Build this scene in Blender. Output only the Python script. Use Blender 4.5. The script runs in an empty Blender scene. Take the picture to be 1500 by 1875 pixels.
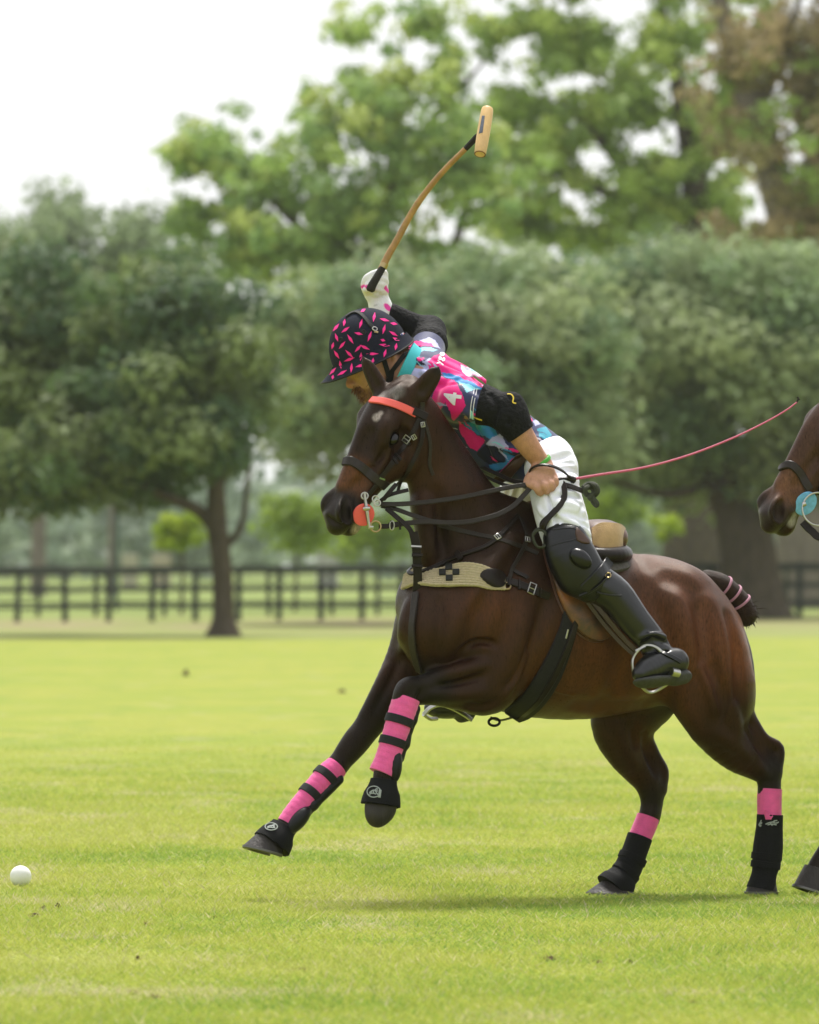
import bpy, bmesh, math, random
import numpy as np
import openvdb
from mathutils import Vector, Matrix
from mathutils.bvhtree import BVHTree

R_ = math.radians
scene = bpy.context.scene
COL = scene.collection

# ------------------------------------------------------------------ camera, sky, sun, exposure
F, CX, CY, CAM_H = 14400.0, 750.0, 1025.0, 1.288      # focal length (photo px), principal column, horizon row, eye height
cam_d = bpy.data.cameras.new('camera')
cam = bpy.data.objects.new('camera', cam_d)
COL.objects.link(cam)
cam.location = (0, 0, CAM_H)
cam.rotation_euler = (R_(90), 0, 0)
cam_d.sensor_width = 36
cam_d.lens = F * 36 / 1875
cam_d.shift_y = (CY - 937.5) / 1875
cam_d.clip_start = 0.5
cam_d.clip_end = 3000
cam_d.dof.use_dof = True
cam_d.dof.focus_distance = 29.8
cam_d.dof.aperture_fstop = 6.2
scene.camera = cam

SUN_EL, SUN_AZ = 64.0, 6.0          # azimuth: clockwise from +Y (north), the sun stands behind the scene, to the left
world = bpy.data.worlds.new('World')
scene.world = world
world.use_nodes = True
wn = world.node_tree
wn.nodes.clear()
w_out = wn.nodes.new('ShaderNodeOutputWorld')
w_bg = wn.nodes.new('ShaderNodeBackground')
w_sky = wn.nodes.new('ShaderNodeTexSky')
w_sky.sky_type = 'NISHITA'
w_sky.sun_disc = False
w_sky.sun_elevation = R_(SUN_EL)
w_sky.sun_rotation = R_(SUN_AZ)
w_sky.dust_density = 4.0
w_mix = wn.nodes.new('ShaderNodeMix')
w_mix.data_type = 'RGBA'
w_mix.inputs[0].default_value = 0.86                    # closed cloud deck: an even white, a little of the sky behind it
w_mix.inputs[7].default_value = (9.9, 10.0, 10.1, 1)
wn.links.new(w_sky.outputs[0], w_mix.inputs[6])
wn.links.new(w_mix.outputs[2], w_bg.inputs[0])
w_bg.inputs[1].default_value = 0.078
wn.links.new(w_bg.outputs[0], w_out.inputs[0])

sun_d = bpy.data.lights.new('sun', 'SUN')
sun = bpy.data.objects.new('sun', sun_d)
COL.objects.link(sun)
sun_d.energy = 3.5
sun_d.angle = R_(15)
sun_d.color = (1.0, 0.96, 0.89)
az, el = R_(SUN_AZ), R_(SUN_EL)
to_sun = Vector((math.sin(az) * math.cos(el), math.cos(az) * math.cos(el), math.sin(el)))
sun.rotation_euler = to_sun.to_track_quat('Z', 'Y').to_euler()
sun.location = (0, 30, 40)

scene.view_settings.view_transform = 'Standard'
scene.view_settings.look = 'None'
scene.view_settings.exposure = 0.62
scene.view_settings.gamma = 1.0
scene.view_settings.use_curve_mapping = False
scene.render.engine = 'CYCLES'
scene.cycles.max_bounces = 6
scene.cycles.diffuse_bounces = 3
scene.cycles.glossy_bounces = 2
scene.cycles.transmission_bounces = 4
scene.cycles.transparent_max_bounces = 8
scene.cycles.volume_bounces = 1
scene.cycles.use_denoising = True

HAZE = .00013
VOX_H, VOX_R = .0045, .0034
rng = np.random.default_rng(11)
random.seed(5)

# ------------------------------------------------------------------ objects
ORG = {}

def tag(o, label=None, cat=None, group=None, kind=None):
    if label: o['label'] = label
    if cat: o['category'] = cat
    if group: o['group'] = group
    if kind: o['kind'] = kind
    return o

def empty(name, loc, label=None, cat=None, group=None):
    o = bpy.data.objects.new(name, None)
    COL.objects.link(o)
    o.location = loc
    o.empty_display_size = 0.1
    ORG[o.name] = np.array(loc, float)
    return tag(o, label, cat, group)

def add_obj(name, me, parent=None):
    o = bpy.data.objects.new(name, me)
    COL.objects.link(o)
    if parent is not None:
        o.parent = parent
        ORG[o.name] = ORG[parent.name]
    else:
        ORG[o.name] = np.zeros(3)
    return o

def mesh_obj(name, v, faces, material, parent=None, smooth=True, cols=None, fcols=None):
    """one mesh object from world coordinates; faces: list of tuples or an (n,k) array"""
    v = np.asarray(v, float)
    if parent is not None:
        v = v - ORG[parent.name]
    me = bpy.data.meshes.new(name)
    if isinstance(faces, np.ndarray):
        n, k = faces.shape
        me.vertices.add(len(v)); me.vertices.foreach_set('co', v.ravel().astype(np.float32))
        me.loops.add(n * k); me.loops.foreach_set('vertex_index', faces.ravel().astype(np.int32))
        me.polygons.add(n)
        me.polygons.foreach_set('loop_start', np.arange(0, n * k, k, dtype=np.int32))
        me.update(calc_edges=True)
    else:
        me.from_pydata(v.tolist(), [], faces)
    me.polygons.foreach_set('use_smooth', [smooth] * len(me.polygons))
    if cols is not None:
        a = me.color_attributes.new('Col', 'FLOAT_COLOR', 'POINT')
        c = np.ones((len(v), 4), np.float32); c[:, :3] = cols
        a.data.foreach_set('color', c.ravel())
    me.validate()
    me.update()
    if smooth and len(me.polygons) < 30000 and not isinstance(faces, np.ndarray):
        me.set_sharp_from_angle(angle=.75)
    if material is not None:
        me.materials.append(material)
    return add_obj(name, me, parent)

# ------------------------------------------------------------------ materials
def mat(name, col=(.5, .5, .5), rough=.6, spec=.4, metal=0, noise=0, nscale=20, bump=0, bscale=200, vcol=False, trans=0, sheen=0, coat=0, stretch=None, col2=None):
    m = bpy.data.materials.new(name)
    m.use_nodes = True
    nt = m.node_tree
    b = nt.nodes['Principled BSDF']
    b.inputs['Roughness'].default_value = rough
    b.inputs['Specular IOR Level'].default_value = spec
    b.inputs['Metallic'].default_value = metal
    b.inputs['Base Color'].default_value = (*col, 1)
    if sheen:
        b.inputs['Sheen Weight'].default_value = sheen
        b.inputs['Sheen Roughness'].default_value = .4
    if coat:
        b.inputs['Coat Weight'].default_value = coat
        b.inputs['Coat Roughness'].default_value = .25
    tc = nt.nodes.new('ShaderNodeTexCoord')
    src = tc.outputs['Object']
    if stretch:
        mp = nt.nodes.new('ShaderNodeMapping')
        mp.inputs['Scale'].default_value = stretch
        nt.links.new(src, mp.inputs[0]); src = mp.outputs[0]
    base = None
    if vcol:
        va = nt.nodes.new('ShaderNodeVertexColor'); va.layer_name = 'Col'
        base = va.outputs[0]
    if noise or col2:
        nz = nt.nodes.new('ShaderNodeTexNoise'); nz.inputs['Scale'].default_value = nscale; nz.inputs['Detail'].default_value = 6
        nz.inputs['Roughness'].default_value = .65
        nt.links.new(src, nz.inputs['Vector'])
        if col2:
            rp = nt.nodes.new('ShaderNodeMapRange'); rp.inputs[1].default_value = .35; rp.inputs[2].default_value = .65
            nt.links.new(nz.outputs[0], rp.inputs[0])
            mx = nt.nodes.new('ShaderNodeMix'); mx.data_type = 'RGBA'
            nt.links.new(rp.outputs[0], mx.inputs[0])
            mx.inputs[6].default_value = (*col, 1); mx.inputs[7].default_value = (*col2, 1)
            base = mx.outputs[2]
        if noise:
            rp = nt.nodes.new('ShaderNodeMapRange'); rp.inputs[1].default_value = .25; rp.inputs[2].default_value = .75
            rp.inputs[3].default_value = 1 - noise; rp.inputs[4].default_value = 1 + noise
            nt.links.new(nz.outputs[0], rp.inputs[0])
            mx = nt.nodes.new('ShaderNodeVectorMath'); mx.operation = 'SCALE'
            if base is not None: nt.links.new(base, mx.inputs[0])
            else: mx.inputs[0].default_value = col
            nt.links.new(rp.outputs[0], mx.inputs['Scale'])
            base = mx.outputs[0]
    if base is not None:
        nt.links.new(base, b.inputs['Base Color'])
    if bump:
        nb = nt.nodes.new('ShaderNodeTexNoise'); nb.inputs['Scale'].default_value = bscale; nb.inputs['Detail'].default_value = 4
        nt.links.new(src, nb.inputs['Vector'])
        bp = nt.nodes.new('ShaderNodeBump'); bp.inputs['Strength'].default_value = bump; bp.inputs['Distance'].default_value = .01
        nt.links.new(nb.outputs[0], bp.inputs['Height'])
        nt.links.new(bp.outputs[0], b.inputs['Normal'])
    if trans:
        tr = nt.nodes.new('ShaderNodeBsdfTranslucent')
        ms = nt.nodes.new('ShaderNodeMixShader'); ms.inputs[0].default_value = trans
        if base is not None: nt.links.new(base, tr.inputs[0])
        else: tr.inputs[0].default_value = (*col, 1)
        nt.links.new(b.outputs[0], ms.inputs[1]); nt.links.new(tr.outputs[0], ms.inputs[2])
        nt.links.new(ms.outputs[0], nt.nodes['Material Output'].inputs[0])
    return m

# ------------------------------------------------------------------ from photo measurements to metres
S = 480.0                      # pixels per metre at 30 m
TH = R_(25)                    # the horse heads left and this much towards the camera
CT, ST = math.cos(TH), math.sin(TH)
RIGHT = np.array([-ST, CT, 0.0])       # the horse's right side, away from the camera
FWD = np.array([-CT, -ST, 0.0])

def W(px, py, d=0.0):
    Y = 30.0 + d
    return np.array([(px - CX) * Y / F, Y, CAM_H - (py - CY) * Y / F])

def L(px, py, v):
    """a point measured at (px, py), v metres to the right of the horse's long axis"""
    x0 = (1060 - CX) * 30 / F
    m = (px - CX) / F
    u = (x0 - v * ST - m * (30 + v * CT)) / (CT - m * ST)
    return W(px, py, -u * ST + v * CT)

def r(p): return p / S

def unit(a):
    a = np.asarray(a, float); return a / np.linalg.norm(a)

def catmull(P, n):
    P = np.asarray(P, float)
    if len(P) < 3: 
        t = np.linspace(0, 1, n + 1)[:, None]; return P[0] * (1 - t) + P[-1] * t
    Q = np.vstack([2 * P[0] - P[1], P, 2 * P[-1] - P[-2]])
    out = []
    for i in range(len(P) - 1):
        p0, p1, p2, p3 = Q[i:i + 4]
        for j in range(n):
            t = j / n
            out.append(.5 * ((2 * p1) + (-p0 + p2) * t + (2 * p0 - 5 * p1 + 4 * p2 - p3) * t * t + (-p0 + 3 * p1 - 3 * p2 + p3) * t ** 3))
    out.append(P[-1])
    return np.array(out)

# ------------------------------------------------------------------ sculpting: blended tapered limbs and lumps, meshed as one surface
def C(pts, k=.03, flat=None, sub=4, op='+'):
    """chain of (point, radius); flat=(direction, factor) squeezes the section along a direction"""
    A = np.array([[*p, rr] for p, rr in pts], float)
    if sub > 1 and len(A) > 2:
        A = catmull(A, sub)
    M = np.eye(3); s = 1.0
    if flat is not None:
        w = unit(flat[0]); s = flat[1]
        M = np.eye(3) + (1 / s - 1) * np.outer(w, w)
    pad = A[:, 3].max() * max(1, s)
    return dict(t='c', A=A, M=M, k=k, op=op, lo=A[:, :3].min(0) - pad, hi=A[:, :3].max(0) + pad)

def E(c, rad, axes=None, k=.03, op='+'):
    c = np.asarray(c, float); rad = np.asarray(rad, float)
    ax = np.eye(3) if axes is None else np.array([unit(a) for a in axes])
    ext = np.sqrt(((ax * rad[:, None]) ** 2).sum(0))
    return dict(t='e', c=c, rad=rad, ax=ax, k=k, op=op, lo=c - ext, hi=c + ext)

def Pl(p, n, R=.3, k=.004):
    """cut away everything on the n side of the plane, within R of p"""
    p = np.asarray(p, float)
    return dict(t='p', c=p, n=unit(n), R=R, k=k, op='cut', lo=p - R, hi=p + R)

def dist(pr, X, infl=0.0):
    if pr['t'] == 'c':
        A, M = pr['A'], pr['M']
        Xm = X @ M.T.astype(np.float32) if not np.allclose(M, np.eye(3)) else X
        d = None
        Q = (A[:, :3] @ M.T).astype(np.float32)
        segs = range(len(A) - 1) if len(A) > 1 else [0]
        for i in segs:
            a = Q[i]; ra = A[i, 3]
            if len(A) > 1:
                ba = Q[i + 1] - a; rb = A[i + 1, 3]
                l2 = max(float(ba @ ba), 1e-12)
                pa = Xm - a
                t = np.clip((pa @ ba) / l2, 0, 1)
                pa -= t[..., None] * ba
                di = np.sqrt(np.einsum('...i,...i->...', pa, pa)) - (ra + infl + t * (rb - ra))
            else:
                pa = Xm - a
                di = np.sqrt(np.einsum('...i,...i->...', pa, pa)) - ra - infl
            d = di if d is None else np.minimum(d, di)
        return d
    if pr['t'] == 'e':
        q = (X - pr['c'].astype(np.float32)) @ pr['ax'].T.astype(np.float32)
        rad = (pr['rad'] + infl).astype(np.float32)
        q1 = q / rad
        k0 = np.sqrt(np.einsum('...i,...i->...', q1, q1))
        q2 = q1 / rad
        k1 = np.sqrt(np.einsum('...i,...i->...', q2, q2)) + 1e-9
        return k0 * (k0 - 1) / k1
    return (X - pr['c'].astype(np.float32)) @ pr['n'].astype(np.float32)

def chain_dist(p, ax, sl, infl, m):
    out = np.full([s_.stop - s_.start for s_ in sl], .3, np.float32)
    A = p['A']; sq = 1.0
    if not np.allclose(p['M'], np.eye(3)):
        sq = max(1.0, 1 / np.linalg.norm(p['M'], 2), 1 / np.linalg.svd(p['M'], compute_uv=False).min())
    for i in range(len(A) - 1):
        B = A[i:i + 2]; pad = (B[:, 3].max() + infl) * sq + m
        lo, hi = B[:, :3].min(0) - pad, B[:, :3].max(0) + pad
        loc, glo = [], []
        for q in range(3):
            a_ = ax[q][sl[q]]
            u0, u1 = np.searchsorted(a_, lo[q]), np.searchsorted(a_, hi[q])
            loc.append(slice(u0, u1)); glo.append(a_[u0:u1])
        if min(len(g_) for g_ in glo) == 0: continue
        Xs = np.stack(np.meshgrid(*glo, indexing='ij'), -1)
        d = dist(dict(t='c', A=B, M=p['M']), Xs, infl)
        o_ = out[tuple(loc)]
        np.minimum(o_, d, out=o_)
    return out

def sculpt(prims, vox, infl=0.0, smooth=0):
    lo = np.min([p['lo'] for p in prims if p['op'] == '+'], 0) - infl - .03
    hi = np.max([p['hi'] for p in prims if p['op'] == '+'], 0) + infl + .03
    n = np.ceil((hi - lo) / vox).astype(int) + 1
    f = np.full(n, .3, np.float32)
    ax = [(lo[i] + np.arange(n[i]) * vox).astype(np.float32) for i in range(3)]
    for p in prims:
        m = p['k'] + infl + 2 * vox
        i0 = np.maximum(((p['lo'] - m - lo) / vox).astype(int), 0)
        i1 = np.minimum(((p['hi'] + m - lo) / vox).astype(int) + 2, n)
        if np.any(i1 <= i0): continue
        sl = tuple(slice(a, b) for a, b in zip(i0, i1))
        X = None if (p['t'] == 'c' and len(p['A']) > 2) else np.stack(np.meshgrid(*[ax[i][sl[i]] for i in range(3)], indexing='ij'), -1)
        a = f[sl]; k = max(p['k'], 1e-4)
        if p['t'] == 'c' and len(p['A']) > 2:
            d = chain_dist(p, ax, sl, infl, m)
        else:
            d = None
        if p['op'] == '+':
            if d is None: d = dist(p, X, infl)
            h = np.maximum(k - np.abs(a - d), 0) / k
            f[sl] = np.minimum(a, d) - h * h * k * .25
        elif p['op'] == '-':
            d = -(d if d is not None else dist(p, X, 0))
            h = np.maximum(k - np.abs(a - d), 0) / k
            f[sl] = np.maximum(a, d) + h * h * k * .25
        else:
            d = dist(p, X)
            rr = np.sqrt(((X - p['c'].astype(np.float32)) ** 2).sum(-1))
            d = np.where(rr < p['R'], d, -1)
            f[sl] = np.maximum(a, d)
    f = np.clip(f, -4 * vox, 4 * vox)
    g = openvdb.FloatGrid(float(4 * vox))
    g.copyFromArray(np.ascontiguousarray(f))
    P, Qd = g.convertToQuads(0.0)
    P = np.asarray(P, float) * vox + lo
    Qd = np.asarray(Qd, np.int32)
    q = P[Qd]
    vol = np.einsum('ij,ij->i', q[:, 0], np.cross(q[:, 1], q[:, 2])).sum() + np.einsum('ij,ij->i', q[:, 0], np.cross(q[:, 2], q[:, 3])).sum()
    if vol < 0: Qd = Qd[:, ::-1]
    for _ in range(smooth):
        aa = Qd.T.ravel(); bb = np.roll(Qd, -1, 1).T.ravel(); nP = len(P)
        cnt = np.bincount(aa, minlength=nP)
        acc = np.stack([np.bincount(aa, weights=P[bb, q], minlength=nP) for q in range(3)], 1)
        P = .5 * P + .5 * acc / cnt[:, None]
    return P, np.ascontiguousarray(Qd)

def paint(P, base, blobs):
    """coat and cloth colours: (centre, radius, soft, colour) blobs laid over a base, or chains"""
    c = np.tile(np.array(base, float), (len(P), 1))
    for b in blobs:
        cen, rad, soft, colr = b
        if isinstance(cen, dict):
            d = dist(cen, P.astype(np.float32), 0) + 0.0
            w = np.clip((rad - d) / soft + .5, 0, 1)
        else:
            d = np.linalg.norm(P - cen, axis=1)
            w = np.clip((rad - d) / soft + .5, 0, 1)
        w = (w * w * (3 - 2 * w))[:, None]
        c = c * (1 - w) + np.array(colr) * w
    return c

def bvh_of(P, Q):
    P = P.tolist() if isinstance(P, np.ndarray) else [tuple(p) for p in P]
    Q = Q.tolist() if isinstance(Q, np.ndarray) else [tuple(q) for q in Q]
    return BVHTree.FromPolygons(P, Q)

def relief(lines, bvh):
    """swellings (+) and hollows (-) run along the surface: (points, radius px, height px, blend px)"""
    out = []
    for pts, rad, hgt, k in lines:
        pos, nor = lay(pts, [bvh], 14, 0.0)
        n = len(pos)
        tp = np.sin(np.linspace(.18, math.pi - .18, n)) ** .5
        hgt = hgt * 1.55; k = k * .85
        if hgt > 0: out.append(C([(p - q * r(rad - hgt * t), r(rad)) for p, q, t in zip(pos, nor, tp)], r(k), sub=1))
        else: out.append(C([(p + q * r(rad + hgt * t), r(rad)) for p, q, t in zip(pos, nor, tp)], r(k), sub=1, op='-'))
    return out

CAMV = Vector((0, 0, CAM_H))

def cast(px, py, bvhs):
    d = (Vector(W(px, py, 0)) - CAMV).normalized()
    best = None
    for b in bvhs:
        loc, nor, idx, dd = b.ray_cast(CAMV, d)
        if loc is not None and (best is None or dd < best[2]):
            best = (np.array(loc), np.array(nor), dd)
    return best

def lay(pts, bvhs, step=5.0, lift=.004, dflt=0.0):
    """run a line of measured points over the surfaces it lies on"""
    P2 = catmull(np.array([p[:2] for p in pts], float), max(2, int(np.ceil(np.max(np.linalg.norm(np.diff(np.array([p[:2] for p in pts], float), axis=0), axis=1)) / step))))
    pos, nor, ok = [], [], []
    for a in P2:
        h = cast(a[0], a[1], bvhs)
        if h is None: pos.append(None); nor.append(None); ok.append(False)
        else: pos.append(h[0]); nor.append(h[1]); ok.append(True)
    idx = [i for i, o in enumerate(ok) if o]
    if not idx:
        pos = [W(a[0], a[1], dflt) for a in P2]; nor = [np.array([0, -1., 0])] * len(P2)
    else:
        for i in range(len(P2)):
            if not ok[i]:
                j = min(idx, key=lambda q: abs(q - i))
                pos[i] = W(P2[i][0], P2[i][1], pos[j][1] - 30); nor[i] = nor[j]
    pos, nor = np.array(pos), np.array(nor)
    for _ in range(2):
        q = nor.copy(); q[1:-1] = (nor[:-2] + nor[1:-1] * 2 + nor[2:]) / 4; nor = q / np.linalg.norm(q, axis=1)[:, None]
    y = pos.copy()
    for _ in range(2):
        q = y.copy(); q[1:-1] = (y[:-2] + 2 * y[1:-1] + y[2:]) / 4; y = q
    y = y + nor * lift
    return y, nor

def ribbon(pos, nor, width, thick, closed=False):
    """leather strap: a flat band with rounded edges along a path; width may vary"""
    pos = np.asarray(pos, float); n = len(pos)
    tan = np.gradient(pos, axis=0)
    if closed:
        tan = np.roll(pos, -1, 0) - np.roll(pos, 1, 0)
    tan /= np.linalg.norm(tan, axis=1)[:, None] + 1e-12
    nor = np.asarray(nor, float)
    nor = nor - (nor * tan).sum(1)[:, None] * tan
    nor /= np.linalg.norm(nor, axis=1)[:, None] + 1e-12
    side = np.cross(tan, nor)
    wd = np.broadcast_to(np.asarray(width, float), (n,)) / 2
    cf = min(.35, .5 * thick / max(float(np.mean(np.asarray(width, float))), 1e-6))
    prof = [(-1, -1), (-1, .5), (-1 + cf, 1), (1 - cf, 1), (1, .5), (1, -1)]
    K = len(prof)
    V = np.zeros((n, K, 3))
    for j, (a, b) in enumerate(prof):
        V[:, j] = pos + side * (a * wd)[:, None] + nor * b * thick / 2
    f = []
    m = n if closed else n - 1
    for i in range(m):
        i2 = (i + 1) % n
        for j in range(K):
            j2 = (j + 1) % K
            f.append((i * K + j, i * K + j2, i2 * K + j2, i2 * K + j))
    if not closed:
        f.append(tuple(range(K - 1, -1, -1))); f.append(tuple((n - 1) * K + j for j in range(K)))
    return V.reshape(-1, 3), f

def tube(pos, rad, k=8, closed=False):
    pos = np.asarray(pos, float); n = len(pos)
    tan = np.roll(pos, -1, 0) - np.roll(pos, 1, 0) if closed else np.gradient(pos, axis=0)
    tan /= np.linalg.norm(tan, axis=1)[:, None] + 1e-12
    up = np.array([0.31, .22, .93]) if abs(tan[0] @ np.array([0.31, .22, .93])) < .9 else np.array([.9, .3, .1])
    rad = np.broadcast_to(np.asarray(rad, float), (n,))
    V = np.zeros((n, k, 3)); u = up
    for i in range(n):
        u = u - (u @ tan[i]) * tan[i]; u /= np.linalg.norm(u)
        w = np.cross(tan[i], u)
        for j in range(k):
            a = 2 * math.pi * j / k
            V[i, j] = pos[i] + rad[i] * (math.cos(a) * u + math.sin(a) * w)
    f = []
    for i in range(n if closed else n - 1):
        i2 = (i + 1) % n
        for j in range(k):
            j2 = (j + 1) % k
            f.append((i * k + j, i * k + j2, i2 * k + j2, i2 * k + j))
    if not closed:
        f.append(tuple(range(k - 1, -1, -1))); f.append(tuple((n - 1) * k + j for j in range(k)))
    return V.reshape(-1, 3), f

def join(parts):
    V, Fc, o = [], [], 0
    for v, f in parts:
        V.append(np.asarray(v, float)); Fc += [tuple(int(i) + o for i in q) for q in f]; o += len(v)
    return np.vstack(V), Fc

def slab(poly, bvhs, thick, lift=.002, flatn=None, dome=0.0):
    """a flat cut piece (polygon in measured points) laid over surfaces, with real thickness"""
    poly = np.array(poly, float)
    c = poly.mean(0)
    rings = [1.0, .93, .7, .4]
    top, nn = [], []
    n = len(poly)
    for s_ in rings:
        for p in poly:
            q = c + (p - c) * s_
            h = cast(q[0], q[1], bvhs)
            top.append(h[0] if h else None); nn.append(h[1] if h else None)
    h = cast(c[0], c[1], bvhs); top.append(h[0] if h else None); nn.append(h[1] if h else None)
    good = [i for i, t in enumerate(top) if t is not None]
    pts2 = [c + (p - c) * s_ for s_ in rings for p in poly] + [c]
    for i in range(len(top)):
        if top[i] is None:
            j = min(good, key=lambda q: np.linalg.norm(pts2[q] - pts2[i]))
            top[i] = W(*pts2[i], top[j][1] - 30); nn[i] = nn[j]
    base = np.array(top); nn = np.array(nn)
    mean = unit(nn.mean(0)) if flatn is None else unit(flatn)
    nn = .5 * nn + .5 * mean
    prof = [.55, 1, 1 + dome, 1 + dome * 1.8]
    T = base.copy()
    for k_, s_ in enumerate(prof):
        T[k_ * n:(k_ + 1) * n] += mean * (lift + thick * s_)
    T[-1] += mean * (lift + thick * (1 + dome * 2))
    Bt = base[:n] + mean * (lift - .004)
    V = np.vstack([T, Bt]); f = []
    for k_ in range(3):
        for i in range(n):
            j = (i + 1) % n
            f.append((k_ * n + i, k_ * n + j, (k_ + 1) * n + j, (k_ + 1) * n + i))
    ctr = 4 * n
    for i in range(n):
        j = (i + 1) % n
        f.append((3 * n + i, 3 * n + j, ctr))
        f.append((4 * n + 1 + i, 4 * n + 1 + j, j, i))
    return V, f

def closed_poly(pts, n=4):
    P = np.array(pts, float); m = len(P); out = []
    for i in range(m):
        p0, p1, p2, p3 = P[(i - 1) % m], P[i], P[(i + 1) % m], P[(i + 2) % m]
        for j in range(n):
            t = j / n
            out.append(.5 * ((2 * p1) + (-p0 + p2) * t + (2 * p0 - 5 * p1 + 4 * p2 - p3) * t * t + (-p0 + 3 * p1 - 3 * p2 + p3) * t ** 3))
    return np.array(out)

def ringpts(c, a, b, ra, rb=None, n=20):
    rb = ra if rb is None else rb
    t = np.linspace(0, 2 * math.pi, n, endpoint=False)
    return np.asarray(c) + np.cos(t)[:, None] * unit(a) * ra + np.sin(t)[:, None] * unit(b) * rb
# ------------------------------------------------------------------ ground, grass, haze
def ground_material():
    m = bpy.data.materials.new('turf'); m.use_nodes = True
    nt = m.node_tree; b = nt.nodes['Principled BSDF']
    b.inputs['Roughness'].default_value = .9; b.inputs['Specular IOR Level'].default_value = .1
    geo = nt.nodes.new('ShaderNodeNewGeometry'); pos = geo.outputs['Position']
    def noise(scale, det=5, sc=(1, 1, 1)):
        mp = nt.nodes.new('ShaderNodeMapping'); mp.inputs['Scale'].default_value = sc
        nt.links.new(pos, mp.inputs[0])
        n = nt.nodes.new('ShaderNodeTexNoise'); n.inputs['Scale'].default_value = scale; n.inputs['Detail'].default_value = det
        nt.links.new(mp.outputs[0], n.inputs['Vector']); return n.outputs[0]
    def rng_(v, a, b_, lo=0, hi=1):
        q = nt.nodes.new('ShaderNodeMapRange'); q.interpolation_type = 'SMOOTHSTEP'
        for i, x in enumerate((a, b_, lo, hi)): q.inputs[i + 1].default_value = x
        nt.links.new(v, q.inputs[0]); return q.outputs[0]
    def mix(fac, c1, c2):
        q = nt.nodes.new('ShaderNodeMix'); q.data_type = 'RGBA'
        nt.links.new(fac, q.inputs[0])
        for i, c in ((6, c1), (7, c2)):
            if isinstance(c, tuple): q.inputs[i].default_value = (*c, 1)
            else: nt.links.new(c, q.inputs[i])
        return q.outputs[2]
    def mul(a, b_):
        q = nt.nodes.new('ShaderNodeMath'); q.operation = 'MULTIPLY'; nt.links.new(a, q.inputs[0])
        if isinstance(b_, float): q.inputs[1].default_value = b_
        else: nt.links.new(b_, q.inputs[1])
        return q.outputs[0]
    c = mix(rng_(noise(.35, 4), .4, .62), G1, G2)
    c = mix(mul(rng_(noise(2.2, 6), .54, .66), .9), c, G5)
    c = mix(mul(rng_(noise(1.6, 6, (1, .6, 1)), .60, .72), .8), c, GDRY)
    c = mix(mul(rng_(noise(14, 3), .5, .75), .45), c, G4)
    # rougher unmown grass and worn earth past the far edge of the field
    sep = nt.nodes.new('ShaderNodeSeparateXYZ'); nt.links.new(pos, sep.inputs[0])
    wob = noise(.12, 3)
    ys = nt.nodes.new('ShaderNodeMath'); ys.operation = 'MULTIPLY_ADD'; nt.links.new(wob, ys.inputs[0]); ys.inputs[1].default_value = 9.0
    nt.links.new(sep.outputs[1], ys.inputs[2])
    rough = mix(rng_(noise(.5, 5), .38, .6), GR1, GR2)
    c = mix(rng_(ys.outputs[0], 133, 139.0), c, rough)
    earth = mul(mul(rng_(ys.outputs[0], 150, 160), rng_(ys.outputs[0], 178, 170)), mul(rng_(noise(.33, 4), .44, .62), .9))
    c = mix(earth, c, (.24, .185, .12))
    c = mix(rng_(sep.outputs[1], 176, 182), c, (.165, .21, .055))
    nt.links.new(c, b.inputs['Base Color'])
    return m

G1, G2, G3, G4 = (.210, .250, .036), (.245, .262, .044), (.138, .200, .032), (.275, .285, .070)
GDRY = (.32, .29, .145)
G5 = (.135, .205, .032)
BLADE = np.array([1.82, 1.84, 2.2])
GR1, GR2 = (.165, .205, .050), (.225, .235, .085)
M_TURF = ground_material()
gy = np.concatenate([np.arange(-20, 20, 8.), np.arange(20, 60, 2.), np.arange(60, 240, 8.), np.arange(240, 1500, 60.), [1600.]])
gx = np.concatenate([[-900, -300, -120], np.arange(-40, 41, 4.), [120, 300, 900]])
def ground_z(x, y):
    t = np.clip((y - 60) / 100, 0, 1)
    return .0 * x + t * (.06 * np.sin(x * .09) + .05 * np.sin(y * .07 + 1))
GX, GY = np.meshgrid(gx, gy, indexing='ij')
nv = GX.size
idx = np.arange(nv).reshape(GX.shape)
fq = np.stack([idx[:-1, :-1], idx[1:, :-1], idx[1:, 1:], idx[:-1, 1:]], -1).reshape(-1, 4)
o = mesh_obj('field', np.stack([GX.ravel(), GY.ravel(), ground_z(GX, GY).ravel()], 1), fq, M_TURF)
tag(o, kind='structure')

# short mown blades over the part of the field that is near enough to show them
def vnoise(x, y, sc, seed):
    tab = np.random.default_rng(seed).random((256, 256)) * 2 - 1
    fx, fy = x * sc + 100.3, y * sc + 57.7
    ix, iy = np.floor(fx).astype(int), np.floor(fy).astype(int)
    u, v = fx - ix, fy - iy
    u, v = u * u * (3 - 2 * u), v * v * (3 - 2 * v)
    g_ = lambda a, b: tab[a % 256, b % 256]
    return (g_(ix, iy) * (1 - u) + g_(ix + 1, iy) * u) * (1 - v) + (g_(ix, iy + 1) * (1 - u) + g_(ix + 1, iy + 1) * u) * v

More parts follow.
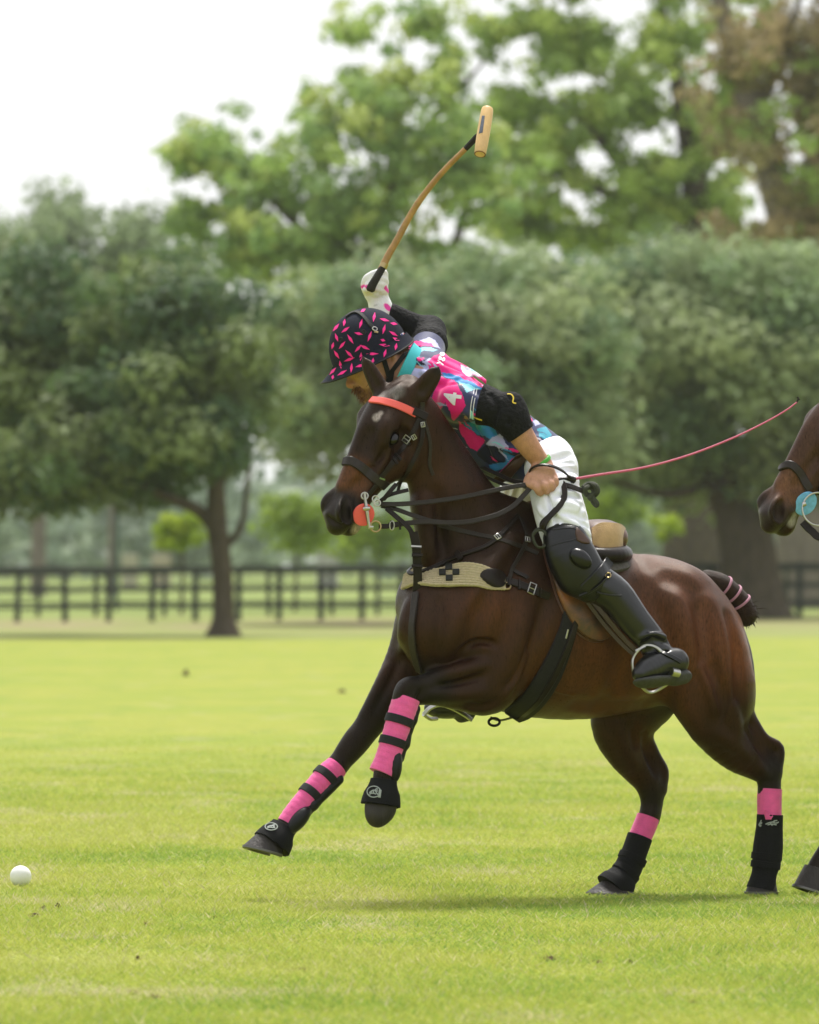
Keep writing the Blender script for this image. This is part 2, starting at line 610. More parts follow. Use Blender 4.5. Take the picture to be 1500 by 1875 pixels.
def grass_blades():
    N = 560000
    y = 20.5 + (1 - np.sqrt(rng.random(N))) * 44
    half = y * 0.0565 + .5
    x = (rng.random(N) * 2 - 1) * half
    h = .010 + .016 * rng.random(N) ** 1.6
    tuft = (np.sin(x * 3.1 + 2 * np.sin(y * .9)) * np.sin(y * 1.7 + 1.3 * np.sin(x * 1.1)))
    h *= (1 + .25 * tuft) * np.clip((66 - y) / 24, .25, 1)
    a = rng.random(N) * 2 * math.pi
    wd = .0022 + .0022 * rng.random(N)
    lean = np.where(rng.random(N) < .5, -1, 1) * (.008 + .032 * rng.random(N) ** 1.5)
    ly = (rng.random(N) - .5) * .03
    p = np.stack([x, y, np.zeros(N)], 1)
    dry = rng.random(N) < .012
    wd = np.where(dry, wd * 1.4, wd); h = np.where(dry, h * 1.25, h)
    side = np.stack([np.cos(a) * wd, np.sin(a) * wd, np.zeros(N)], 1)
    tip = p + np.stack([lean, ly, h], 1)
    V = np.stack([p - side - [0, 0, .003], p + side - [0, 0, .003], tip], 1).reshape(-1, 3)
    fidx = np.arange(N * 3).reshape(-1, 3)
    g = np.array([G1, G2, G3, G4, GDRY])
    # patches: which colour a blade has depends on where it grows
    s1 = 2.6 * (vnoise(x, y * .5, .9, 3) + .6 * vnoise(x, y * .5, 3.2, 4) + .3 * vnoise(x, y * .6, .25, 6)) # + 1.7 * np.sin(y * .53)) + np.sin(y * .8 + 2 * np.sin(x * .7)) + .8 * np.sin(x * 4.1 + y * 1.9) + .7 * np.sin(y * 3.3 - x * 2.2)
    u = s1 * .30 + rng.normal(0, .5, N)
    k = np.where(u > .55, 3, np.where(u > -.05, 1, np.where(u > -.55, 0, 2)))
    k = np.where(dry | (rng.random(N) < .03 + .5 * np.clip(vnoise(x, y * .7, 2.1, 9) * 2.2 - .9, 0, 1)), 4, k)
    c = g[k] * (.80 + .42 * rng.random(N))[:, None] * BLADE
    return V, fidx, np.repeat(c, 3, 0)
V, fi, cc = grass_blades()
M_BLADE = mat('grass_blade', rough=.7, spec=.2, vcol=True, trans=.35)
o = mesh_obj('grass', V, fi, M_BLADE, cols=cc)
tag(o, 'short bright green mown grass of the polo field', 'grass', kind='stuff')
# ------------------------------------------------------------------ trees, fences and what lies beyond
M_BARK = mat('bark', (.085, .068, .05), rough=.9, spec=.1, noise=.45, nscale=9, bump=.6, bscale=18, stretch=(1, 1, .3))
M_BARK_PALE = mat('pale_bark', (.17, .145, .12), rough=.9, spec=.1, noise=.35, nscale=5, bump=.5, bscale=12, stretch=(1, 1, .3))
M_LEAF = mat('leaf', rough=.55, spec=.25, vcol=True, trans=.38)

def PX(px, py, Y):
    return np.array([(px - CX) * Y / F, Y, CAM_H - (py - CY) * Y / F])

def leaf_cloud(cl, leaf, palette, rg, flat=.7):
    """leaf faces round clump centres; cl rows: x y z radius count shade"""
    Vs, Cs = [], []
    for (x, y, z, R, n, sh) in cl:
        n = int(n)
        g = rg.normal(0, 1, (n, 3)); g /= np.linalg.norm(g, axis=1)[:, None]
        rad = R * rg.random(n) ** .42
        off = g * rad[:, None]; off[:, 2] *= flat
        # a ragged clump: pull part of it out into sprays
        sp = rg.random(n) < .25
        off[sp] *= 1.25
        c = np.array([x, y, z]) + off
        nrm = g + rg.normal(0, .7, (n, 3)) + [0, 0, .5]
        nrm /= np.linalg.norm(nrm, axis=1)[:, None]
        t = np.cross(nrm, rg.normal(0, 1, (n, 3))); t /= np.linalg.norm(t, axis=1)[:, None]
        b = np.cross(nrm, t)
        s = leaf * (.6 + .8 * rg.random(n))[:, None]
        V = np.stack([c - t * s, c - b * s * .45 + nrm * s * .12, c + t * s, c + b * s * .45 + nrm * s * .12], 1)
        base = palette[sh % len(palette)]
        col = np.array(base) * (.75 + .5 * rg.random(n))[:, None]
        Vs.append(V.reshape(-1, 3)); Cs.append(np.repeat(col, 4, 0))
    V = np.vstack(Vs); Cc = np.vstack(Cs)
    return V, np.arange(len(V)).reshape(-1, 4), Cc

def clumps_in(ells, n, R, count, rg, shades=5, shell=.35, jit=.13):
    """clump centres in ellipsoids given as (px, py, rx, ry, Y, depth) in photo measures"""
    out = []
    vol = np.array([e[2] * e[3] for e in ells], float); vol /= vol.sum()
    for e, q in zip(ells, vol):
        m = max(1, int(round(n * q)))
        px, py, rx, ry, Y, dp = e[:6]
        for _ in range(m):
            g = rg.normal(0, 1, 3); g /= np.linalg.norm(g)
            u = rg.random() ** shell * (1 + jit * rg.normal())
            c = PX(px + g[0] * rx * u, py + g[2] * ry * u, Y + g[1] * dp * u)
            rr = R * (.6 + .8 * rg.random())
            out.append((*c, rr, count * (rr / R) ** 2, rg.integers(0, shades)))
    return out

def limb(pts, n=4, k=9):
    A = catmull(np.array([[*p, q] for p, q in pts], float), n)
    return tube(A[:, :3], A[:, 3], k)

def tree(name, label, base, limbs, cl, leaf, palette, seed, bark=None, group=None):
    t = empty(name, base, label, 'tree', group)
    rg = np.random.default_rng(seed)
    tv, tf = limb(*[limbs[0]])
    mesh_obj('trunk', tv, tf, bark or M_BARK, t)
    for l in limbs[1:]:
        v, f = limb(l, k=7)
        mesh_obj('branch', v, f, bark or M_BARK, t)
    V, f, c = leaf_cloud(cl, leaf, palette, rg)
    mesh_obj('crown', V, f, M_LEAF, t, smooth=False, cols=c)
    return t

OAK = [(0.112, 0.180, 0.064), (0.144, 0.208, 0.074), (0.192, 0.251, 0.090), (0.080, 0.136, 0.060), (0.165, 0.213, 0.085)]
OAK2 = [(0.217, 0.311, 0.140), (0.277, 0.357, 0.167), (0.329, 0.398, 0.186), (0.165, 0.245, 0.121), (0.297, 0.357, 0.186)]
LIGHT = [(0.305, 0.435, 0.110), (0.368, 0.482, 0.129), (0.254, 0.373, 0.110), (0.432, 0.506, 0.142), (0.267, 0.399, 0.142)]
TALL = [(0.312, 0.434, 0.109), (0.362, 0.483, 0.118), (0.428, 0.533, 0.139), (0.263, 0.366, 0.109), (0.477, 0.565, 0.153)]
VEIL = [(0.305, 0.254, 0.124), (0.362, 0.283, 0.145), (0.319, 0.283, 0.124), (0.391, 0.307, 0.160), (0.260, 0.231, 0.116)]  # warm out-of-focus veil painted into these leaf colours
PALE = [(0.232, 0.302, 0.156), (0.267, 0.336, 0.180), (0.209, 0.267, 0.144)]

def zpt(px, py, Y, rad): return (PX(px, py, Y), rad)

# the oak with the slim trunk, left
rg = np.random.default_rng(21)
Y = 137.0
q = Y / F
cl = clumps_in([(335, 700, 150, 215, Y + .5, 3.0), (250, 590, 150, 110, Y + 1, 2.5), (390, 800, 75, 60, Y - 1, 1.5), (200, 800, 150, 100, Y, 2.5), (120, 860, 110, 45, Y, 2)], 150, .62, 190, rg, shell=.42)
tree('oak_tree', 'dark green oak with a slim straight trunk at the left of the field edge', (*PX(410, 1158, Y)[:2], 0),
     [[zpt(410, 1168, Y, .36), zpt(410, 1135, Y, .21), zpt(409, 1080, Y, .185), zpt(405, 1020, Y, .18), zpt(398, 960, Y, .185), zpt(396, 900, Y, .16), zpt(390, 780, Y, .10), zpt(380, 660, Y, .05)],
      [zpt(398, 975, Y, .13), zpt(370, 940, Y, .12), zpt(320, 915, Y - .3, .10), zpt(230, 880, Y - .4, .06)],
      [zpt(406, 1010, Y, .07), zpt(440, 965, Y, .06), zpt(452, 900, Y, .05), zpt(460, 820, Y, .03)],
      [zpt(396, 905, Y, .10), zpt(420, 830, Y, .07), zpt(430, 720, Y, .04)]],
     cl, .115, OAK, 31)
# a second oak whose trunk is out of frame on the left
Y = 141.0
cl = clumps_in([(40, 720, 190, 200, Y, 3.0), (70, 540, 130, 100, Y, 2), (-60, 560, 120, 120, Y, 2.5), (60, 870, 140, 50, Y, 2.5)], 135, .66, 200, rg, shell=.42)
tree('oak_tree', 'dark oak at the left border, its lowest boughs hanging over the fence', (*PX(-70, 1156, Y)[:2], 0),
     [[zpt(-70, 1160, Y, .34), zpt(-68, 1050, Y, .22), zpt(-50, 900, Y, .19), zpt(-10, 760, Y, .11), zpt(10, 620, Y, .05)],
      [zpt(-55, 930, Y, .12), zpt(20, 870, Y, .09), zpt(110, 840, Y, .05)]],
     cl, .12, OAK, 32)
# the oak behind the rider
Y = 160.0
cl = clumps_in([(620, 680, 150, 160, Y + 2, 3.5), (880, 690, 190, 200, Y, 4), (760, 560, 200, 80, Y, 3), (980, 600, 170, 130, Y, 3), (1000, 820, 150, 80, Y, 3), (570, 780, 90, 50, Y, 3)], 230, .80, 170, rg, shell=.42)
tree('oak_tree', 'broad grey-green oak in the middle, behind the rider and horse', (*PX(880, 1138, Y)[:2], 0),
     [[zpt(880, 1142, Y, .5), zpt(880, 1050, Y, .36), zpt(870, 930, Y, .33), zpt(860, 780, Y, .2), zpt(860, 620, Y, .08)],
      [zpt(872, 940, Y, .2), zpt(780, 860, Y, .15), zpt(680, 760, Y, .07)],
      [zpt(872, 930, Y, .2), zpt(960, 850, Y, .14), zpt(1020, 720, Y, .06)]],
     cl, .13, OAK2, 33)
# the oak with the massive trunk at right
Y = 168.0
cl = clumps_in([(1330, 650, 200, 190, Y, 4), (1150, 650, 170, 170, Y + 1, 3.5), (1480, 700, 170, 180, Y, 3.5), (1180, 830, 170, 80, Y, 3), (1420, 850, 140, 60, Y, 3), (1250, 520, 200, 80, Y, 3), (1450, 540, 150, 90, Y, 3)], 270, .82, 165, rg, shell=.42)
tree('oak_tree', 'wide oak with a massive forked trunk, behind the second horse at right', (*PX(1378, 1135, Y)[:2], 0),
     [[zpt(1382, 1142, Y, 1.05), zpt(1380, 1110, Y, .78), zpt(1374, 1050, Y, .66), zpt(1368, 990, Y, .62), zpt(1355, 950, Y, .55), zpt(1345, 900, Y, .36), zpt(1335, 820, Y, .25), zpt(1330, 700, Y, .1)],
      [zpt(1350, 965, Y, .36), zpt(1318, 910, Y, .26), zpt(1292, 860, Y, .22), zpt(1240, 780, Y, .13), zpt(1190, 690, Y, .06)],
      [zpt(1385, 985, Y, .34), zpt(1415, 900, Y, .28), zpt(1440, 810, Y, .2), zpt(1470, 680, Y, .08)],
      [zpt(1305, 885, Y, .13), zpt(1220, 905, Y - 1, .10), zpt(1120, 880, Y - 1, .05)]],
     cl, .135, OAK2, 34)

# the tall airy trees behind
Y = 205.0
cl = clumps_in([(460, 485, 130, 45, Y, 2.5), (590, 480, 110, 60, Y, 2.5), (345, 300, 45, 55, Y, 2), (400, 290, 70, 80, Y, 3), (480, 330, 110, 90, Y, 3), (470, 430, 140, 60, Y, 3), (590, 240, 60, 70, Y, 3), (700, 200, 110, 110, Y, 4), (650, 60, 50, 50, Y, 3), (820, 120, 60, 60, Y, 3), (640, 380, 150, 100, Y, 4),
                 (850, 310, 130, 130, Y, 4), (780, 40, 60, 40, Y, 3), (350, 400, 50, 50, Y, 2.5), (760, 470, 140, 60, Y, 3)], 690, .40, 30, rg, shell=.85, jit=.32)
tree('tall_tree', 'tall airy light green tree, top left of the mallet, sky showing through', (*PX(790, 1110, Y)[:2], 0),
     [[zpt(790, 1115, Y, .45), zpt(775, 800, Y, .4), zpt(700, 520, Y, .3), zpt(720, 300, Y, .2), zpt(740, 120, Y, .08)],
      [zpt(730, 640, Y, .25), zpt(580, 450, Y, .16), zpt(440, 310, Y, .06)],
      [zpt(680, 520, Y, .2), zpt(600, 330, Y, .12), zpt(600, 180, Y, .05)],
      [zpt(715, 330, Y, .16), zpt(800, 210, Y, .12), zpt(890, 110, Y, .03)],
      [zpt(760, 560, Y, .14), zpt(840, 430, Y, .12), zpt(870, 250, Y, .05)]],
     cl, .155, LIGHT, 35)
Y = 214.0
cl = clumps_in([(905, 50, 50, 40, Y, 2), (940, 190, 60, 60, Y, 3), (980, 40, 60, 50, Y, 3), (1320, 390, 50, 80, Y, 3), (1000, 260, 110, 130, Y, 4), (960, 400, 130, 80, Y, 3), (1060, 80, 110, 70, Y, 4), (1150, 180, 110, 90, Y, 4), (1180, 350, 120, 110, Y, 4), (1220, 60, 80, 60, Y, 4), (1050, -60, 200, 60, Y, 4), (1300, -40, 160, 70, Y, 4), (1300, 240, 60, 120, Y, 4), (1100, 430, 140, 50, Y, 3)], 720, .43, 33, rg, shell=.85, jit=.30)
tree('tall_tree', 'tall mid-green tree with dark limbs, right of the mallet head', (*PX(1270, 1108, Y)[:2], 0),
     [[zpt(1270, 1115, Y, .9), zpt(1272, 700, Y, .7), zpt(1275, 450, Y, .48), zpt(1270, 330, Y, .34), zpt(1240, 150, Y, .2), zpt(1200, -40, Y, .1)],
      [zpt(1274, 470, Y, .34), zpt(1180, 380, Y, .24), zpt(1120, 280, Y, .16), zpt(1020, 180, Y, .07)],
      [zpt(1270, 340, Y, .25), zpt(1320, 210, Y, .17), zpt(1330, 20, Y, .08)],
      [zpt(1160, 370, Y, .16), zpt(1080, 340, Y, .12), zpt(980, 300, Y, .05)]],
     cl, .16, TALL, 36)
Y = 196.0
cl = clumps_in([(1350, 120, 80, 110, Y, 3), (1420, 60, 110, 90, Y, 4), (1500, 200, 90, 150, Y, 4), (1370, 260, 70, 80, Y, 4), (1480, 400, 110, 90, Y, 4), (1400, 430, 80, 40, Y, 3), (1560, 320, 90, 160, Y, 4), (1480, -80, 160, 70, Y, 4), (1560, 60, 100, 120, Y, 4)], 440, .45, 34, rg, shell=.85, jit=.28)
tree('tall_tree', 'tall tree with a leaning trunk, leaves tinted brown as a warm blurred veil, top right corner', (*PX(1478, 1118, Y)[:2], 0),
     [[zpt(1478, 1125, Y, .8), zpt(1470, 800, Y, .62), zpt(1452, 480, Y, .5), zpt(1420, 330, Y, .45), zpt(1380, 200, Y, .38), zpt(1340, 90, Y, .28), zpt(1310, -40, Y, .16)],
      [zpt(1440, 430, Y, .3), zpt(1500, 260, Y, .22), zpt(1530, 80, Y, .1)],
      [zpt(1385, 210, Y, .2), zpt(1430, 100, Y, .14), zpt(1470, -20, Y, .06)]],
     cl, .15, [VEIL[0], TALL[0], VEIL[1], VEIL[3], VEIL[2], VEIL[4]], 37, bark=M_BARK_PALE)
# pale trees far behind on the left
Y = 290.0
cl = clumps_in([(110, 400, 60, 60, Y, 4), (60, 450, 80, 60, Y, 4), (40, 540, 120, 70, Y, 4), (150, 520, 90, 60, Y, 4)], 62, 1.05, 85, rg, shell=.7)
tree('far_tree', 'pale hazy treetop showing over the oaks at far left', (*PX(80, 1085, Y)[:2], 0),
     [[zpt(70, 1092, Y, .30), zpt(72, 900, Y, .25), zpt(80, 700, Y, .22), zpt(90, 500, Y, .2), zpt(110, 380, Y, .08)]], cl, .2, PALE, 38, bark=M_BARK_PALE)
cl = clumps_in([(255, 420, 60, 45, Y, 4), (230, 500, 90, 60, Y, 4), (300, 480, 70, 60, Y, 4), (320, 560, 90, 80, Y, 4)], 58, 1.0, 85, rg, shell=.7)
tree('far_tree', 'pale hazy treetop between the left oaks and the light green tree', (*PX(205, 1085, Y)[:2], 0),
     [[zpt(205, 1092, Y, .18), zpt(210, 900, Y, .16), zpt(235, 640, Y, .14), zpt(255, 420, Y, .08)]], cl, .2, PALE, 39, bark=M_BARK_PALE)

# bright saplings standing in the gaps under the oaks
LIME = [(0.378, 0.486, 0.039), (0.445, 0.540, 0.055), (0.297, 0.405, 0.033)]
MIDG = [(0.264, 0.381, 0.049), (0.339, 0.450, 0.061), (0.207, 0.294, 0.044)]
def sapling(px, py, rx, ry, Y, pal, label, seed, n=16):
    rg2 = np.random.default_rng(seed)
    cl = clumps_in([(px, py, rx, ry, Y, .8)], n, min(rx, ry) * Y / F * .5, 46, rg2, shades=3, shell=.5)
    gy_ = CY + CAM_H * F / Y
    t = empty('sapling', (*PX(px, gy_, Y)[:2], 0), label, 'tree', 'saplings in the gaps under the oaks')
    v, f = tube([PX(px, gy_ + 3, Y), PX(px + 3, (gy_ + py) / 2, Y), PX(px, py - ry * .3, Y)], [.05, .04, .015], 6)
    mesh_obj('trunk', v, f, M_BARK, t)
    V, f, c = leaf_cloud(cl, .11, pal, rg2)
    mesh_obj('crown', V, f, M_LEAF, t, smooth=False, cols=c)
sapling(332, 968, 48, 34, 182, LIME, 'lime green sapling just left of the slim oak trunk', 41, 26)
sapling(540, 958, 75, 58, 190, MIDG, 'bright green leafy sapling between slim oak trunk and horse muzzle', 42, 40)
sapling(690, 980, 65, 48, 200, MIDG, 'green sapling below the horse chin, by the fence', 43, 30)
sapling(1220, 962, 20, 20, 195, LIME, 'small lime sprig behind the saddle cantle', 44, 7)
sapling(1110, 930, 70, 45, 192, MIDG, 'green sapling right of the rider thigh, under the boughs', 45, 28)
sapling(1330, 900, 25, 50, 188, LIME, 'narrow lime sapling in the fork of the massive trunk', 46, 9)

# a distant wood that reads as one mass
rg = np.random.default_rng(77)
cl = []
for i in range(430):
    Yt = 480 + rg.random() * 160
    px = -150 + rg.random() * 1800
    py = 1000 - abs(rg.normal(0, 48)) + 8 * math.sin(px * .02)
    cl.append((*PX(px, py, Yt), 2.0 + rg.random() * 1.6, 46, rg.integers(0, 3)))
for i in range(520):  # unseen tree ring, added to dim low sky light around the camera
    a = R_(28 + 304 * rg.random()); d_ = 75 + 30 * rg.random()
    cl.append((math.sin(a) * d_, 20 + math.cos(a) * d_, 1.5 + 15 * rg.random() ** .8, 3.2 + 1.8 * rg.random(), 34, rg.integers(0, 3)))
V, f, c = leaf_cloud(cl, .8, [(.24, .31, .21), (.30, .37, .26), (.19, .25, .18)], rg)  # leaf colours paled to carry the distance haze
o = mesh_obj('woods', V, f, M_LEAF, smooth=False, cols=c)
tag(o, 'distant wood with haze in its leaf colours, and an unseen tree ring added to dim low sky light', 'woods', kind='stuff')

# fences
M_FENCE = mat('fence_paint', (.045, .053, .048), rough=.7, spec=.3, noise=.35, nscale=6, bump=.3, bscale=30)
M_FENCE2 = mat('weathered_fence', (.055, .06, .05), rough=.8, spec=.2, noise=.35, nscale=5)
def box(c, sx, sy, sz, rz=0, bev=.008):
    x, y, z = sx / 2, sy / 2, sz / 2
    ps = []
    for zz, k in ((-z, 0), (z - bev, 0), (z, bev)):
        ps += [(-x + k, -y + k, zz), (x - k, -y + k, zz), (x - k, y - k, zz), (-x + k, y - k, zz)]
    P = np.array(ps); ca, sa = math.cos(rz), math.sin(rz)
    P = np.stack([P[:, 0] * ca - P[:, 1] * sa, P[:, 0] * sa + P[:, 1] * ca, P[:, 2]], 1) + np.asarray(c)
    f = [(3, 2, 1, 0), (8, 9, 10, 11)]
    for a in (0, 4):
        for i in range(4):
            j = (i + 1) % 4
            f.append((a + i, a + j, a + 4 + j, a + 4 + i))
    return P, f

def fence(label, pxs, Y0, slope, hgt, rails, material, post_w, seed):
    rg3 = np.random.default_rng(seed)
    pts = []
    for p in pxs:
        Yp = Y0 + slope * (p - 750) / 1000
        X = (p - CX) * Yp / F
        pts.append(np.array([X, Yp, float(ground_z(X, Yp))]))
    t = empty('rail_fence', pts[0], label, 'fence')
    pm = rm = None
    for i, p in enumerate(pts):
        v, f = box((0, 0, 0), post_w, post_w, hgt + .25, bev=.02)
        if pm is None:
            ob = mesh_obj('post', v + pts[0], f, material, t, smooth=False); pm = ob.data
        else:
            ob = add_obj('post', pm, t)
        ob.location = p - pts[0] + np.array([0, 0, (hgt - .25) / 2]); ob.rotation_euler = (rg3.normal(0, .008), rg3.normal(0, .012), rg3.normal(0, .05))
        ob.scale = (1, 1, 1 + rg3.normal(0, .012))
    for i in range(len(pts) - 1):
        a, b = pts[i], pts[i + 1]
        for (z, hh) in rails:
            dz = rg3.normal(0, .012)
            A = a + [0, -post_w / 2 - .012, z + dz]; B = b + [0, -post_w / 2 - .012, z + rg3.normal(0, .008)]
            e = unit(B - A) * .0015; A = A + e; B = B - e
            up = np.array([0, 0, hh / 2]); th = np.array([0, .016, 0])
            P = np.array([A - up - th, A - up + th, A + up + th, A + up - th, B - up - th, B - up + th, B + up + th, B + up - th])
            f = [(0, 1, 2, 3), (7, 6, 5, 4), (0, 4, 5, 1), (1, 5, 6, 2), (2, 6, 7, 3), (3, 7, 4, 0)]
            mesh_obj('rail', P, f, material, t, smooth=False)
fence('dark painted post and rail fence along the far edge of the field', [-127, -47, 33, 119, 199, 279, 358, 437, 511, 588, 663, 735] + [735 + 81 * i for i in range(1, 13)],
      168.0, 1.5, 1.19, [(1.10, .14), (.70, .11), (.31, .07)], M_FENCE, .125, 3)
fence('thinner weathered rail fence standing behind the dark one', [-150, -35, 70, 176, 301, 398, 492, 607, 692, 790, 900, 1010, 1120, 1230, 1340, 1440, 1550, 1660],
      178.0, 1.0, 1.12, [(1.0, .10), (.62, .10), (.30, .06)], M_FENCE2, .10, 4)

# pale pole and boxes seen vaguely beyond the fences
M_POLE = mat('pole_paint', (.05, .085, .065), rough=.6)
v, f = tube([PX(213, 1095, 200) * [1, 1, 0] + [0, 0, -.1], PX(213, 940, 200), PX(213, 700, 200)], [.07, .06, .05], 8)
t = empty('utility_pole', (PX(213, 1095, 200) * [1, 1, 0]), 'slim dark green pole standing beyond the fence, left', 'pole')
mesh_obj('shaft', v, f, M_POLE, t)
v, f = tube([PX(213, 703, 200), PX(213, 697, 200)], [.08, .03], 8)
mesh_obj('cap', v, f, M_POLE, t)
def bale(px, py, w, h, Y, colr, label, name='straw_bale', cat='bale'):
    ww, hh = w * Y / F, h * Y / F
    c = PX(px, py, Y)
    z0 = c[2] - hh / 2
    t = empty(name, (c[0], c[1], z0), label, cat)
    m = mat(name + '_skin', colr, rough=.9, noise=.3, nscale=12)
    v, f = box((c[0], c[1], c[2]), ww, ww * .6, hh, bev=.04)
    mesh_obj('body', v, f, m, t, smooth=False)
    m2 = mat(name + '_band', tuple(x * .5 for x in colr), rough=.9)
    for k in (-.25, .25):
        v, f = box((c[0] + k * ww, c[1], c[2] + .004), .05, ww * .6 + .016, hh + .012, bev=.005)
        mesh_obj('band', v, f, m2, t, smooth=False)
def on_ground(Y, h): return CY + (CAM_H) * F / Y - h / 2
for px, w, h, Yb, colr, lb in ((238, 30, 66, 330, (.36, .34, .25), 'pale yellow bale far beyond the fence, left one of the pair'), (296, 34, 66, 330, (.37, .33, .24), 'orange yellow bale far beyond the fence, right one of the pair'),
                               (600, 40, 72, 320, (.36, .36, .34), 'pale grey wrapped bale far beyond the fence, ahead of the horse'), (1175, 60, 62, 330, (.48, .42, .36), 'dusty pink-grey bale far behind the horse rump')):
    bale(px, on_ground(Yb, h) , w, h, Yb, colr, lb)
# ------------------------------------------------------------------ the horses
def coat_material():
    m = mat('bay_coat', rough=.38, spec=.23, vcol=True, noise=.34, nscale=9, bump=.30, bscale=430, stretch=(1.6, 1.6, .5))
    nt = m.node_tree; b = nt.nodes['Principled BSDF']
    b.inputs['Specular Tint'].default_value = (1.0, .78, .6, 1)
    tc = nt.nodes.new('ShaderNodeTexCoord'); mp = nt.nodes.new('ShaderNodeMapping'); mp.inputs['Scale'].default_value = (1.5, 1.5, .35)
    nz = nt.nodes.new('ShaderNodeTexNoise'); nz.inputs['Scale'].default_value = 105; nz.inputs['Detail'].default_value = 5; nz.inputs['Roughness'].default_value = .7
    nt.links.new(tc.outputs['Object'], mp.inputs[0]); nt.links.new(mp.outputs[0], nz.inputs['Vector'])
    rp = nt.nodes.new('ShaderNodeMapRange'); rp.inputs[1].default_value = .3; rp.inputs[2].default_value = .7; rp.inputs[3].default_value = .52; rp.inputs[4].default_value = 1.42
    nt.links.new(nz.outputs[0], rp.inputs[0])
    ml = nt.nodes.new('ShaderNodeVectorMath'); ml.operation = 'SCALE'
    nt.links.new(b.inputs['Base Color'].links[0].from_socket, ml.inputs[0]); nt.links.new(rp.outputs[0], ml.inputs['Scale'])
    nt.links.new(ml.outputs[0], b.inputs['Base Color'])
    r2 = nt.nodes.new('ShaderNodeMapRange'); r2.inputs[1].default_value = .3; r2.inputs[2].default_value = .7; r2.inputs[3].default_value = .24; r2.inputs[4].default_value = .44
    nt.links.new(nz.outputs[0], r2.inputs[0]); nt.links.new(r2.outputs[0], b.inputs['Roughness'])
    return m
M_COAT = coat_material()
M_HORN = mat('hoof_horn', (.026, .021, .019), rough=.55, spec=.4, noise=.5, nscale=30, bump=.4, bscale=120, stretch=(1, 1, .2))
M_EYE = mat('horse_eye', (.003, .002, .0015), rough=.07, spec=.45)
M_HAIR = mat('tail_hair', (.034, .016, .009), rough=.5, spec=.25, noise=.5, nscale=60, bump=.8, bscale=220)
M_IRON = mat('shoe_iron', (.16, .155, .15), rough=.5, metal=1)

BAY = (.026, .0102, .0050)
WARMB = (.092, .031, .0092)
DARK = (.0105, .0075, .0065)
BLK = (.0065, .0058, .0056)

class Head:
    """poll, long axis and turn of a horse head; t runs from the poll to the lips, f towards the forehead, s to the horse's left (px)"""
    def __init__(self, poll, a, phi, d0, slope, off=(0, 0, 0)):
        a = np.array(a, float); a /= np.linalg.norm(a)
        self.poll, self.a, self.b = np.array(poll, float), a, np.array([a[1], -a[0]])
        self.phi, self.d0, self.sl = R_(phi), d0, slope
        self.off = np.array(off, float)
    def __call__(self, t, f, s):
        c, s_ = math.cos(self.phi), math.sin(self.phi)
        im = self.poll + self.a * t + self.b * (-f * c + s * s_)
        d = self.d0 + self.sl * t / S - (f * s_ + s * c) / S
        return W(im[0], im[1], d) + self.off
    def axes(self):
        o = self(120, 0, 0)
        return unit(self(121, 0, 0) - o), unit(self(120, 1, 0) - o), unit(self(120, 0, 1) - o)

def head_prims(H):
    A, N, Sd = H.axes()
    p = []
    def c(lst, k, flat=None, op='+', sub=4): p.append(C([(H(*q[:3]), r(q[3])) for q in lst], r(k), flat, sub, op))
    c([(2, -2, 0, 34), (40, 2, 0, 44), (80, 4, 0, 45), (115, 3, 0, 40), (160, 3, 0, 32), (205, 4, 0, 27), (245, 2, 0, 26)], 12)
    for s in (1, -1):
        c([(56, 26, 30 * s, 17), (76, 27, 37 * s, 17), (96, 22, 34 * s, 12)], 14)              # brow
        c([(78, -36, 20 * s, 40), (105, -40, 20 * s, 40), (135, -32, 17 * s, 30), (175, -20, 12 * s, 22), (225, -14, 6 * s, 20)], 14)   # jaw
        c([(98, 4, 42 * s, 5), (130, 2, 38 * s, 6), (165, 2, 30 * s, 4)], 10)                  # facial crest
        c([(71, 12, 47 * s, 3.5), (78, 20, 49 * s, 4.5), (88, 23, 50 * s, 5), (98, 18, 49 * s, 4), (104, 11, 45 * s, 3)], 5)                # upper lid
        c([(74, 5, 47 * s, 3), (86, -1, 48 * s, 3.5), (99, 5, 47 * s, 3)], 5)               # lower lid
        p.append(E(H(87, 10, 50 * s), (r(15), r(10), r(9)), (A, N, Sd), r(5), '-'))
        c([(245, 4, 16 * s, 21), (262, 2, 14 * s, 20)], 12)                                   # muzzle
        c([(226, 22, 20 * s, 9), (240, 27, 25 * s, 8), (254, 24, 28 * s, 8), (264, 10, 28 * s, 8), (258, -2, 28 * s, 7)], 7)             # nostril wing
    c([(262, 4, 0, 24), (276, -2, 0, 19)], 10)                                                # upper lip
    c([(248, -26, 0, 17), (264, -30, 0, 18), (272, -27, 0, 14)], 10)                           # chin
    for s in (1, -1):
        c([(230, 21, 28 * s, 3), (242, 20, 32 * s, 9.5), (254, 13, 34 * s, 10.5), (259, 5, 33 * s, 6)], 4, op='-')        # nostril
        c([(236, -15, 26 * s, 1.6), (252, -19, 24 * s, 1.8), (272, -18, 18 * s, 1.8)], 3, op='-')   # mouth
        c([(70, -2, 46 * s, 6), (110, -14, 42 * s, 5)], 14, op='-')                            # hollow behind the eye
        c([(130, 16, 36 * s, 8), (190, 14, 30 * s, 6)], 18, op='-')                             # nose bone edge
    c([(50, 42, 0, 12), (90, 44, 0, 12), (140, 38, 0, 10), (205, 29, 0, 8)], 22)                                  # ridge of the nose
    return p

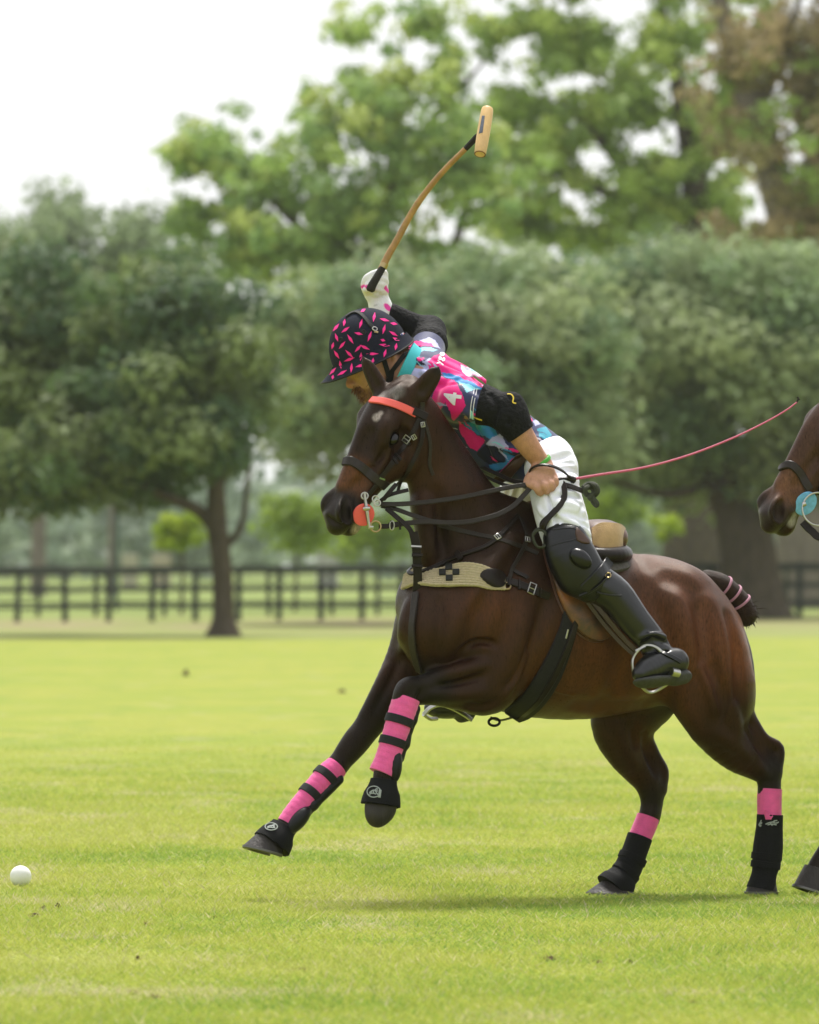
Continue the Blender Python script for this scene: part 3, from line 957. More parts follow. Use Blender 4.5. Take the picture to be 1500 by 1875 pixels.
def ear_prims(base, mid, tip, open_dir, wide=20):
    base, mid, tip = map(np.asarray, (base, mid, tip))
    fl = unit(open_dir)
    out = [C([(base, r(wide * .85)), (base * .6 + mid * .4, r(wide)), (mid * .55 + tip * .45, r(wide * .78)), (mid * .2 + tip * .8, r(wide * .36)), (tip, r(2.0))], r(10), (fl, .55))]
    sh = fl * r(wide * .72)
    out.append(C([(base * .45 + mid * .55 + sh, r(wide * .55)), (mid * .6 + tip * .4 + sh, r(wide * .5)), (mid * .3 + tip * .7 + sh * .6, r(wide * .2))], r(5), (fl, .8), op='-'))
    return out

H1 = Head((745, 717), (-.466, .877), 35, -.27, -.30)

def trunk_prims():
    p = []
    LAT = RIGHT
    def t(px, py, rad, v=0.0): return (L(px, py, v), r(rad))
    # barrel
    p.append(C([t(806, 1108, 84), t(862, 1112, 128), t(945, 1130, 172), t(1040, 1152, 166), t(1130, 1163, 144), t(1196, 1160, 130), t(1240, 1164, 106)], r(30), (LAT, .80)))
    # withers and back
    p.append(C([t(905, 990, 70), t(955, 978, 58), t(1030, 1020, 50), t(1120, 1066, 44), t(1200, 1084, 46)], r(45), (LAT, .62)))
    # croup, hips
    p.append(C([t(1190, 1096, 64), t(1236, 1098, 60), t(1270, 1122, 54)], r(40), (LAT, 1.3)))
    for s in (-1, 1):
        p.append(C([t(1240, 1122, 76, .10 * s), t(1284, 1192, 88, .13 * s), t(1302, 1262, 82, .14 * s)], r(40), (LAT, .72)))
        p.append(C([t(1326, 1152, 34, .07 * s), t(1344, 1220, 34, .09 * s), t(1342, 1290, 40, .11 * s)], r(24), (LAT, .8)))
        # shoulder blade and upper arm muscles, breast
        p.append(C([t(925, 1010, 40, .13 * s), t(880, 1080, 58, .17 * s), t(828, 1150, 52, .18 * s)], r(34), (LAT, .62)))
        p.append(C([t(930, 1110, 62, .19 * s), t(925, 1180, 62, .19 * s), t(900, 1225, 48, .17 * s)], r(30), (LAT, .55)))
        p.append(C([t(790, 1105, 48, .09 * s), t(778, 1160, 46, .10 * s), t(790, 1205, 36, .09 * s)], r(22)))
        p.append(C([t(1060, 1180, 90, .14 * s), t(1145, 1190, 80, .13 * s)], r(50), (LAT, .6)))
    return p

def neck_prims(pts, LAT):
    return [C(pts, r(40), (LAT, .56)),
            C([(p + np.array([0, 0, 0]), q * .6) for p, q in pts[:3]], r(40), (LAT, .95))]

def leg_hind(pts, LAT, hockp, k=14):
    p = [C(pts, r(k), (LAT, .8))]
    return p

# --- first horse
def near(px, py, rad, v=-.13): return (L(px, py, v), r(rad))
def far(px, py, rad, v=.13): return (L(px, py, v), r(rad))

def horse1_prims():
    p = trunk_prims()
    NL = RIGHT
    nk = [(L(898, 1014, 0), r(97)), (L(858, 968, 0), r(87)), (L(828, 918, -.01), r(75)), (L(805, 869, -.01), r(65)), (L(784, 815, -.02), r(56)), (L(764, 770, -.03), r(48)), (L(748, 738, -.03), r(40))]
    p += neck_prims(nk, NL)
    p.append(C([(L(893, 902, 0), r(12)), (L(848, 832, 0), r(11)), (L(803, 773, 0), r(11)), (L(766, 730, -.02), r(11))], r(14)))     # crest
    p.append(C([near(772, 930, 16, -.035), near(786, 1010, 22, -.05)], r(26)))        # windpipe and neck muscles
    p += head_prims(H1)
    # near fore, folded
    p.append(C([near(905, 1190, 70, -.16), near(893, 1246, 62, -.17), near(848, 1253, 48, -.17), near(800, 1259, 33, -.165), near(768, 1264, 27, -.16), near(748, 1268, 27, -.16), near(741, 1290, 22, -.16)], r(16), (NL, .72)))
    p.append(C([near(741, 1285, 21, -.16), near(728, 1330, 17, -.16), near(712, 1385, 16, -.16), near(704, 1418, 20, -.16), near(700, 1448, 17, -.16), near(697, 1470, 19, -.16)], r(8)))
    p.append(C([near(870, 1222, 9, -.225), near(820, 1236, 9, -.215)], r(14)))
    # far fore, reaching
    p.append(C([far(800, 1140, 78, .13), far(762, 1205, 56, .15), far(722, 1262, 40, .15), far(690, 1308, 30, .15), far(668, 1338, 26, .15), far(652, 1358, 26, .15), far(634, 1381, 23, .15), far(618, 1402, 19, .15)], r(18), (NL, .75)))
    p.append(C([far(618, 1402, 19, .15), far(572, 1455, 16, .15), far(535, 1502, 18, .15), far(524, 1516, 20, .15), far(508, 1528, 17, .15), far(498, 1538, 18, .15)], r(8)))
    # near hind
    p.append(C([near(1305, 1262, 80, -.15), near(1318, 1330, 54, -.16), near(1350, 1374, 40, -.155), near(1382, 1398, 30, -.15), near(1402, 1414, 25, -.15), near(1409, 1436, 23, -.15), near(1408, 1470, 19, -.15)], r(18), (NL, .74)))
    p.append(C([near(1372, 1318, 15, -.14), near(1398, 1352, 11, -.15), near(1425, 1371, 11.5, -.15), near(1420, 1412, 13, -.15)], r(12)))
    p.append(C([near(1376, 1348, 17, -.15), near(1398, 1378, 16, -.15), near(1412, 1400, 15, -.15)], r(12), (NL, .6)))
    p.append(C([near(1408, 1450, 19, -.15), near(1405, 1515, 16, -.15), near(1404, 1560, 20, -.15), near(1402, 1588, 17, -.15), near(1397, 1604, 18, -.15)], r(8)))
    # far hind
    p.append(C([far(1180, 1240, 90, .14), far(1140, 1318, 62, .16), far(1146, 1370, 42, .16), far(1168, 1405, 33, .16), far(1186, 1430, 28, .16), far(1194, 1462, 23, .16), far(1190, 1500, 19, .16)], r(20), (NL, .74)))
    p.append(C([far(1184, 1352, 12, .15), far(1200, 1386, 11, .16), far(1214, 1412, 11, .16), far(1210, 1445, 12, .16)], r(12)))
    p.append(C([far(1180, 1365, 15, .16), far(1194, 1395, 14, .16), far(1204, 1420, 14, .16)], r(12), (NL, .6)))
    p.append(C([far(1190, 1490, 18, .16), far(1165, 1552, 15, .16), far(1146, 1596, 19, .16), far(1130, 1612, 16, .16), far(1122, 1620, 17, .16)], r(8)))
    # ears
    p += ear_prims(W(762, 728, -.36), W(782, 704, -.37), W(804, 672, -.38), (.1, -1, -.1), 20)
    p += ear_prims(W(700, 722, -.28), W(686, 692, -.27), W(664, 653, -.26), (-.35, -1, -.2), 17)
    return p

def coat_blobs(H, legs, crest):
    A, N, Sd = H.axes()
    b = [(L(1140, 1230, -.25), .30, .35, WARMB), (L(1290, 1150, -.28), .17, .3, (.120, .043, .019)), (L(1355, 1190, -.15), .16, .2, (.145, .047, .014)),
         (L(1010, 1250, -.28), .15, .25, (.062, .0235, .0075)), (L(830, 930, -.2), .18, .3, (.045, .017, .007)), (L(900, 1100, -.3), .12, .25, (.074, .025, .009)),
         (L(1220, 1050, -.05), .22, .3, (.088, .036, .021)), (L(1160, 1345, .16), .09, .12, (.062, .022, .009)), (L(850, 1000, -.1), .2, .25, (.018, .0085, .0055))]  # chestnut patches; croup and rump also lightened to paint in their highlight
    for ch, rad, soft in legs: b.append((ch, rad, soft, BLK))
    for ch, rad, soft in crest: b.append((ch, rad, soft, (.055, .048, .045)))  # grey of the clipped mane, with the sweat sheen painted in
    b += [(C([(H(40, 30, 0), .01), (H(160, 30, 0), .01)], 0), .08, .1, (.015, .008, .006)),
          (C([(H(180, 24, 10), .01), (H(222, 16, 12), .01)], 0), .055, .06, (.088, .034, .0135)),
          (C([(H(250, 8, -20), .01), (H(250, 8, 20), .01), (H(276, 0, 0), .01)], 0), .072, .05, (.010, .008, .0075)),
          (H(88, 12, 46), .034, .026, (.0055, .004, .0038)), (H(249, 16, 31), .027, .016, (.003, .0025, .0025))]
    return b

def finish_horse(root, prims, blobs, vox, H, name='body'):
    P, Q = sculpt(prims, vox, smooth=2)
    c = paint(P, BAY, blobs)
    ob = mesh_obj(name, P, Q, M_COAT, root, cols=c)
    A, N, Sd = H.axes()
    for s in (1, -1):
        u = np.linspace(0, math.pi, 9); w = np.linspace(0, 2 * math.pi, 17)[:-1]
        V = []; 
        for a in u:
            for q in w:
                V.append(H(87, 8, 41.5 * s) + r(14) * (math.cos(a) * Sd * s + math.sin(a) * (math.cos(q) * A + math.sin(q) * N * .85)))
        f = [(i * 16 + j, i * 16 + (j + 1) % 16, (i + 1) * 16 + (j + 1) % 16, (i + 1) * 16 + j) for i in range(8) for j in range(16)]
        mesh_obj('eye', V, f, M_EYE, root)
    return P, Q

def hoof(root, top, toe, heel, lat, rt, hgt_dir=None, wid=None, shoe=True, name='hoof'):
    """a hoof from its coronet centre to the ground line toe-heel; lat: sideways direction"""
    top, toe, heel = map(lambda a: np.asarray(a, float), (top, toe, heel))
    ctr = toe * .47 + heel * .53
    fw = unit(toe - heel); lat = unit(np.asarray(lat, float) - (np.asarray(lat, float) @ fw) * fw)
    ln = np.linalg.norm(toe - heel) / 2
    wd = ln * .86 if wid is None else wid
    n = 22
    rows = []
    for k, (t, sc, lift) in enumerate([(0, 1, 0), (.06, 1.0, 0), (.5, .88, 0), (.9, .74, 0), (1, .70, 0), (1.02, .5, 0)]):
        c = ctr * (1 - t) + top * t
        lt = ln * (1 - t) + rt * t; wt = wd * (1 - t) + rt * .95 * t
        ring = []
        for i in range(n):
            a = 2 * math.pi * i / n
            x, y = math.cos(a), math.sin(a)
            x = x if x > 0 else x * (.92)
            ring.append(c + fw * x * lt * (1 if k < 5 else .6) + lat * y * wt * (1 if k < 5 else .6))
        rows.append(ring)
    V = np.array(rows).reshape(-1, 3); K = len(rows)
    f = [(k * n + i, k * n + (i + 1) % n, (k + 1) * n + (i + 1) % n, (k + 1) * n + i) for k in range(K - 1) for i in range(n)]
    f.append(tuple(range(n - 1, -1, -1))); f.append(tuple((K - 1) * n + i for i in range(n)))
    ob = mesh_obj(name, V, f, M_HORN, root)
    if shoe:
        dn = unit(np.cross(fw, lat)); 
        if dn @ (top - ctr) > 0: dn = -dn
        ts = np.linspace(-2.3, 2.3, 19)
        pos = [ctr + dn * .006 + fw * math.cos(a) * ln * .93 + lat * math.sin(a) * wd * .93 for a in ts]
        v, f2 = ribbon(pos, np.tile(dn, (len(pos), 1)), .02, .011)
        mesh_obj('horseshoe', v, f2, M_IRON, ob)
    return ob

horse = empty('horse', (L(1060, 1025, 0)[0], L(1060, 1025, 0)[1], 0), 'dark bay polo pony in pink leg wraps galloping with its rider', 'horse', 'polo ponies')
NF = [near(790, 1259, 30, -.165), near(745, 1270, 28, -.16), near(725, 1340, 20, -.16), near(700, 1450, 20, -.16)]
FF = [far(690, 1308, 30, .15), far(640, 1375, 24, .15), far(570, 1456, 18, .15), far(500, 1535, 18, .15)]
NH = [near(1412, 1410, 22, -.15), near(1409, 1440, 22, -.15), near(1404, 1600, 20, -.15)]
FH = [far(1193, 1462, 22, .16), far(1192, 1490, 22, .16), far(1125, 1618, 20, .16)]
legblk = [(C(NF, 0), .03, .09), (C(FF, 0), .05, .14), (C(NH, 0), .03, .09), (C(FH, 0), .03, .10)]
crest = [(C([(L(899, 893, 0), r(6)), (L(854, 823, 0), r(6)), (L(809, 764, 0), r(6)), (L(770, 721, -.02), r(5))], 0), .008, .016)]
blobs1 = coat_blobs(H1, legblk, crest)
blobs1 += [(W(698, 762, H1(60, 48, 0)[1] - 30), .020, .018, (.30, .26, .24)), (H1(262, -36, 18), .03, .03, (.42, .36, .30)), (H1(250, -42, 14), .02, .02, (.35, .30, .26))]
blobs1 += [(C([(W(702, 722, -.36), r(2)), (W(728, 716, -.38), r(2))], 0), .022, .03, (.10, .09, .085)), (C([(W(700, 722, -.28), r(8)), (W(664, 653, -.26), r(8))], 0), .012, .02, (.022, .013, .010)), (C([(W(765, 728, -.36), r(8)), (W(804, 672, -.38), r(8))], 0), .012, .02, (.020, .012, .010)),
           (W(802, 676, -.38), .022, .02, BLK)]
pr1 = horse1_prims()
P, Q = sculpt(pr1, .011)
B0 = bvh_of(P, Q)
MUSCLES = [
    # neck, shoulder, breast
    ([(800, 905), (806, 960), (800, 1015)], 12, -5, 22), ([(775, 920), (782, 965), (784, 1015)], 14, 5, 18), ([(850, 870), (880, 930), (905, 985)], 26, 6, 34), ([(835, 960), (850, 1010)], 20, 5, 26),
    ([(935, 985), (905, 1030), (868, 1090), (838, 1130)], 10, 4, 20), ([(965, 1010), (930, 1060), (890, 1120)], 12, -5, 26), ([(905, 1095), (900, 1135), (880, 1165)], 24, 6, 26),
    ([(1000, 1100), (975, 1160), (950, 1215), (935, 1250)], 12, -7, 22), ([(955, 1130), (945, 1180), (928, 1225)], 22, 7, 24), ([(960, 1200), (948, 1240), (930, 1270)], 7, 4, 8),
    ([(806, 1110), (814, 1145), (806, 1190)], 13, -3.5, 20), ([(838, 1115), (836, 1150), (818, 1200)], 18, 4.5, 20), ([(778, 1110), (772, 1150), (780, 1190)], 16, 3.5, 18), ([(745, 1110), (736, 1150), (738, 1190)], 14, 4, 16),
    # fore arm and knee
    ([(905, 1180), (885, 1172), (862, 1178), (842, 1192)], 7, -5, 9), ([(888, 1215), (850, 1225), (805, 1238)], 13, 5, 12), ([(880, 1240), (830, 1254), (792, 1262)], 6, -4, 10), ([(880, 1268), (840, 1275), (800, 1272)], 13, 4, 12), ([(905, 1285), (880, 1296), (858, 1292)], 8, -4, 10),
    ([(760, 1246), (744, 1252), (734, 1268)], 8, 3, 8), ([(775, 1262), (768, 1275), (762, 1288)], 6, -3, 8), ([(728, 1215), (706, 1255), (684, 1295)], 8, -4, 14), ([(708, 1225), (688, 1265), (668, 1305)], 10, 4, 12),
    # barrel and flank
    ([(1140, 1210), (1130, 1250), (1110, 1290)], 16, -3, 30), ([(1215, 1150), (1205, 1210), (1210, 1260)], 22, -6, 40), ([(1060, 1290), (1120, 1296), (1180, 1290)], 18, -4, 26), ([(1175, 1080), (1195, 1110), (1230, 1120)], 16, -4, 40),
    # croup, thigh, gaskin
    ([(1230, 1060), (1262, 1085), (1290, 1130)], 20, -4, 30), ([(1240, 1110), (1262, 1160), (1268, 1215)], 26, 7, 34), ([(1300, 1110), (1318, 1165), (1322, 1225)], 24, 4, 30), ([(1282, 1120), (1292, 1180), (1294, 1235)], 14, -3, 28),
    ([(1332, 1130), (1346, 1190), (1352, 1260), (1356, 1310)], 10, -3.2, 20), ([(1285, 1225), (1300, 1265), (1310, 1300)], 9, 3, 14), ([(1305, 1225), (1322, 1270), (1330, 1310)], 10, -3, 18), ([(1250, 1270), (1262, 1310), (1284, 1345)], 20, 6, 24), ([(1345, 1300), (1350, 1335), (1345, 1360)], 14, 5, 16),
    ([(1310, 1340), (1340, 1362), (1370, 1388)], 13, 4, 14), ([(1365, 1335), (1385, 1362), (1400, 1385)], 8, -5, 10), ([(1392, 1405), (1404, 1420)], 9, 3, 8),
    ([(1178, 1345), (1186, 1380), (1200, 1415)], 8, -5, 10), ([(1130, 1330), (1140, 1365), (1160, 1400)], 14, 4, 14), ([(1160, 1325), (1164, 1360)], 8, -4, 14),
    # veins
    ([(1262, 1190), (1250, 1230), (1258, 1262)], 2.6, 1.6, 5), ([(1336, 1240), (1338, 1285), (1330, 1320)], 2.6, 1.6, 5), ([(985, 1240), (1010, 1262), (1050, 1272)], 2.4, 1.4, 5), ([(845, 1215), (815, 1226), (788, 1240)], 2.2, 1.4, 4), ([(700, 862), (684, 848), (668, 835)], 2.0, 1.3, 4), ([(712, 838), (700, 852), (694, 868)], 2.0, 1.3, 4),
    # head
    ([(742, 800), (752, 822), (752, 850)], 9, -4, 16), ([(700, 812), (690, 832), (676, 850)], 5, 2.5, 8), ([(675, 795), (668, 815), (662, 835)], 9, -4, 16), ([(650, 885), (640, 905), (632, 915)], 8, -3, 12), ([(735, 880), (750, 872), (762, 850)], 8, 3, 14), ([(655, 905), (650, 930), (652, 948)], 6, -3, 9), ([(600, 945), (612, 958), (630, 962)], 4, -2.5, 6),
]
pr1 += relief(MUSCLES, B0)
for px, py, rad_, soft_, col_ in ((690, 764, .016, .014, (.34, .29, .27)), (697, 757, .010, .012, (.34, .29, .27)), (706, 721, .012, .022, (.10, .09, .085)), (725, 728, .010, .012, (.16, .15, .145)), (800, 1045, .03, .06, (.05, .022, .012)), (720, 1140, .04, .08, (.05, .022, .012))):
    hh = cast(px, py, [B0])
    if hh is not None: blobs1.append((hh[0], rad_, soft_, col_))
HP, HQ = finish_horse(horse, pr1, blobs1, VOX_H, H1)
BH = bvh_of(HP, HQ)

LATN = -RIGHT
P, Q = sculpt([C([(L(698, 1462, -.16), r(27)), (L(697, 1478, -.165), r(29)), (L(692, 1492, -.175), r(23)), (L(690, 1500, -.18), r(15))], r(6), (np.array([.2, 1, .25]), .85))], .005, smooth=1)
mesh_obj('hoof', P, Q, M_HORN, horse)
hoof(horse, L(498, 1526, .15), L(447, 1546, .15), L(516, 1566, .15), RIGHT, r(22))
hoof(horse, L(1398, 1602, -.15), L(1366, 1632, -.15), L(1422, 1632, -.15), RIGHT, r(22))
hoof(horse, L(1124, 1614, .16), L(1074, 1634, .16), L(1160, 1637, .16), RIGHT, r(22))

# tail: doubled up and tied
tail_c = [(L(1296, 1062, 0), r(20)), (L(1318, 1070, 0), r(22)), (L(1338, 1086, .0), r(22)), (L(1354, 1104, .0), r(23)), (L(1364, 1124, .0), r(25))]
P, Q = sculpt([C([(a, b * .95) for a, b in tail_c], r(8))], .005, smooth=1)
tail = mesh_obj('tail', P, Q, M_HAIR, horse)
V, f = [], []
rg = np.random.default_rng(8)
axis = catmull(np.array([[*a, b] for a, b in tail_c]), 6)
for i in range(1700):
    if i < 1000: k = rg.integers(len(axis) - 6, len(axis))
    else: k = rg.integers(0, len(axis))
    a = axis[k]; g = unit(rg.normal(0, 1, 3))
    ax_ = unit(axis[min(k + 1, len(axis) - 1), :3] - axis[max(k - 1, 0), :3])
    g = unit(g - (g @ ax_) * ax_ * (.2 if k > len(axis) - 5 else .9))
    p0 = a[:3] + g * a[3] * .8
    ln = r(5 + 10 * rg.random()) if i < 1000 else r(3 + 4 * rg.random())
    dr = unit(g * .45 + ax_ * (1.1 if i < 1000 else .9) + rg.normal(0, .25, 3))
    if i % 60 == 0: ln *= 2.2; dr = unit(g + ax_ * .4)
    sd = unit(np.cross(dr, rg.normal(0, 1, 3))) * .0016
    p1 = p0 + dr * ln * .6; p2 = p0 + dr * ln + np.array([0, 0, -1]) * ln * .15
    j = len(V); V += [p0 - sd, p0 + sd, p1 + sd * .8, p1 - sd * .8, p2]
    f += [(j, j + 1, j + 2, j + 3), (j + 3, j + 2, j + 4)]
o = mesh_obj('tail_tuft', V, f, M_HAIR, tail, smooth=False); o['kind'] = 'stuff'
M_TIE = mat('tail_tape', (.50, .24, .33), rough=.6, noise=.15, nscale=80)
for t in (.36, .58, .76):
    i = int(t * (len(axis) - 1)); a = axis[i]; tg = unit(axis[i + 1, :3] - axis[i - 1, :3])
    u = unit(np.cross(tg, [0, .3, 1])); w = np.cross(tg, u)
    rp = ringpts(a[:3], u, w, a[3] * 1.0, n=24)
    v, f = ribbon(rp, (rp - a[:3]), r(4.5), r(2.2), closed=True)
    mesh_obj('tail_tape', v, f, M_TIE, tail)

# ------------------------------------------------------------------ leg wear of the first horse
M_PINK = mat('pink_fleece', (.84, .13, .37), rough=.95, spec=.1, noise=.14, nscale=30, bump=.5, bscale=260, sheen=.4)
M_NEO = mat('black_neoprene', (.008, .008, .009), rough=.75, spec=.15, noise=.3, nscale=90, bump=.4, bscale=300)
M_SHELL = mat('black_shell', (.010, .010, .012), rough=.36, spec=.25, noise=.3, nscale=40, bump=.25, bscale=150)
M_LOGO = mat('pale_print', (.30, .33, .31), rough=.7)
M_STRAPW = mat('wrap_strap', (.014, .015, .017), rough=.6, spec=.2, bump=.3, bscale=300)

def leg_tube(name, line, radii, material, parent, vox=.004, cuts=(), ridges=0, infl=0):
    """a sleeve round a leg: closed surface along measured leg axis"""
    A = catmull(np.array([[*p, q] for p, q in zip(line, radii)]), 10)
    k = 28
    pos, rad = A[:, :3], A[:, 3].copy()
    if ridges:
        L_ = np.r_[0, np.cumsum(np.linalg.norm(np.diff(pos, axis=0), axis=1))]
        A2 = np.linspace(0, L_[-1], ridges * 6)
        pos = np.stack([np.interp(A2, L_, pos[:, i]) for i in range(3)], 1); rad = np.interp(A2, L_, rad)
        rad = rad * (1 + .011 * np.sin(np.arange(len(rad)) * 2 * math.pi / 6 + .4 * np.sin(np.arange(len(rad)) * .9)))
    # turned edges
    e = unit(pos[1] - pos[0]) * .004; e2 = unit(pos[-1] - pos[-2]) * .004
    pos = np.vstack([pos[0] + e * .5, pos[0] - e * .2, pos, pos[-1] + e2 * .2, pos[-1] - e2 * .5]); rad = np.r_[rad[0] * .9, rad[0] * .985, rad, rad[-1] * .985, rad[-1] * .9]
    v, f = tube(pos, rad, k)
    return mesh_obj(name, v, f, material, parent)

def band_round(name, p0, p1, rad, width, thick, material, parent, lat, fl=1.0):
    """strap round a leg at p0, perpendicular to p1-p0"""
    tg = unit(p1 - p0); u = unit(np.cross(tg, lat)); w = np.cross(tg, u)
    rp = ringpts(p0, u, w, rad, rad * fl, 26)
    v, f = ribbon(rp, rp - p0, width, thick, closed=True)
    return mesh_obj(name, v, f, material, parent)

def fore_wear(pts, radii, shell_side, parent, tt):
    """pink bandage, two straps and the padded shell down the back of the cannon"""
    pts = [np.asarray(p) for p in pts]
    wrap = leg_tube('leg_wrap', pts, radii, M_PINK, parent, ridges=13)
    A = catmull(np.array([[*p, q] for p, q in zip(pts, radii)]), 10)
    nA = len(A) - 1
    for t in tt:
        i = int(t * nA)
        band_round('strap', A[i, :3], A[min(i + 2, nA), :3], A[i, 3] * 1.05, r(15), r(2.6), M_STRAPW, wrap, RIGHT)
    bk = np.asarray(shell_side)
    sh = []; nA = len(A) - 1
    for t, q, o in ((.20, .42, .86), (.38, .46, .84), (.56, .46, .84), (.70, .50, .82)):
        i = int(t * nA); sh.append((A[i, :3] + bk * A[i, 3] * o, A[i, 3] * q))
    i = int(.84 * nA); ax_ = unit(A[min(i + 3, nA), :3] - A[max(i - 3, 0), :3])
    cm = unit(np.array([0, -1., 0]) - ax_ * ax_[1] * -1)
    pc = A[i, :3] + bk * A[i, 3] * .72 + cm * A[i, 3] * .45
    P, Q = sculpt([C(sh, r(4)), C([(A[int(.30 * nA), :3] + bk * A[i, 3] * .85, A[i, 3] * .5), (A[int(.34 * nA), :3] + bk * A[i, 3] * .9, A[i, 3] * .52)], r(3)), C([(A[int(.52 * nA), :3] + bk * A[i, 3] * .85, A[i, 3] * .52), (A[int(.57 * nA), :3] + bk * A[i, 3] * .9, A[i, 3] * .54)], r(3)),
                   E(pc, (r(14), r(31), r(15)), (bk, ax_, np.cross(bk, ax_)), r(4))], .004, smooth=1)
    mesh_obj('tendon_guard', P, Q, M_SHELL, wrap)
    return wrap

wr1 = fore_wear([L(745, 1278, -.16), L(737, 1302, -.16), L(722, 1350, -.16), L(709, 1392, -.16), L(699, 1416, -.16)], [r(q) for q in (24.5, 25, 23, 23, 24)], unit(L(760, 1345, -.17) - L(722, 1340, -.16)), horse, (.37, .57))
wr2 = fore_wear([L(617, 1403, .15), L(600, 1421, .15), L(566, 1458, .15), L(540, 1489, .15), L(526, 1510, .15)], [r(q) for q in (21.5, 24, 21, 20, 20)], unit(L(604, 1470, .10) - L(578, 1452, .15)), horse, (.29, .49))

def bell_boot(c_top, c_bot, r_top, r_bot, parent, logo_at=None, tilt=None, flat=1.0):
    ct, cb = np.asarray(c_top), np.asarray(c_bot)
    ax_ = cb - ct
    pos = [ct - ax_ * .02, ct, ct + ax_ * .12, ct + ax_ * .3, ct + ax_ * .55, ct + ax_ * .8, cb, cb + ax_ * .02, cb - ax_ * .02]
    q = [r_top * .9, r_top, r_top * 1.04, r_top * .98 + (r_bot - r_top) * .35, r_top + (r_bot - r_top) * .75, r_bot * .97, r_bot, r_bot * .97, r_bot * .86]
    v, f = tube(pos, q, 30)
    v = np.array(v)
    for i in range(len(v)):
        s_ = 1 + .018 * math.sin(i * 1.7) ; v[i] = ct + (v[i] - ct) * s_
    ob = mesh_obj('bell_boot', v, f, M_NEO, parent)
    return ob, bvh_of(v, f)

def squiggle(px, py, w, h, bv, parent, kind):
    """the woven badge: an oval ring with a leaping horse inside, or the small word tab"""
    parts = []
    if kind == 'oval':
        t = np.linspace(0, 2 * math.pi, 25)[:-1]
        pts = [(px + math.cos(a) * w / 2, py + math.sin(a) * h / 2) for a in t] + [(px + w / 2, py)]
        pos, nor = lay(pts, [bv], 3, .0025); parts.append(ribbon(pos, nor, r(2.0), .0015))
        strokes = [[(-.32, .1), (-.12, -.1), (.1, -.12), (.3, -.02)], [(.1, -.12), (.2, -.28), (.3, -.2)], [(-.12, -.08), (-.3, .28)], [(.12, -.08), (.3, .26)], [(-.3, .2), (-.05, .12), (.18, .22)], [(-.02, -.1), (0, .2)]]
    else:
        strokes = [[(-.45, .2), (-.2, -.05), (.1, -.15), (.28, -.4)], [(.1, -.15), (.3, .1), (.5, -.15)], [(-.3, .3), (0, .12), (.35, .3)], [(-.1, 0), (.05, .4)], [(.15, -.35), (.4, -.38)]]
    for s_ in strokes:
        pos, nor = lay([(px + a * w, py + b * h) for a, b in s_], [bv], 3, .003); parts.append(ribbon(pos, nor, r(2.2), .0015))
    v, f = join(parts)
    mesh_obj('badge', v, f, M_LOGO, parent)

bb, bv = bell_boot(L(703, 1428, -.16), L(697, 1474, -.165), r(24), r(36), horse)
squiggle(685, 1450, 24, 20, bv, bb, 'oval')
v, f = slab([(689 + 2, 1444), (697 + 2, 1446), (696 + 2, 1463), (688 + 2, 1461)], [bv], .002)
v, f = slab([(694, 1446), (699, 1447), (697, 1461), (692, 1460)], [bv], .002)
mesh_obj('badge', v, f, M_LOGO, bb)
bb, bv = bell_boot(L(520, 1514, .15), L(498, 1546, .15), r(24), r(37), horse)
squiggle(497, 1514, 22, 13, bv, bb, 'oval')

# hind boots: tall neoprene sleeves over a pink bandage
def hind_wear(wrap, wr, boot, br, parent):
    w = leg_tube('leg_wrap', wrap, [r(q) for q in wr], M_PINK, parent)
    b = leg_tube('leg_boot', boot, [r(q) for q in br], M_NEO, parent)
    return w, b
w1, b1 = hind_wear([L(1410, 1444, -.15), L(1409, 1462, -.15), L(1409, 1500, -.15)], (22.5, 23, 22.5), [L(1410, 1492, -.15), L(1409, 1515, -.15), L(1406, 1556, -.15), L(1403, 1582, -.15), L(1399, 1602, -.15), L(1394, 1628, -.15)], (24.5, 25, 28, 26, 23.5, 28), horse)
w2, b2 = hind_wear([L(1187, 1496, .16), L(1182, 1510, .16), L(1170, 1538, .16)], (21.5, 22, 21.5), [L(1172, 1532, .16), L(1162, 1560, .16), L(1150, 1590, .16), L(1138, 1608, .16), L(1122, 1621, .16)], (24, 24, 26, 25, 18), horse)
# the tall boots wrap lower behind the hoof
leg_tube('leg_boot', [L(1142, 1600, .16), L(1134, 1614, .16), L(1122, 1628, .16)], [r(q) for q in (25, 33, 36)], M_NEO, horse)
bvb = bvh_of([tuple(v.co + horse.location) for v in b1.data.vertices], [tuple(p.vertices) for p in b1.data.polygons])
squiggle(1413, 1507, 24, 12, bvb, b1, 'word')
squiggle(1393, 1508, 6, 15, bvb, b1, 'word')
# pink V of the bandage showing in the notch of the near hind boot
v, f = slab([(1398, 1484), (1432, 1482), (1428, 1487), (1415, 1496), (1412, 1501), (1402, 1501)], [bvb], .002)
mesh_obj('wrap_edge', v, f, M_PINK, w1)
for (c0, c1, rad, fl) in ((L(1404, 1568, -.15), L(1402, 1590, -.15), r(28), 1), (L(1402, 1584, -.15), L(1400, 1600, -.15), r(27), 1)):
    band_round('strap', c0, c1, rad, r(12), r(1.6), M_NEO, b1, RIGHT, fl)
for (c0, c1, rad, fl) in ((L(1158, 1572, .16), L(1150, 1590, .16), r(26.5), 1), (L(1146, 1598, .16), L(1136, 1610, .16), r(27), 1)):
    band_round('strap', c0, c1, rad, r(12), r(1.6), M_NEO, b2, RIGHT, fl)

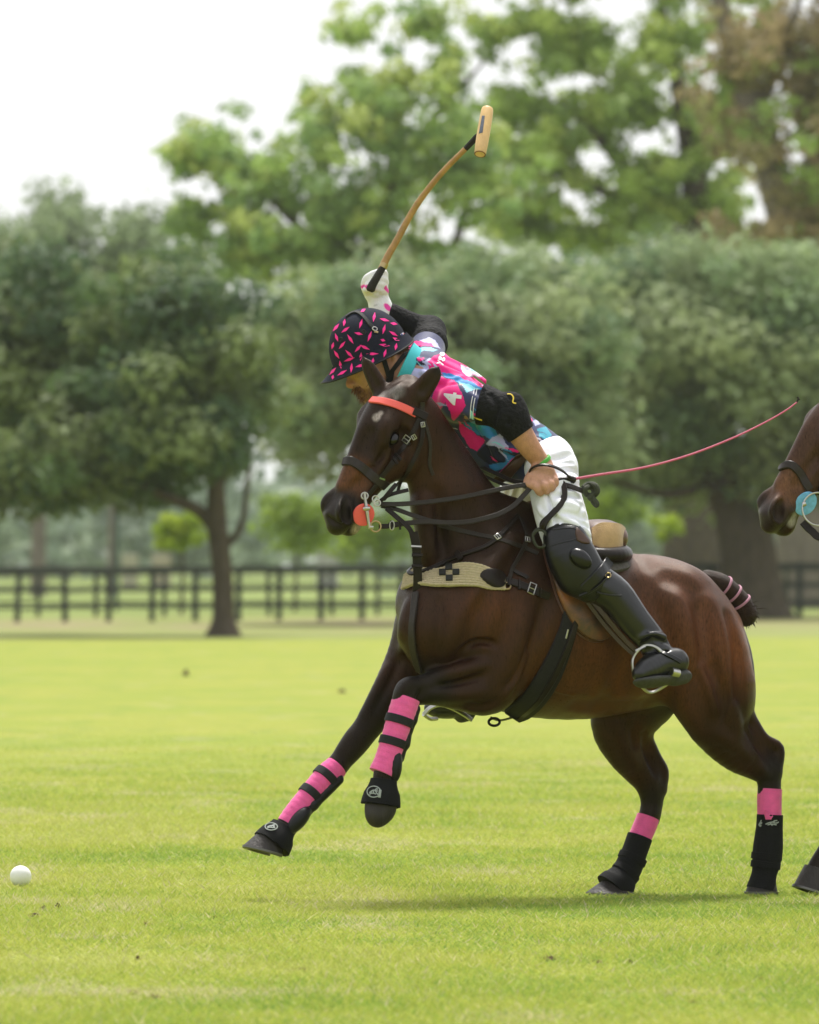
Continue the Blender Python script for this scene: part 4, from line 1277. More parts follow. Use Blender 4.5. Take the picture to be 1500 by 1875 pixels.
# ------------------------------------------------------------------ the second horse, mostly out of the frame to the right
OFF = W(1560, 1025, .35) - W(750, 1025, 0)
OFF[2] = 0
H2 = Head((1567, 731), (-.57, .82), 28, .10, -.22)
def horse2_prims():
    p = trunk_prims()
    for q in p:
        if q['t'] == 'c': q['A'][:, :3] += OFF
        else: q['c'] += OFF
        q['lo'] = q['lo'] + OFF; q['hi'] = q['hi'] + OFF
    def l(px, py, rad, v): return (L(px, py, v) + OFF, r(rad))
    hp = H2(0, -10, 0); hq = H2(30, -20, 0)
    p.append(C([l(905, 1012, 100, 0), l(866, 965, 92, 0), l(850, 905, 82, 0), l(835, 850, 72, 0), (H2(-20, -60, 0) * .6 + l(835, 850, 72, 0)[0] * .4, r(64)), (hq, r(50)), (hp, r(38))], r(40), (RIGHT, .6)))
    p += head_prims(H2)
    # leading fore leg about to land, second fore leg folded, hind legs
    e = W(1492, 1600, .18)
    p.append(C([l(905, 1190, 70, -.16), l(880, 1260, 56, -.16), l(830, 1345, 36, -.16), l(800, 1395, 27, -.16), (W(1560, 1480, .24), r(20)), (W(1515, 1556, .20), r(18)), (W(1500, 1580, .19), r(18)), (e, r(20))], r(16), (RIGHT, .78)))
    p.append(C([l(800, 1150, 78, .13), l(790, 1240, 48, .15), l(740, 1300, 30, .15), l(726, 1320, 26, .15), l(760, 1400, 17, .15), l(790, 1440, 19, .15), l(800, 1460, 18, .15)], r(18), (RIGHT, .78)))
    for v, dx in ((-.15, 60), (.15, -110)):
        p.append(C([l(1305, 1262, 80, v), l(1318 + dx * .2, 1340, 54, v), l(1350 + dx * .5, 1384, 38, v), l(1400 + dx * .7, 1420, 25, v), l(1405 + dx, 1480, 18, v), l(1402 + dx, 1575, 19, v), l(1392 + dx, 1618, 18, v)], r(18), (RIGHT, .78)))
    p += ear_prims(H2(-6, 14, 24), H2(-34, 20, 30), H2(-72, 24, 36), unit(H2(0, 40, 20) - H2(0, 0, 0)), 17)
    p += ear_prims(H2(-6, 14, -24), H2(-34, 20, -30), H2(-72, 24, -36), unit(H2(0, 40, -20) - H2(0, 0, 0)), 17)
    return p
horse2 = empty('horse', (OFF[0] + horse.location[0], OFF[1] + horse.location[1], 0), 'brown polo pony mostly out of frame at the right border, blue bit guard', 'horse', 'polo ponies')
A2, N2, S2 = H2.axes()
b2l = [(L(1140, 1230, -.25) + OFF, .3, .35, WARMB), (C([(W(1560, 1480, .24), .03), (W(1492, 1600, .18), .03)], 0), .06, .1, BLK),
       (C([(H2(60, 20, 0), .01), (H2(200, 20, 10), .01)], 0), .10, .1, (.060, .029, .020)), (C([(H2(190, 20, 12), .01), (H2(225, 12, 12), .01)], 0), .05, .06, (.13, .06, .032)),
       (C([(H2(256, 8, -20), .01), (H2(258, 8, 20), .01), (H2(276, 0, 0), .01)], 0), .052, .06, (.028, .02, .018)), (H2(250, -26, 22), .022, .02, (.36, .33, .30)), (H2(240, -22, 24), .018, .02, (.3, .28, .26)), (H2(248, 15, 33), .022, .02, (.020, .010, .009))]
H2P, H2Q = finish_horse(horse2, horse2_prims(), b2l, max(VOX_H, .0065), H2)
BH2 = bvh_of(H2P, H2Q)
hoof(horse2, W(1497, 1590, .18), W(1452, 1618, .16), W(1520, 1640, .18), (-.3, .95, 0), r(25))
for v, dx in ((-.15, 60), (.15, -110)):
    hoof(horse2, L(1396 + dx, 1608, v) + OFF, L(1366 + dx, 1634, v) + OFF, L(1424 + dx, 1634, v) + OFF, RIGHT, r(22))
hoof(horse2, L(798, 1456, .15) + OFF, L(835, 1490, .15) + OFF, L(780, 1490, .15) + OFF, RIGHT, r(22))
# ------------------------------------------------------------------ the rider
M_SKIN = mat('skin', rough=.48, spec=.3, vcol=True, noise=.2, nscale=38, bump=.3, bscale=160)
M_JERSEY = mat('jersey_cloth', rough=.62, spec=.3, vcol=True, noise=.05, nscale=80, bump=.15, bscale=500, sheen=.2)
M_WHITE = mat('white_breeches', (.79, .80, .88), rough=.75, spec=.25, noise=.05, nscale=25, bump=.35, bscale=28)
M_PAD = mat('elbow_pad', (.008, .008, .009), rough=.75, spec=.15, noise=.35, nscale=60, bump=.9, bscale=70)
M_GLOVE = mat('glove_leather', rough=.6, spec=.35, vcol=True, noise=.06, nscale=60, bump=.3, bscale=120)
M_BOOT = mat('boot_leather', (.008, .008, .010), rough=.3, spec=.2, noise=.3, nscale=14, bump=.14, bscale=60, coat=.7)
M_GUARD = mat('guard_leather', (.007, .007, .009), rough=.3, spec=.2, noise=.25, nscale=30, bump=.12, bscale=160, coat=.4)
M_SOLE = mat('boot_sole', (.045, .045, .042), rough=.7, noise=.4, nscale=30, bump=.3, bscale=80)
M_HELMET = mat('helmet_cloth', (.015, .017, .030), rough=.8, spec=.15, noise=.25, nscale=120, bump=.35, bscale=500)
M_HPINK = mat('helmet_pink', (.85, .035, .27), rough=.75, spec=.2, noise=.08, nscale=120)
M_BLACKW = mat('black_webbing', (.010, .010, .011), rough=.6, spec=.3, bump=.3, bscale=400)
M_SILVER = mat('polished_metal', (.48, .47, .45), rough=.3, metal=1)
M_BRASS = mat('brass', (.42, .32, .16), rough=.35, metal=1)
M_GREEN = mat('wristband_green', (.08, .38, .05), rough=.55)
M_PRINT = mat('white_print', (.82, .80, .84), rough=.6)
M_YELLOW = mat('yellow_print', (.75, .55, .05), rough=.6)

rider = empty('person', W(1000, 1025, -.05) * [1, 1, 0] + [0, 0, W(0, 850, 0)[2]], 'rider in a pink and blue patterned polo shirt leaning low with mallet raised', 'person')

def wp(px, py, d, rad): return (W(px, py, d), r(rad))

LATR = unit(W(775, 632, .17) - W(845, 728, -.20))        # across the shoulders
T_SP = [wp(988, 842, -.03, 50), wp(938, 806, -.03, 56), wp(882, 772, -.02, 58), wp(828, 734, -.02, 55), wp(790, 700, -.01, 48)]
def torso(infl=0):
    p = [C(T_SP, r(20), (LATR, 1.30))]
    p.append(C([wp(950, 846, -.02, 36), wp(900, 826, -.02, 46), wp(852, 782, -.02, 46), wp(812, 728, -.02, 40)], r(24), (LATR, 1.2)))
    p.append(C([wp(832, 732, -.10, 46), wp(798, 698, .02, 46), wp(782, 674, .08, 42)], r(24)))          # shoulder girdle
    return p
ARM_L = [wp(842, 735, -.20, 39), wp(872, 738, -.25, 35), wp(905, 748, -.30, 29), wp(938, 768, -.33, 26)]
FORE_L = [wp(938, 768, -.33, 26), wp(952, 792, -.33, 23.5), wp(972, 822, -.315, 19.5), wp(990, 846, -.30, 15.5), wp(995, 855, -.30, 16.5)]
ARM_R = [wp(778, 652, .15, 36), wp(786, 630, .24, 31), wp(785, 612, .33, 27)]
FORE_R = [wp(785, 612, .33, 26), wp(750, 598, .31, 24), wp(716, 578, .28, 19), wp(700, 560, .265, 16)]

# head: pitched down, looking left along the ground
HF = unit(W(600, 690, .0) - W(742, 618, .04)); HF = unit(HF + np.array([0, -.10, 0]))
HLf = unit(np.cross([0, 0, 1], HF)); HLf = HLf if HLf[1] < 0 else -HLf       # towards the camera
HU = unit(np.cross(HLf, HF)); HU = HU if HU[2] > 0 else -HU
HC = W(676, 644, .0)
def hp(f, u, l): return HC + HF * r(f) + HU * r(u) + HLf * r(l)
head = [E(hp(-4, -2, 0), (r(56), r(54), r(46)), (HF, HU, HLf), r(10)),
        E(hp(14, -36, 0), (r(36), r(40), r(36)), (HF, HU, HLf), r(14)),
        C([(hp(10, -62, 24), r(12)), (hp(30, -72, 12), r(13)), (hp(36, -74, 0), r(14)), (hp(30, -72, -12), r(13)), (hp(10, -62, -24), r(12))], r(12)),
        C([(hp(-12, -42, 30), r(14)), (hp(8, -62, 24), r(13))], r(12)), C([(hp(-12, -42, -30), r(14)), (hp(8, -62, -24), r(13))], r(12)),
        C([(hp(46, -16, 0), r(7)), (hp(55, -30, 0), r(6)), (hp(60, -38, 0), r(6.5)), (hp(50, -43, 0), r(6))], r(7)),
        C([(hp(55, -40, 6), r(4)), (hp(48, -42, 8), r(4))], r(4)), C([(hp(55, -40, -6), r(4)), (hp(48, -42, -8), r(4))], r(4)),
        C([(hp(44, -8, 18), r(7)), (hp(47, -7, 8), r(7))], r(7)), C([(hp(44, -8, -18), r(7)), (hp(47, -7, -8), r(7))], r(7)),
        C([(hp(38, -28, 22), r(9)), (hp(24, -26, 32), r(9))], r(10)), C([(hp(38, -28, -22), r(9)), (hp(24, -26, -32), r(9))], r(10)),
        C([(hp(48, -53, 9), r(4)), (hp(51, -52, 0), r(4.5)), (hp(48, -53, -9), r(4))], r(5)),
        C([(hp(45, -61, 9), r(4)), (hp(48, -61, 0), r(5)), (hp(45, -61, -9), r(4))], r(5)),
        C([(hp(47, -57, 10), r(1.5)), (hp(52, -57, 0), r(1.5)), (hp(47, -57, -10), r(1.5))], r(3), op='-'),
        E(hp(40, -18, 15), (r(8), r(5), r(8)), (HF, HU, HLf), r(6), '-'), E(hp(40, -18, -15), (r(8), r(5), r(8)), (HF, HU, HLf), r(6), '-'),
        # ears
        C([(hp(-16, -20, 44), r(5)), (hp(-22, -10, 47), r(4.5)), (hp(-28, -18, 48), r(4)), (hp(-26, -32, 46), r(4)), (hp(-18, -40, 43), r(5))], r(4)),
        C([(hp(-16, -20, -44), r(5)), (hp(-22, -10, -47), r(4.5)), (hp(-28, -18, -48), r(4)), (hp(-26, -32, -46), r(4)), (hp(-18, -40, -43), r(5))], r(4)),
        C([(hp(-20, -36, 0), r(36)), (W(736, 676, .0), r(37)), (W(770, 688, 0), r(42))], r(14))]

# near hand: a fist round the reins
def finger(k, p1, p2, p3, r0, r1):
    return C([(k, r(r0)), (p1, r(r0 * .98)), (p2, r(r1 * 1.02)), (p3, r(r1 * .9))], r(4), sub=3)
hand_l = [C([(W(995, 853, -.30), r(16)), (W(994, 864, -.305), r(17)), (W(992, 874, -.31), r(17))], r(10), (unit(W(992, 874, -.40) - W(992, 874, -.30) + np.array([.02, 0, 0])), .72)),
          C([(W(974, 874, -.335), r(9)), (W(990, 878, -.345), r(9.5)), (W(1004, 878, -.34), r(9)), (W(1013, 874, -.325), r(8.5))], r(7)),
          C([(W(982, 862, -.33), r(10)), (W(1004, 862, -.33), r(11))], r(10)),
          finger(W(974, 877, -.338), W(983, 893, -.362), W(989, 902, -.345), W(990, 893, -.315), 7.6, 6.8),
          finger(W(988, 880, -.345), W(998, 890, -.368), W(1001, 899, -.350), W(1001, 890, -.318), 7.6, 6.8),
          finger(W(1001, 879, -.342), W(1009, 886, -.362), W(1011, 894, -.345), W(1010, 886, -.315), 7.2, 6.4),
          finger(W(1011, 875, -.328), W(1017, 880, -.345), W(1017, 890, -.330), W(1015, 884, -.305), 6.6, 6.0),
          C([(W(979, 862, -.315), r(9)), (W(970, 874, -.325), r(8.5)), (W(966, 884, -.335), r(7.5)), (W(974, 889, -.350), r(6.8))], r(5))]
hand_l += [C([(W(a, 884, -.40), r(1.8)), (W(b, 896, -.395), r(1.8)), (W(c_, 902, -.36), r(1.8))], r(2.5), op='-') for a, b, c_ in ((982, 991, 995), (995.5, 1003.5, 1006.5), (1007.5, 1013.5, 1014.5))]
# far hand inside the glove
hand_r = [C([(W(700, 560, .265), r(16)), (W(692, 545, .26), r(18)), (W(688, 530, .255), r(17))], r(8), (np.array([0, 1., 0]), .8))]

# breeches and legs
HIP_L, KNEE_L, ANK_L = W(1012, 862, -.17), W(1040, 1004, -.345), W(1203, 1188, -.33)
HIP_R, KNEE_R, ANK_R = W(985, 862, .12), W(905, 1020, .34), W(838, 1262, .24)
hips = [E(W(1004, 845, -.03), (r(53), r(86), r(49)), (unit(W(1040, 900, -.03) - W(1000, 840, -.03)), np.array([.12, 1, 0]), np.cross(unit(W(1040, 900, -.03) - W(1000, 840, -.03)), unit([.12, 1, 0]))), r(24))]
THIGH_L = [(W(1010, 858, -.16), r(49)), (W(1016, 900, -.24), r(46)), (W(1030, 955, -.31), r(47)), (W(1044, 1005, -.35), r(42)), (W(1058, 1035, -.355), r(37))]
THIGH_R = [(W(990, 858, .10), r(52)), (W(962, 905, .2), r(48)), (W(930, 960, .3), r(46)), (KNEE_R, r(40)), (W(895, 1040, .345), r(36))]
CALF_L = [(W(1054, 1022, -.355), r(33)), (W(1086, 1062, -.36), r(34)), (W(1126, 1090, -.36), r(31)), (W(1160, 1134, -.35), r(28)), (W(1190, 1170, -.335), r(25.5)), (W(1202, 1190, -.33), r(24.5))]
CALF_R = [(KNEE_R, r(36)), (W(892, 1080, .34), r(36)), (W(870, 1160, .31), r(31)), (W(846, 1235, .26), r(25)), (ANK_R, r(24))]
FOOT_L = [(W(1236, 1212, -.33), r(24)), (W(1210, 1214, -.36), r(25)), (W(1188, 1225, -.40), r(22)), (W(1173, 1234, -.43), r(14))]
FOOT_R = [(W(850, 1286, .26), r(20)), (W(830, 1294, .235), r(20)), (W(806, 1297, .21), r(17)), (W(790, 1296, .20), r(12))]

body_prims = torso() + [C(ARM_L, r(12)), C(FORE_L, r(8), sub=5), C(ARM_R, r(12)), C(FORE_R, r(8))] + head + hand_l + hand_r + hips + \
    [C(THIGH_L, r(12)), C(THIGH_R, r(12)), C(CALF_L, r(10)), C(CALF_R, r(10)), C(FOOT_L, r(8)), C(FOOT_R, r(8))]
# shirt, breeches and boots are cut a little larger than the body under them
def shrink(prims, amt):
    out = []
    for p in prims:
        q = dict(p)
        if p['t'] == 'c': q['A'] = p['A'].copy(); q['A'][:, 3] = np.maximum(q['A'][:, 3] - amt, .006)
        elif p['t'] == 'e': q['rad'] = np.maximum(p['rad'] - amt, .004)
        out.append(q)
    return out
skin_prims = shrink(torso(), .016) + shrink([C(ARM_L, r(12))], .012) + [C(FORE_L, r(8), sub=5)] + shrink([C(ARM_R, r(12)), C(FORE_R, r(8))], .012) + head + hand_l + shrink(hand_r, .012) + \
    shrink(hips + [C(THIGH_L, r(12)), C(THIGH_R, r(12)), C(CALF_L, r(10)), C(CALF_R, r(10)), C(FOOT_L, r(8)), C(FOOT_R, r(8))], .024)
P, Q = sculpt(skin_prims, VOX_R, smooth=1)
SK, SKD, BEARD = (.50, .265, .185), (.40, .18, .11), (.26, .12, .055)
cs = paint(P, SK, [(C([(hp(30, -20, 0), .03), (hp(0, -20, 0), .04)], 0), .03, .04, (.50, .25, .175)), (hp(60, -38, 0), .016, .02, (.42, .16, .10)),
                   (C([(hp(-8, -48, 34), .01), (hp(20, -66, 24), .014), (hp(44, -66, 0), .018), (hp(20, -66, -24), .014), (hp(-8, -48, -34), .01)], 0), .012, .014, BEARD),
                   (C([(hp(49, -52, 12), .004), (hp(53, -49, 0), .004), (hp(49, -52, -12), .004)], 0), .004, .006, BEARD),
                   (C([(hp(-50, -18, 0), .02), (hp(-46, -26, 20), .02), (hp(-38, -8, 40), .018)], 0), .008, .01, (.10, .055, .03)),
                   (C([(W(974, 877, -.338), .003), (W(1013, 875, -.33), .003)], 0), .012, .02, (.46, .21, .14)),
                   (C([(W(952, 792, -.33), .02), (W(985, 840, -.30), .02)], 0), .03, .05, (.42, .20, .115))])
mesh_obj('body', P, Q, M_SKIN, rider, cols=cs)
BSK = bvh_of(P, Q)

# beard and hair at the nape as short strands
M_BEARD = mat('beard_hair', (.22, .105, .05), rough=.6, noise=.4, nscale=90)
def strands(seeds, n, ln, dirf, wdt, rg):
    V, f = [], []
    for _ in range(n):
        c, s_ = seeds[rg.integers(0, len(seeds))]
        q = c + rg.normal(0, 1, 3) * s_
        h = BSK.find_nearest(Vector(q))
        p0, nn = np.array(h[0]), np.array(h[1])
        dr = unit(nn * .5 + np.asarray(dirf) + rg.normal(0, .3, 3))
        sd = unit(np.cross(dr, rg.normal(0, 1, 3))) * wdt
        l_ = ln * (.5 + rg.random())
        j = len(V); V += [p0 - sd, p0 + sd, p0 + dr * l_ * .6 + sd * .7, p0 + dr * l_ * .6 - sd * .7, p0 + dr * l_]
        f += [(j, j + 1, j + 2, j + 3), (j + 3, j + 2, j + 4)]
    return V, f
rg = np.random.default_rng(4)
V, f = strands([(hp(44, -70, 0), .014), (hp(36, -72, 12), .014), (hp(22, -68, 26), .014), (hp(6, -58, 34), .012), (hp(36, -72, -12), .014), (hp(50, -51, 0), .008), (hp(50, -51, 7), .007)], 520, .022, -HU * .8 + HF * .5, .0013, rg)
o = mesh_obj('beard', V, f, M_BEARD, rider, smooth=False); o['kind'] = 'stuff'
V, f = strands([(hp(-46, -22, 22), .012), (hp(-50, -20, 0), .014), (hp(-40, -10, 40), .010), (hp(-34, -4, 44), .008)], 320, .024, -HU * .7 - HF * .4, .0014, rg)
o = mesh_obj('hair', V, f, M_BEARD, rider, smooth=False); o['kind'] = 'stuff'

# ---- jersey
# folds: creases running over the back and from the armpit
folds = []
for a, b, c_, w_ in (((760, 668), (830, 690), (900, 735), 4), ((800, 660), (860, 690), (930, 745), 4), ((905, 790), (940, 810), (985, 812), 5), ((890, 820), (930, 835), (965, 835), 4), ((850, 765), (880, 800), (905, 850), 5), ((770, 690), (800, 705), (840, 700), 4)):
    folds.append((a, b, c_, w_))
jersey_prims = torso() + [C(ARM_L[:3], r(14)), C(ARM_R[:2], r(14)), C([wp(1008, 856, -.03, 54), wp(980, 838, -.03, 54)], r(14), (LATR, 1.4)),
                          C([wp(772, 684, 0, 44), wp(760, 682, 0, 43)], r(8))]
P0, Q0 = sculpt(jersey_prims, .006)
BJ0 = bvh_of(P0, Q0)
for a, b, c_, w_ in folds:
    pos, nor = lay([a, b, c_], [BJ0], 8, -.001)
    jersey_prims.append(C([(q, r(w_ * .8)) for q in pos], r(10), sub=1, op='-'))
    pos, nor = lay([(a[0] + 6, a[1] - 9), (b[0] + 7, b[1] - 10), (c_[0] + 5, c_[1] - 9)], [BJ0], 8, -.003)
    jersey_prims.append(C([(q, r(w_ * .9)) for q in pos], r(9), sub=1))
jersey_prims += [Pl(W(884, 740, -.28), np.array([1, -.15, -.22]), .14), Pl(W(1020, 842, -.03), unit(W(1012, 826, -.03) - W(985, 806, -.03)), .34),
                 Pl(W(752, 676, 0), unit(W(752, 676, 0) - W(775, 686, 0)), .12), Pl(W(786, 622, .27), unit(W(786, 618, .28) - W(782, 640, .19)), .12)]
P, Q = sculpt(jersey_prims, VOX_R, smooth=1)
NAVY, PINK, CYAN, LAV, TEAL, BLUE, WHT, DBL = (.036, .042, .115), (.82, .012, .22), (.25, .64, .74), (.45, .45, .72), (.03, .30, .42), (.035, .23, .52), (.78, .72, .82), (.014, .016, .040)
sites = [((735, 668), CYAN), ((765, 655), NAVY), ((790, 650), NAVY), ((775, 668), DBL), ((800, 640), LAV), ((770, 630), LAV), ((785, 636), PINK), ((763, 640), CYAN),
         ((755, 690), LAV), ((775, 688), LAV), ((790, 705), BLUE), ((795, 672), PINK), ((815, 665), PINK), ((830, 660), PINK), ((790, 660), NAVY), ((845, 678), WHT), ((860, 690), WHT), ((838, 690), PINK), ((870, 705), PINK), ((812, 690), CYAN),
         ((830, 700), BLUE), ((850, 715), BLUE), ((880, 712), PINK), ((858, 705), CYAN), ((815, 715), PINK), ((830, 735), PINK), ((825, 760), PINK), ((845, 750), PINK), ((800, 735), PINK), ((808, 765), NAVY), ((848, 722), NAVY), ((858, 735), NAVY), ((866, 745), NAVY),
         ((852, 715), CYAN), ((855, 775), NAVY), ((865, 760), TEAL), ((872, 735), NAVY), ((855, 790), BLUE), ((880, 785), BLUE), ((905, 790), BLUE), ((870, 812), PINK), ((860, 800), PINK), ((890, 820), PINK), ((905, 812), LAV), ((930, 815), LAV), ((915, 835), DBL), ((895, 838), DBL), ((940, 840), NAVY),
         ((935, 855), BLUE), ((915, 858), TEAL), ((925, 868), PINK), ((950, 800), BLUE), ((955, 825), NAVY), ((965, 760), PINK), ((975, 770), NAVY), ((990, 775), NAVY), ((985, 790), TEAL), ((1000, 800), NAVY), ((1010, 790), LAV), ((1020, 800), BLUE), ((1000, 815), TEAL), ((1022, 812), LAV), ((968, 800), NAVY),
         ((930, 740), BLUE), ((900, 720), PINK), ((945, 750), LAV), ((925, 775), TEAL)]
sp, sc_ = [], []
BJ = bvh_of(P, Q)
for (a, b), cl_ in sites:
    h = cast(a, b, [BJ])
    if h is None: continue
    sp.append(h[0]); sc_.append(cl_)
rg = np.random.default_rng(12)
for i in range(46):                    # the far side carries the same print
    q = P[rg.integers(0, len(P))]
    if min(np.linalg.norm(q - s_) for s_ in sp) > .08:
        sp.append(q); sc_.append([NAVY, PINK, BLUE, LAV, TEAL, PINK, CYAN, NAVY][rg.integers(0, 8)])
sp = np.array(sp); sc_ = np.array(sc_)
sw = rg.random(len(sp)) * .0006
SKEW = np.eye(3); SKEW[0, 2] = .45; SKEW[2, 0] = -.2
Pq = P @ SKEW.T; sq = sp @ SKEW.T
d2 = ((Pq[:, None, :] - sq[None]) ** 2).sum(-1) + sw[None]
cj = sc_[np.argmin(d2, 1)]
# the near side, piece by piece as printed
POLY = [(PINK, [(742, 637), (757, 626), (780, 622), (800, 634), (775, 633), (752, 643)]), (LAV, [(768, 622), (784, 618), (800, 626), (806, 640), (790, 630)]), (CYAN, [(745, 648), (763, 638), (790, 635), (803, 641), (775, 643), (756, 652)]),
        (LAV, [(746, 690), (757, 672), (785, 664), (797, 680), (790, 697), (765, 708), (748, 712)]), (BLUE, [(760, 706), (788, 690), (792, 696), (768, 712)]), (DBL, [(760, 668), (775, 660), (790, 664), (780, 668)]), (LAV, [(775, 662), (786, 656), (796, 664), (790, 668)]),
        (PINK, [(762, 655), (778, 654), (776, 659), (765, 661)]),
        (PINK, [(782, 664), (795, 651), (815, 646), (842, 648), (850, 660), (848, 684), (862, 690), (890, 690), (906, 698), (912, 720), (872, 709), (850, 701), (822, 692), (803, 684), (786, 675)]), (WHT, [(844, 660), (866, 664), (892, 690), (872, 690), (856, 688), (845, 682)]), (LAV, [(905, 712), (930, 712), (950, 745), (925, 735)]),
        (BLUE, [(806, 684), (826, 682), (846, 693), (872, 702), (892, 714), (880, 714), (856, 707), (836, 698), (816, 691)]), (CYAN, [(840, 697), (856, 704), (880, 712), (862, 715), (855, 719), (848, 706)]),
        (PINK, [(806, 690), (830, 696), (839, 703), (843, 716), (849, 731), (853, 742), (847, 753), (832, 770), (821, 751), (816, 736), (808, 749), (790, 736), (799, 704)]), (CYAN, [(860, 752), (867, 755), (868, 769), (863, 763)]),
        (PINK, [(838, 772), (860, 786), (890, 806), (874, 826), (862, 820), (846, 796)]), (BLUE, [(846, 774), (880, 770), (906, 780), (914, 796), (902, 806), (880, 796), (858, 787)]), (TEAL, [(862, 776), (884, 772), (892, 784), (874, 786)]), (LAV, [(903, 800), (916, 794), (932, 815), (930, 827), (890, 812)]),
        (DBL, [(874, 828), (890, 814), (919, 822), (927, 846), (905, 852), (888, 846)]), (BLUE, [(919, 821), (936, 825), (947, 838), (927, 856), (905, 864), (896, 851), (926, 846)]), (PINK, [(908, 872), (940, 838), (950, 834), (930, 866)]),
        (PINK, [(955, 750), (966, 752), (974, 772), (965, 778)]), (TEAL, [(984, 785), (1000, 781), (1012, 795), (1002, 806), (988, 800)]), (TEAL, [(990, 811), (1008, 805), (1014, 823), (996, 830)]), (LAV, [(1010, 808), (1028, 798), (1036, 812), (1015, 824)]), (BLUE, [(966, 790), (980, 800), (985, 815), (970, 808)]), (LAV, [(974, 772), (984, 768), (990, 776), (980, 780)])]
vx = CX + P[:, 0] / P[:, 1] * F; vy = CY - (P[:, 2] - CAM_H) / P[:, 1] * F
nq = np.cross(P[Q[:, 1]] - P[Q[:, 0]], P[Q[:, 3]] - P[Q[:, 0]])
vn = np.stack([np.bincount(Q.T.ravel(), weights=np.tile(nq[:, q_], 4), minlength=len(P)) for q_ in range(3)], 1)
vn /= np.linalg.norm(vn, axis=1)[:, None] + 1e-12
facing = vn[:, 1] < .12
cj[facing & (vx > 735)] = NAVY
def inside(px, py, poly):
    c = np.zeros(len(px), bool); n = len(poly); j = n - 1
    for i in range(n):
        (xi, yi), (xj, yj) = poly[i], poly[j]
        if yi != yj: c ^= ((yi > py) != (yj > py)) & (px < (xj - xi) * (py - yi) / (yj - yi) + xi)
        j = i
    return c
rg = np.random.default_rng(33)
for _ in range(70):                     # brushed slashes across the patches
    qx, qy = 745 + 290 * rg.random(), 625 + 240 * rg.random(); an = R_(28 + rg.normal(0, 16)); ll = 9 + 16 * rg.random(); ww = 1.6 + 2.4 * rg.random()
    if 812 < qx < 852 and 708 < qy < 762: continue
    POLY.append(([LAV, CYAN, PINK, NAVY, BLUE, PINK, WHT, LAV][rg.integers(0, 8)], [(qx - math.cos(an) * ll, qy - math.sin(an) * ll), (qx - math.sin(an) * ww, qy + math.cos(an) * ww), (qx + math.cos(an) * ll, qy + math.sin(an) * ll), (qx + math.sin(an) * ww * .4, qy - math.cos(an) * ww * .4)]))
wig = 1.5 * np.sin(P[:, 0] * 90) * np.sin(P[:, 2] * 70) + 0.35 * np.sin(P[:, 0] * 260 + 3 * np.sin(P[:, 2] * 120))
for cl_, poly in POLY:
    cj[facing & inside(vx + wig, vy - wig, poly)] = cl_
mesh_obj('jersey', P, Q, M_JERSEY, rider, cols=cj)
jersey_o = bpy.data.objects['jersey']
BJ = bvh_of(P, Q)

# collar band standing round the neck
M_COLLAR = mat('collar_turquoise', (.05, .50, .55), rough=.6, noise=.08, nscale=40, bump=.2, bscale=300)
cax = unit(W(740, 672, 0) - W(775, 688, 0))
cu = unit(np.cross(cax, [0, 1, 0])); cw = np.cross(cax, cu)
rp = ringpts(W(752, 678, 0), cu, cw, r(44), r(45), 28)
v, f = ribbon(rp + cax * r(6), rp - W(752, 678, 0) - cax * .03, r(22), r(4), closed=True)
mesh_obj('collar', v, f, M_COLLAR, jersey_o)

def text_on(txt, px, py, size, ang, bvs, material, parent, name='lettering', shear=0.0):
    """flat printed lettering laid over cloth: size = cap height in px, ang in degrees"""
    cu_ = bpy.data.curves.new('tmp', 'FONT'); cu_.body = txt; cu_.align_x = 'CENTER'; cu_.align_y = 'CENTER'; cu_.resolution_u = 2; cu_.offset = .025
    ob = bpy.data.objects.new('tmp', cu_); COL.objects.link(ob)
    dg = bpy.context.evaluated_depsgraph_get(); dg.update()
    me = bpy.data.meshes.new_from_object(ob.evaluated_get(dg))
    bm = bmesh.new(); bm.from_mesh(me)
    for _ in range(2):
        bmesh.ops.subdivide_edges(bm, edges=[e for e in bm.edges if e.calc_length() > .12], cuts=1)
    bmesh.ops.triangulate(bm, faces=bm.faces)
    pts = np.array([v.co[:] for v in bm.verts]); fs = [tuple(v.index for v in fa.verts) for fa in bm.faces]
    bm.free(); bpy.data.objects.remove(ob); bpy.data.curves.remove(cu_); bpy.data.meshes.remove(me)
    s_ = size / .7; a = R_(ang)
    x = pts[:, 0] * s_ + shear * pts[:, 1] * s_; y = -pts[:, 1] * s_
    q = np.stack([px + x * math.cos(a) - y * math.sin(a), py + x * math.sin(a) + y * math.cos(a)], 1)
    out = []; last = None
    for a_ in q:
        h = cast(a_[0], a_[1], bvs)
        if h is None: out.append(W(a_[0], a_[1], (last[1] - 30) if last is not None else 0))
        else:
            n_ = h[1] if h[1] @ np.array([0, -1, 0]) > 0 else -h[1]
            out.append(h[0] + n_ * .0022); last = h[0]
    return mesh_obj(name, np.array(out), fs, material, parent, smooth=False)
text_on('4', 831, 730, 31, -83, [BJ], M_PRINT, jersey_o, 'number')
text_on('yge', 806, 656, 12, -72, [BJ], M_PRINT, jersey_o, 'lettering')
# sleeve hem stitching
for off_ in (0, 5):
    pos, nor = lay([(874 - off_, 712), (868 - off_, 740), (866 - off_, 766)], [BJ], 4, .001)
    v, f = ribbon(pos, nor, r(1.4), .0012)
    mesh_obj('stitching', v, f, M_PRINT, jersey_o)

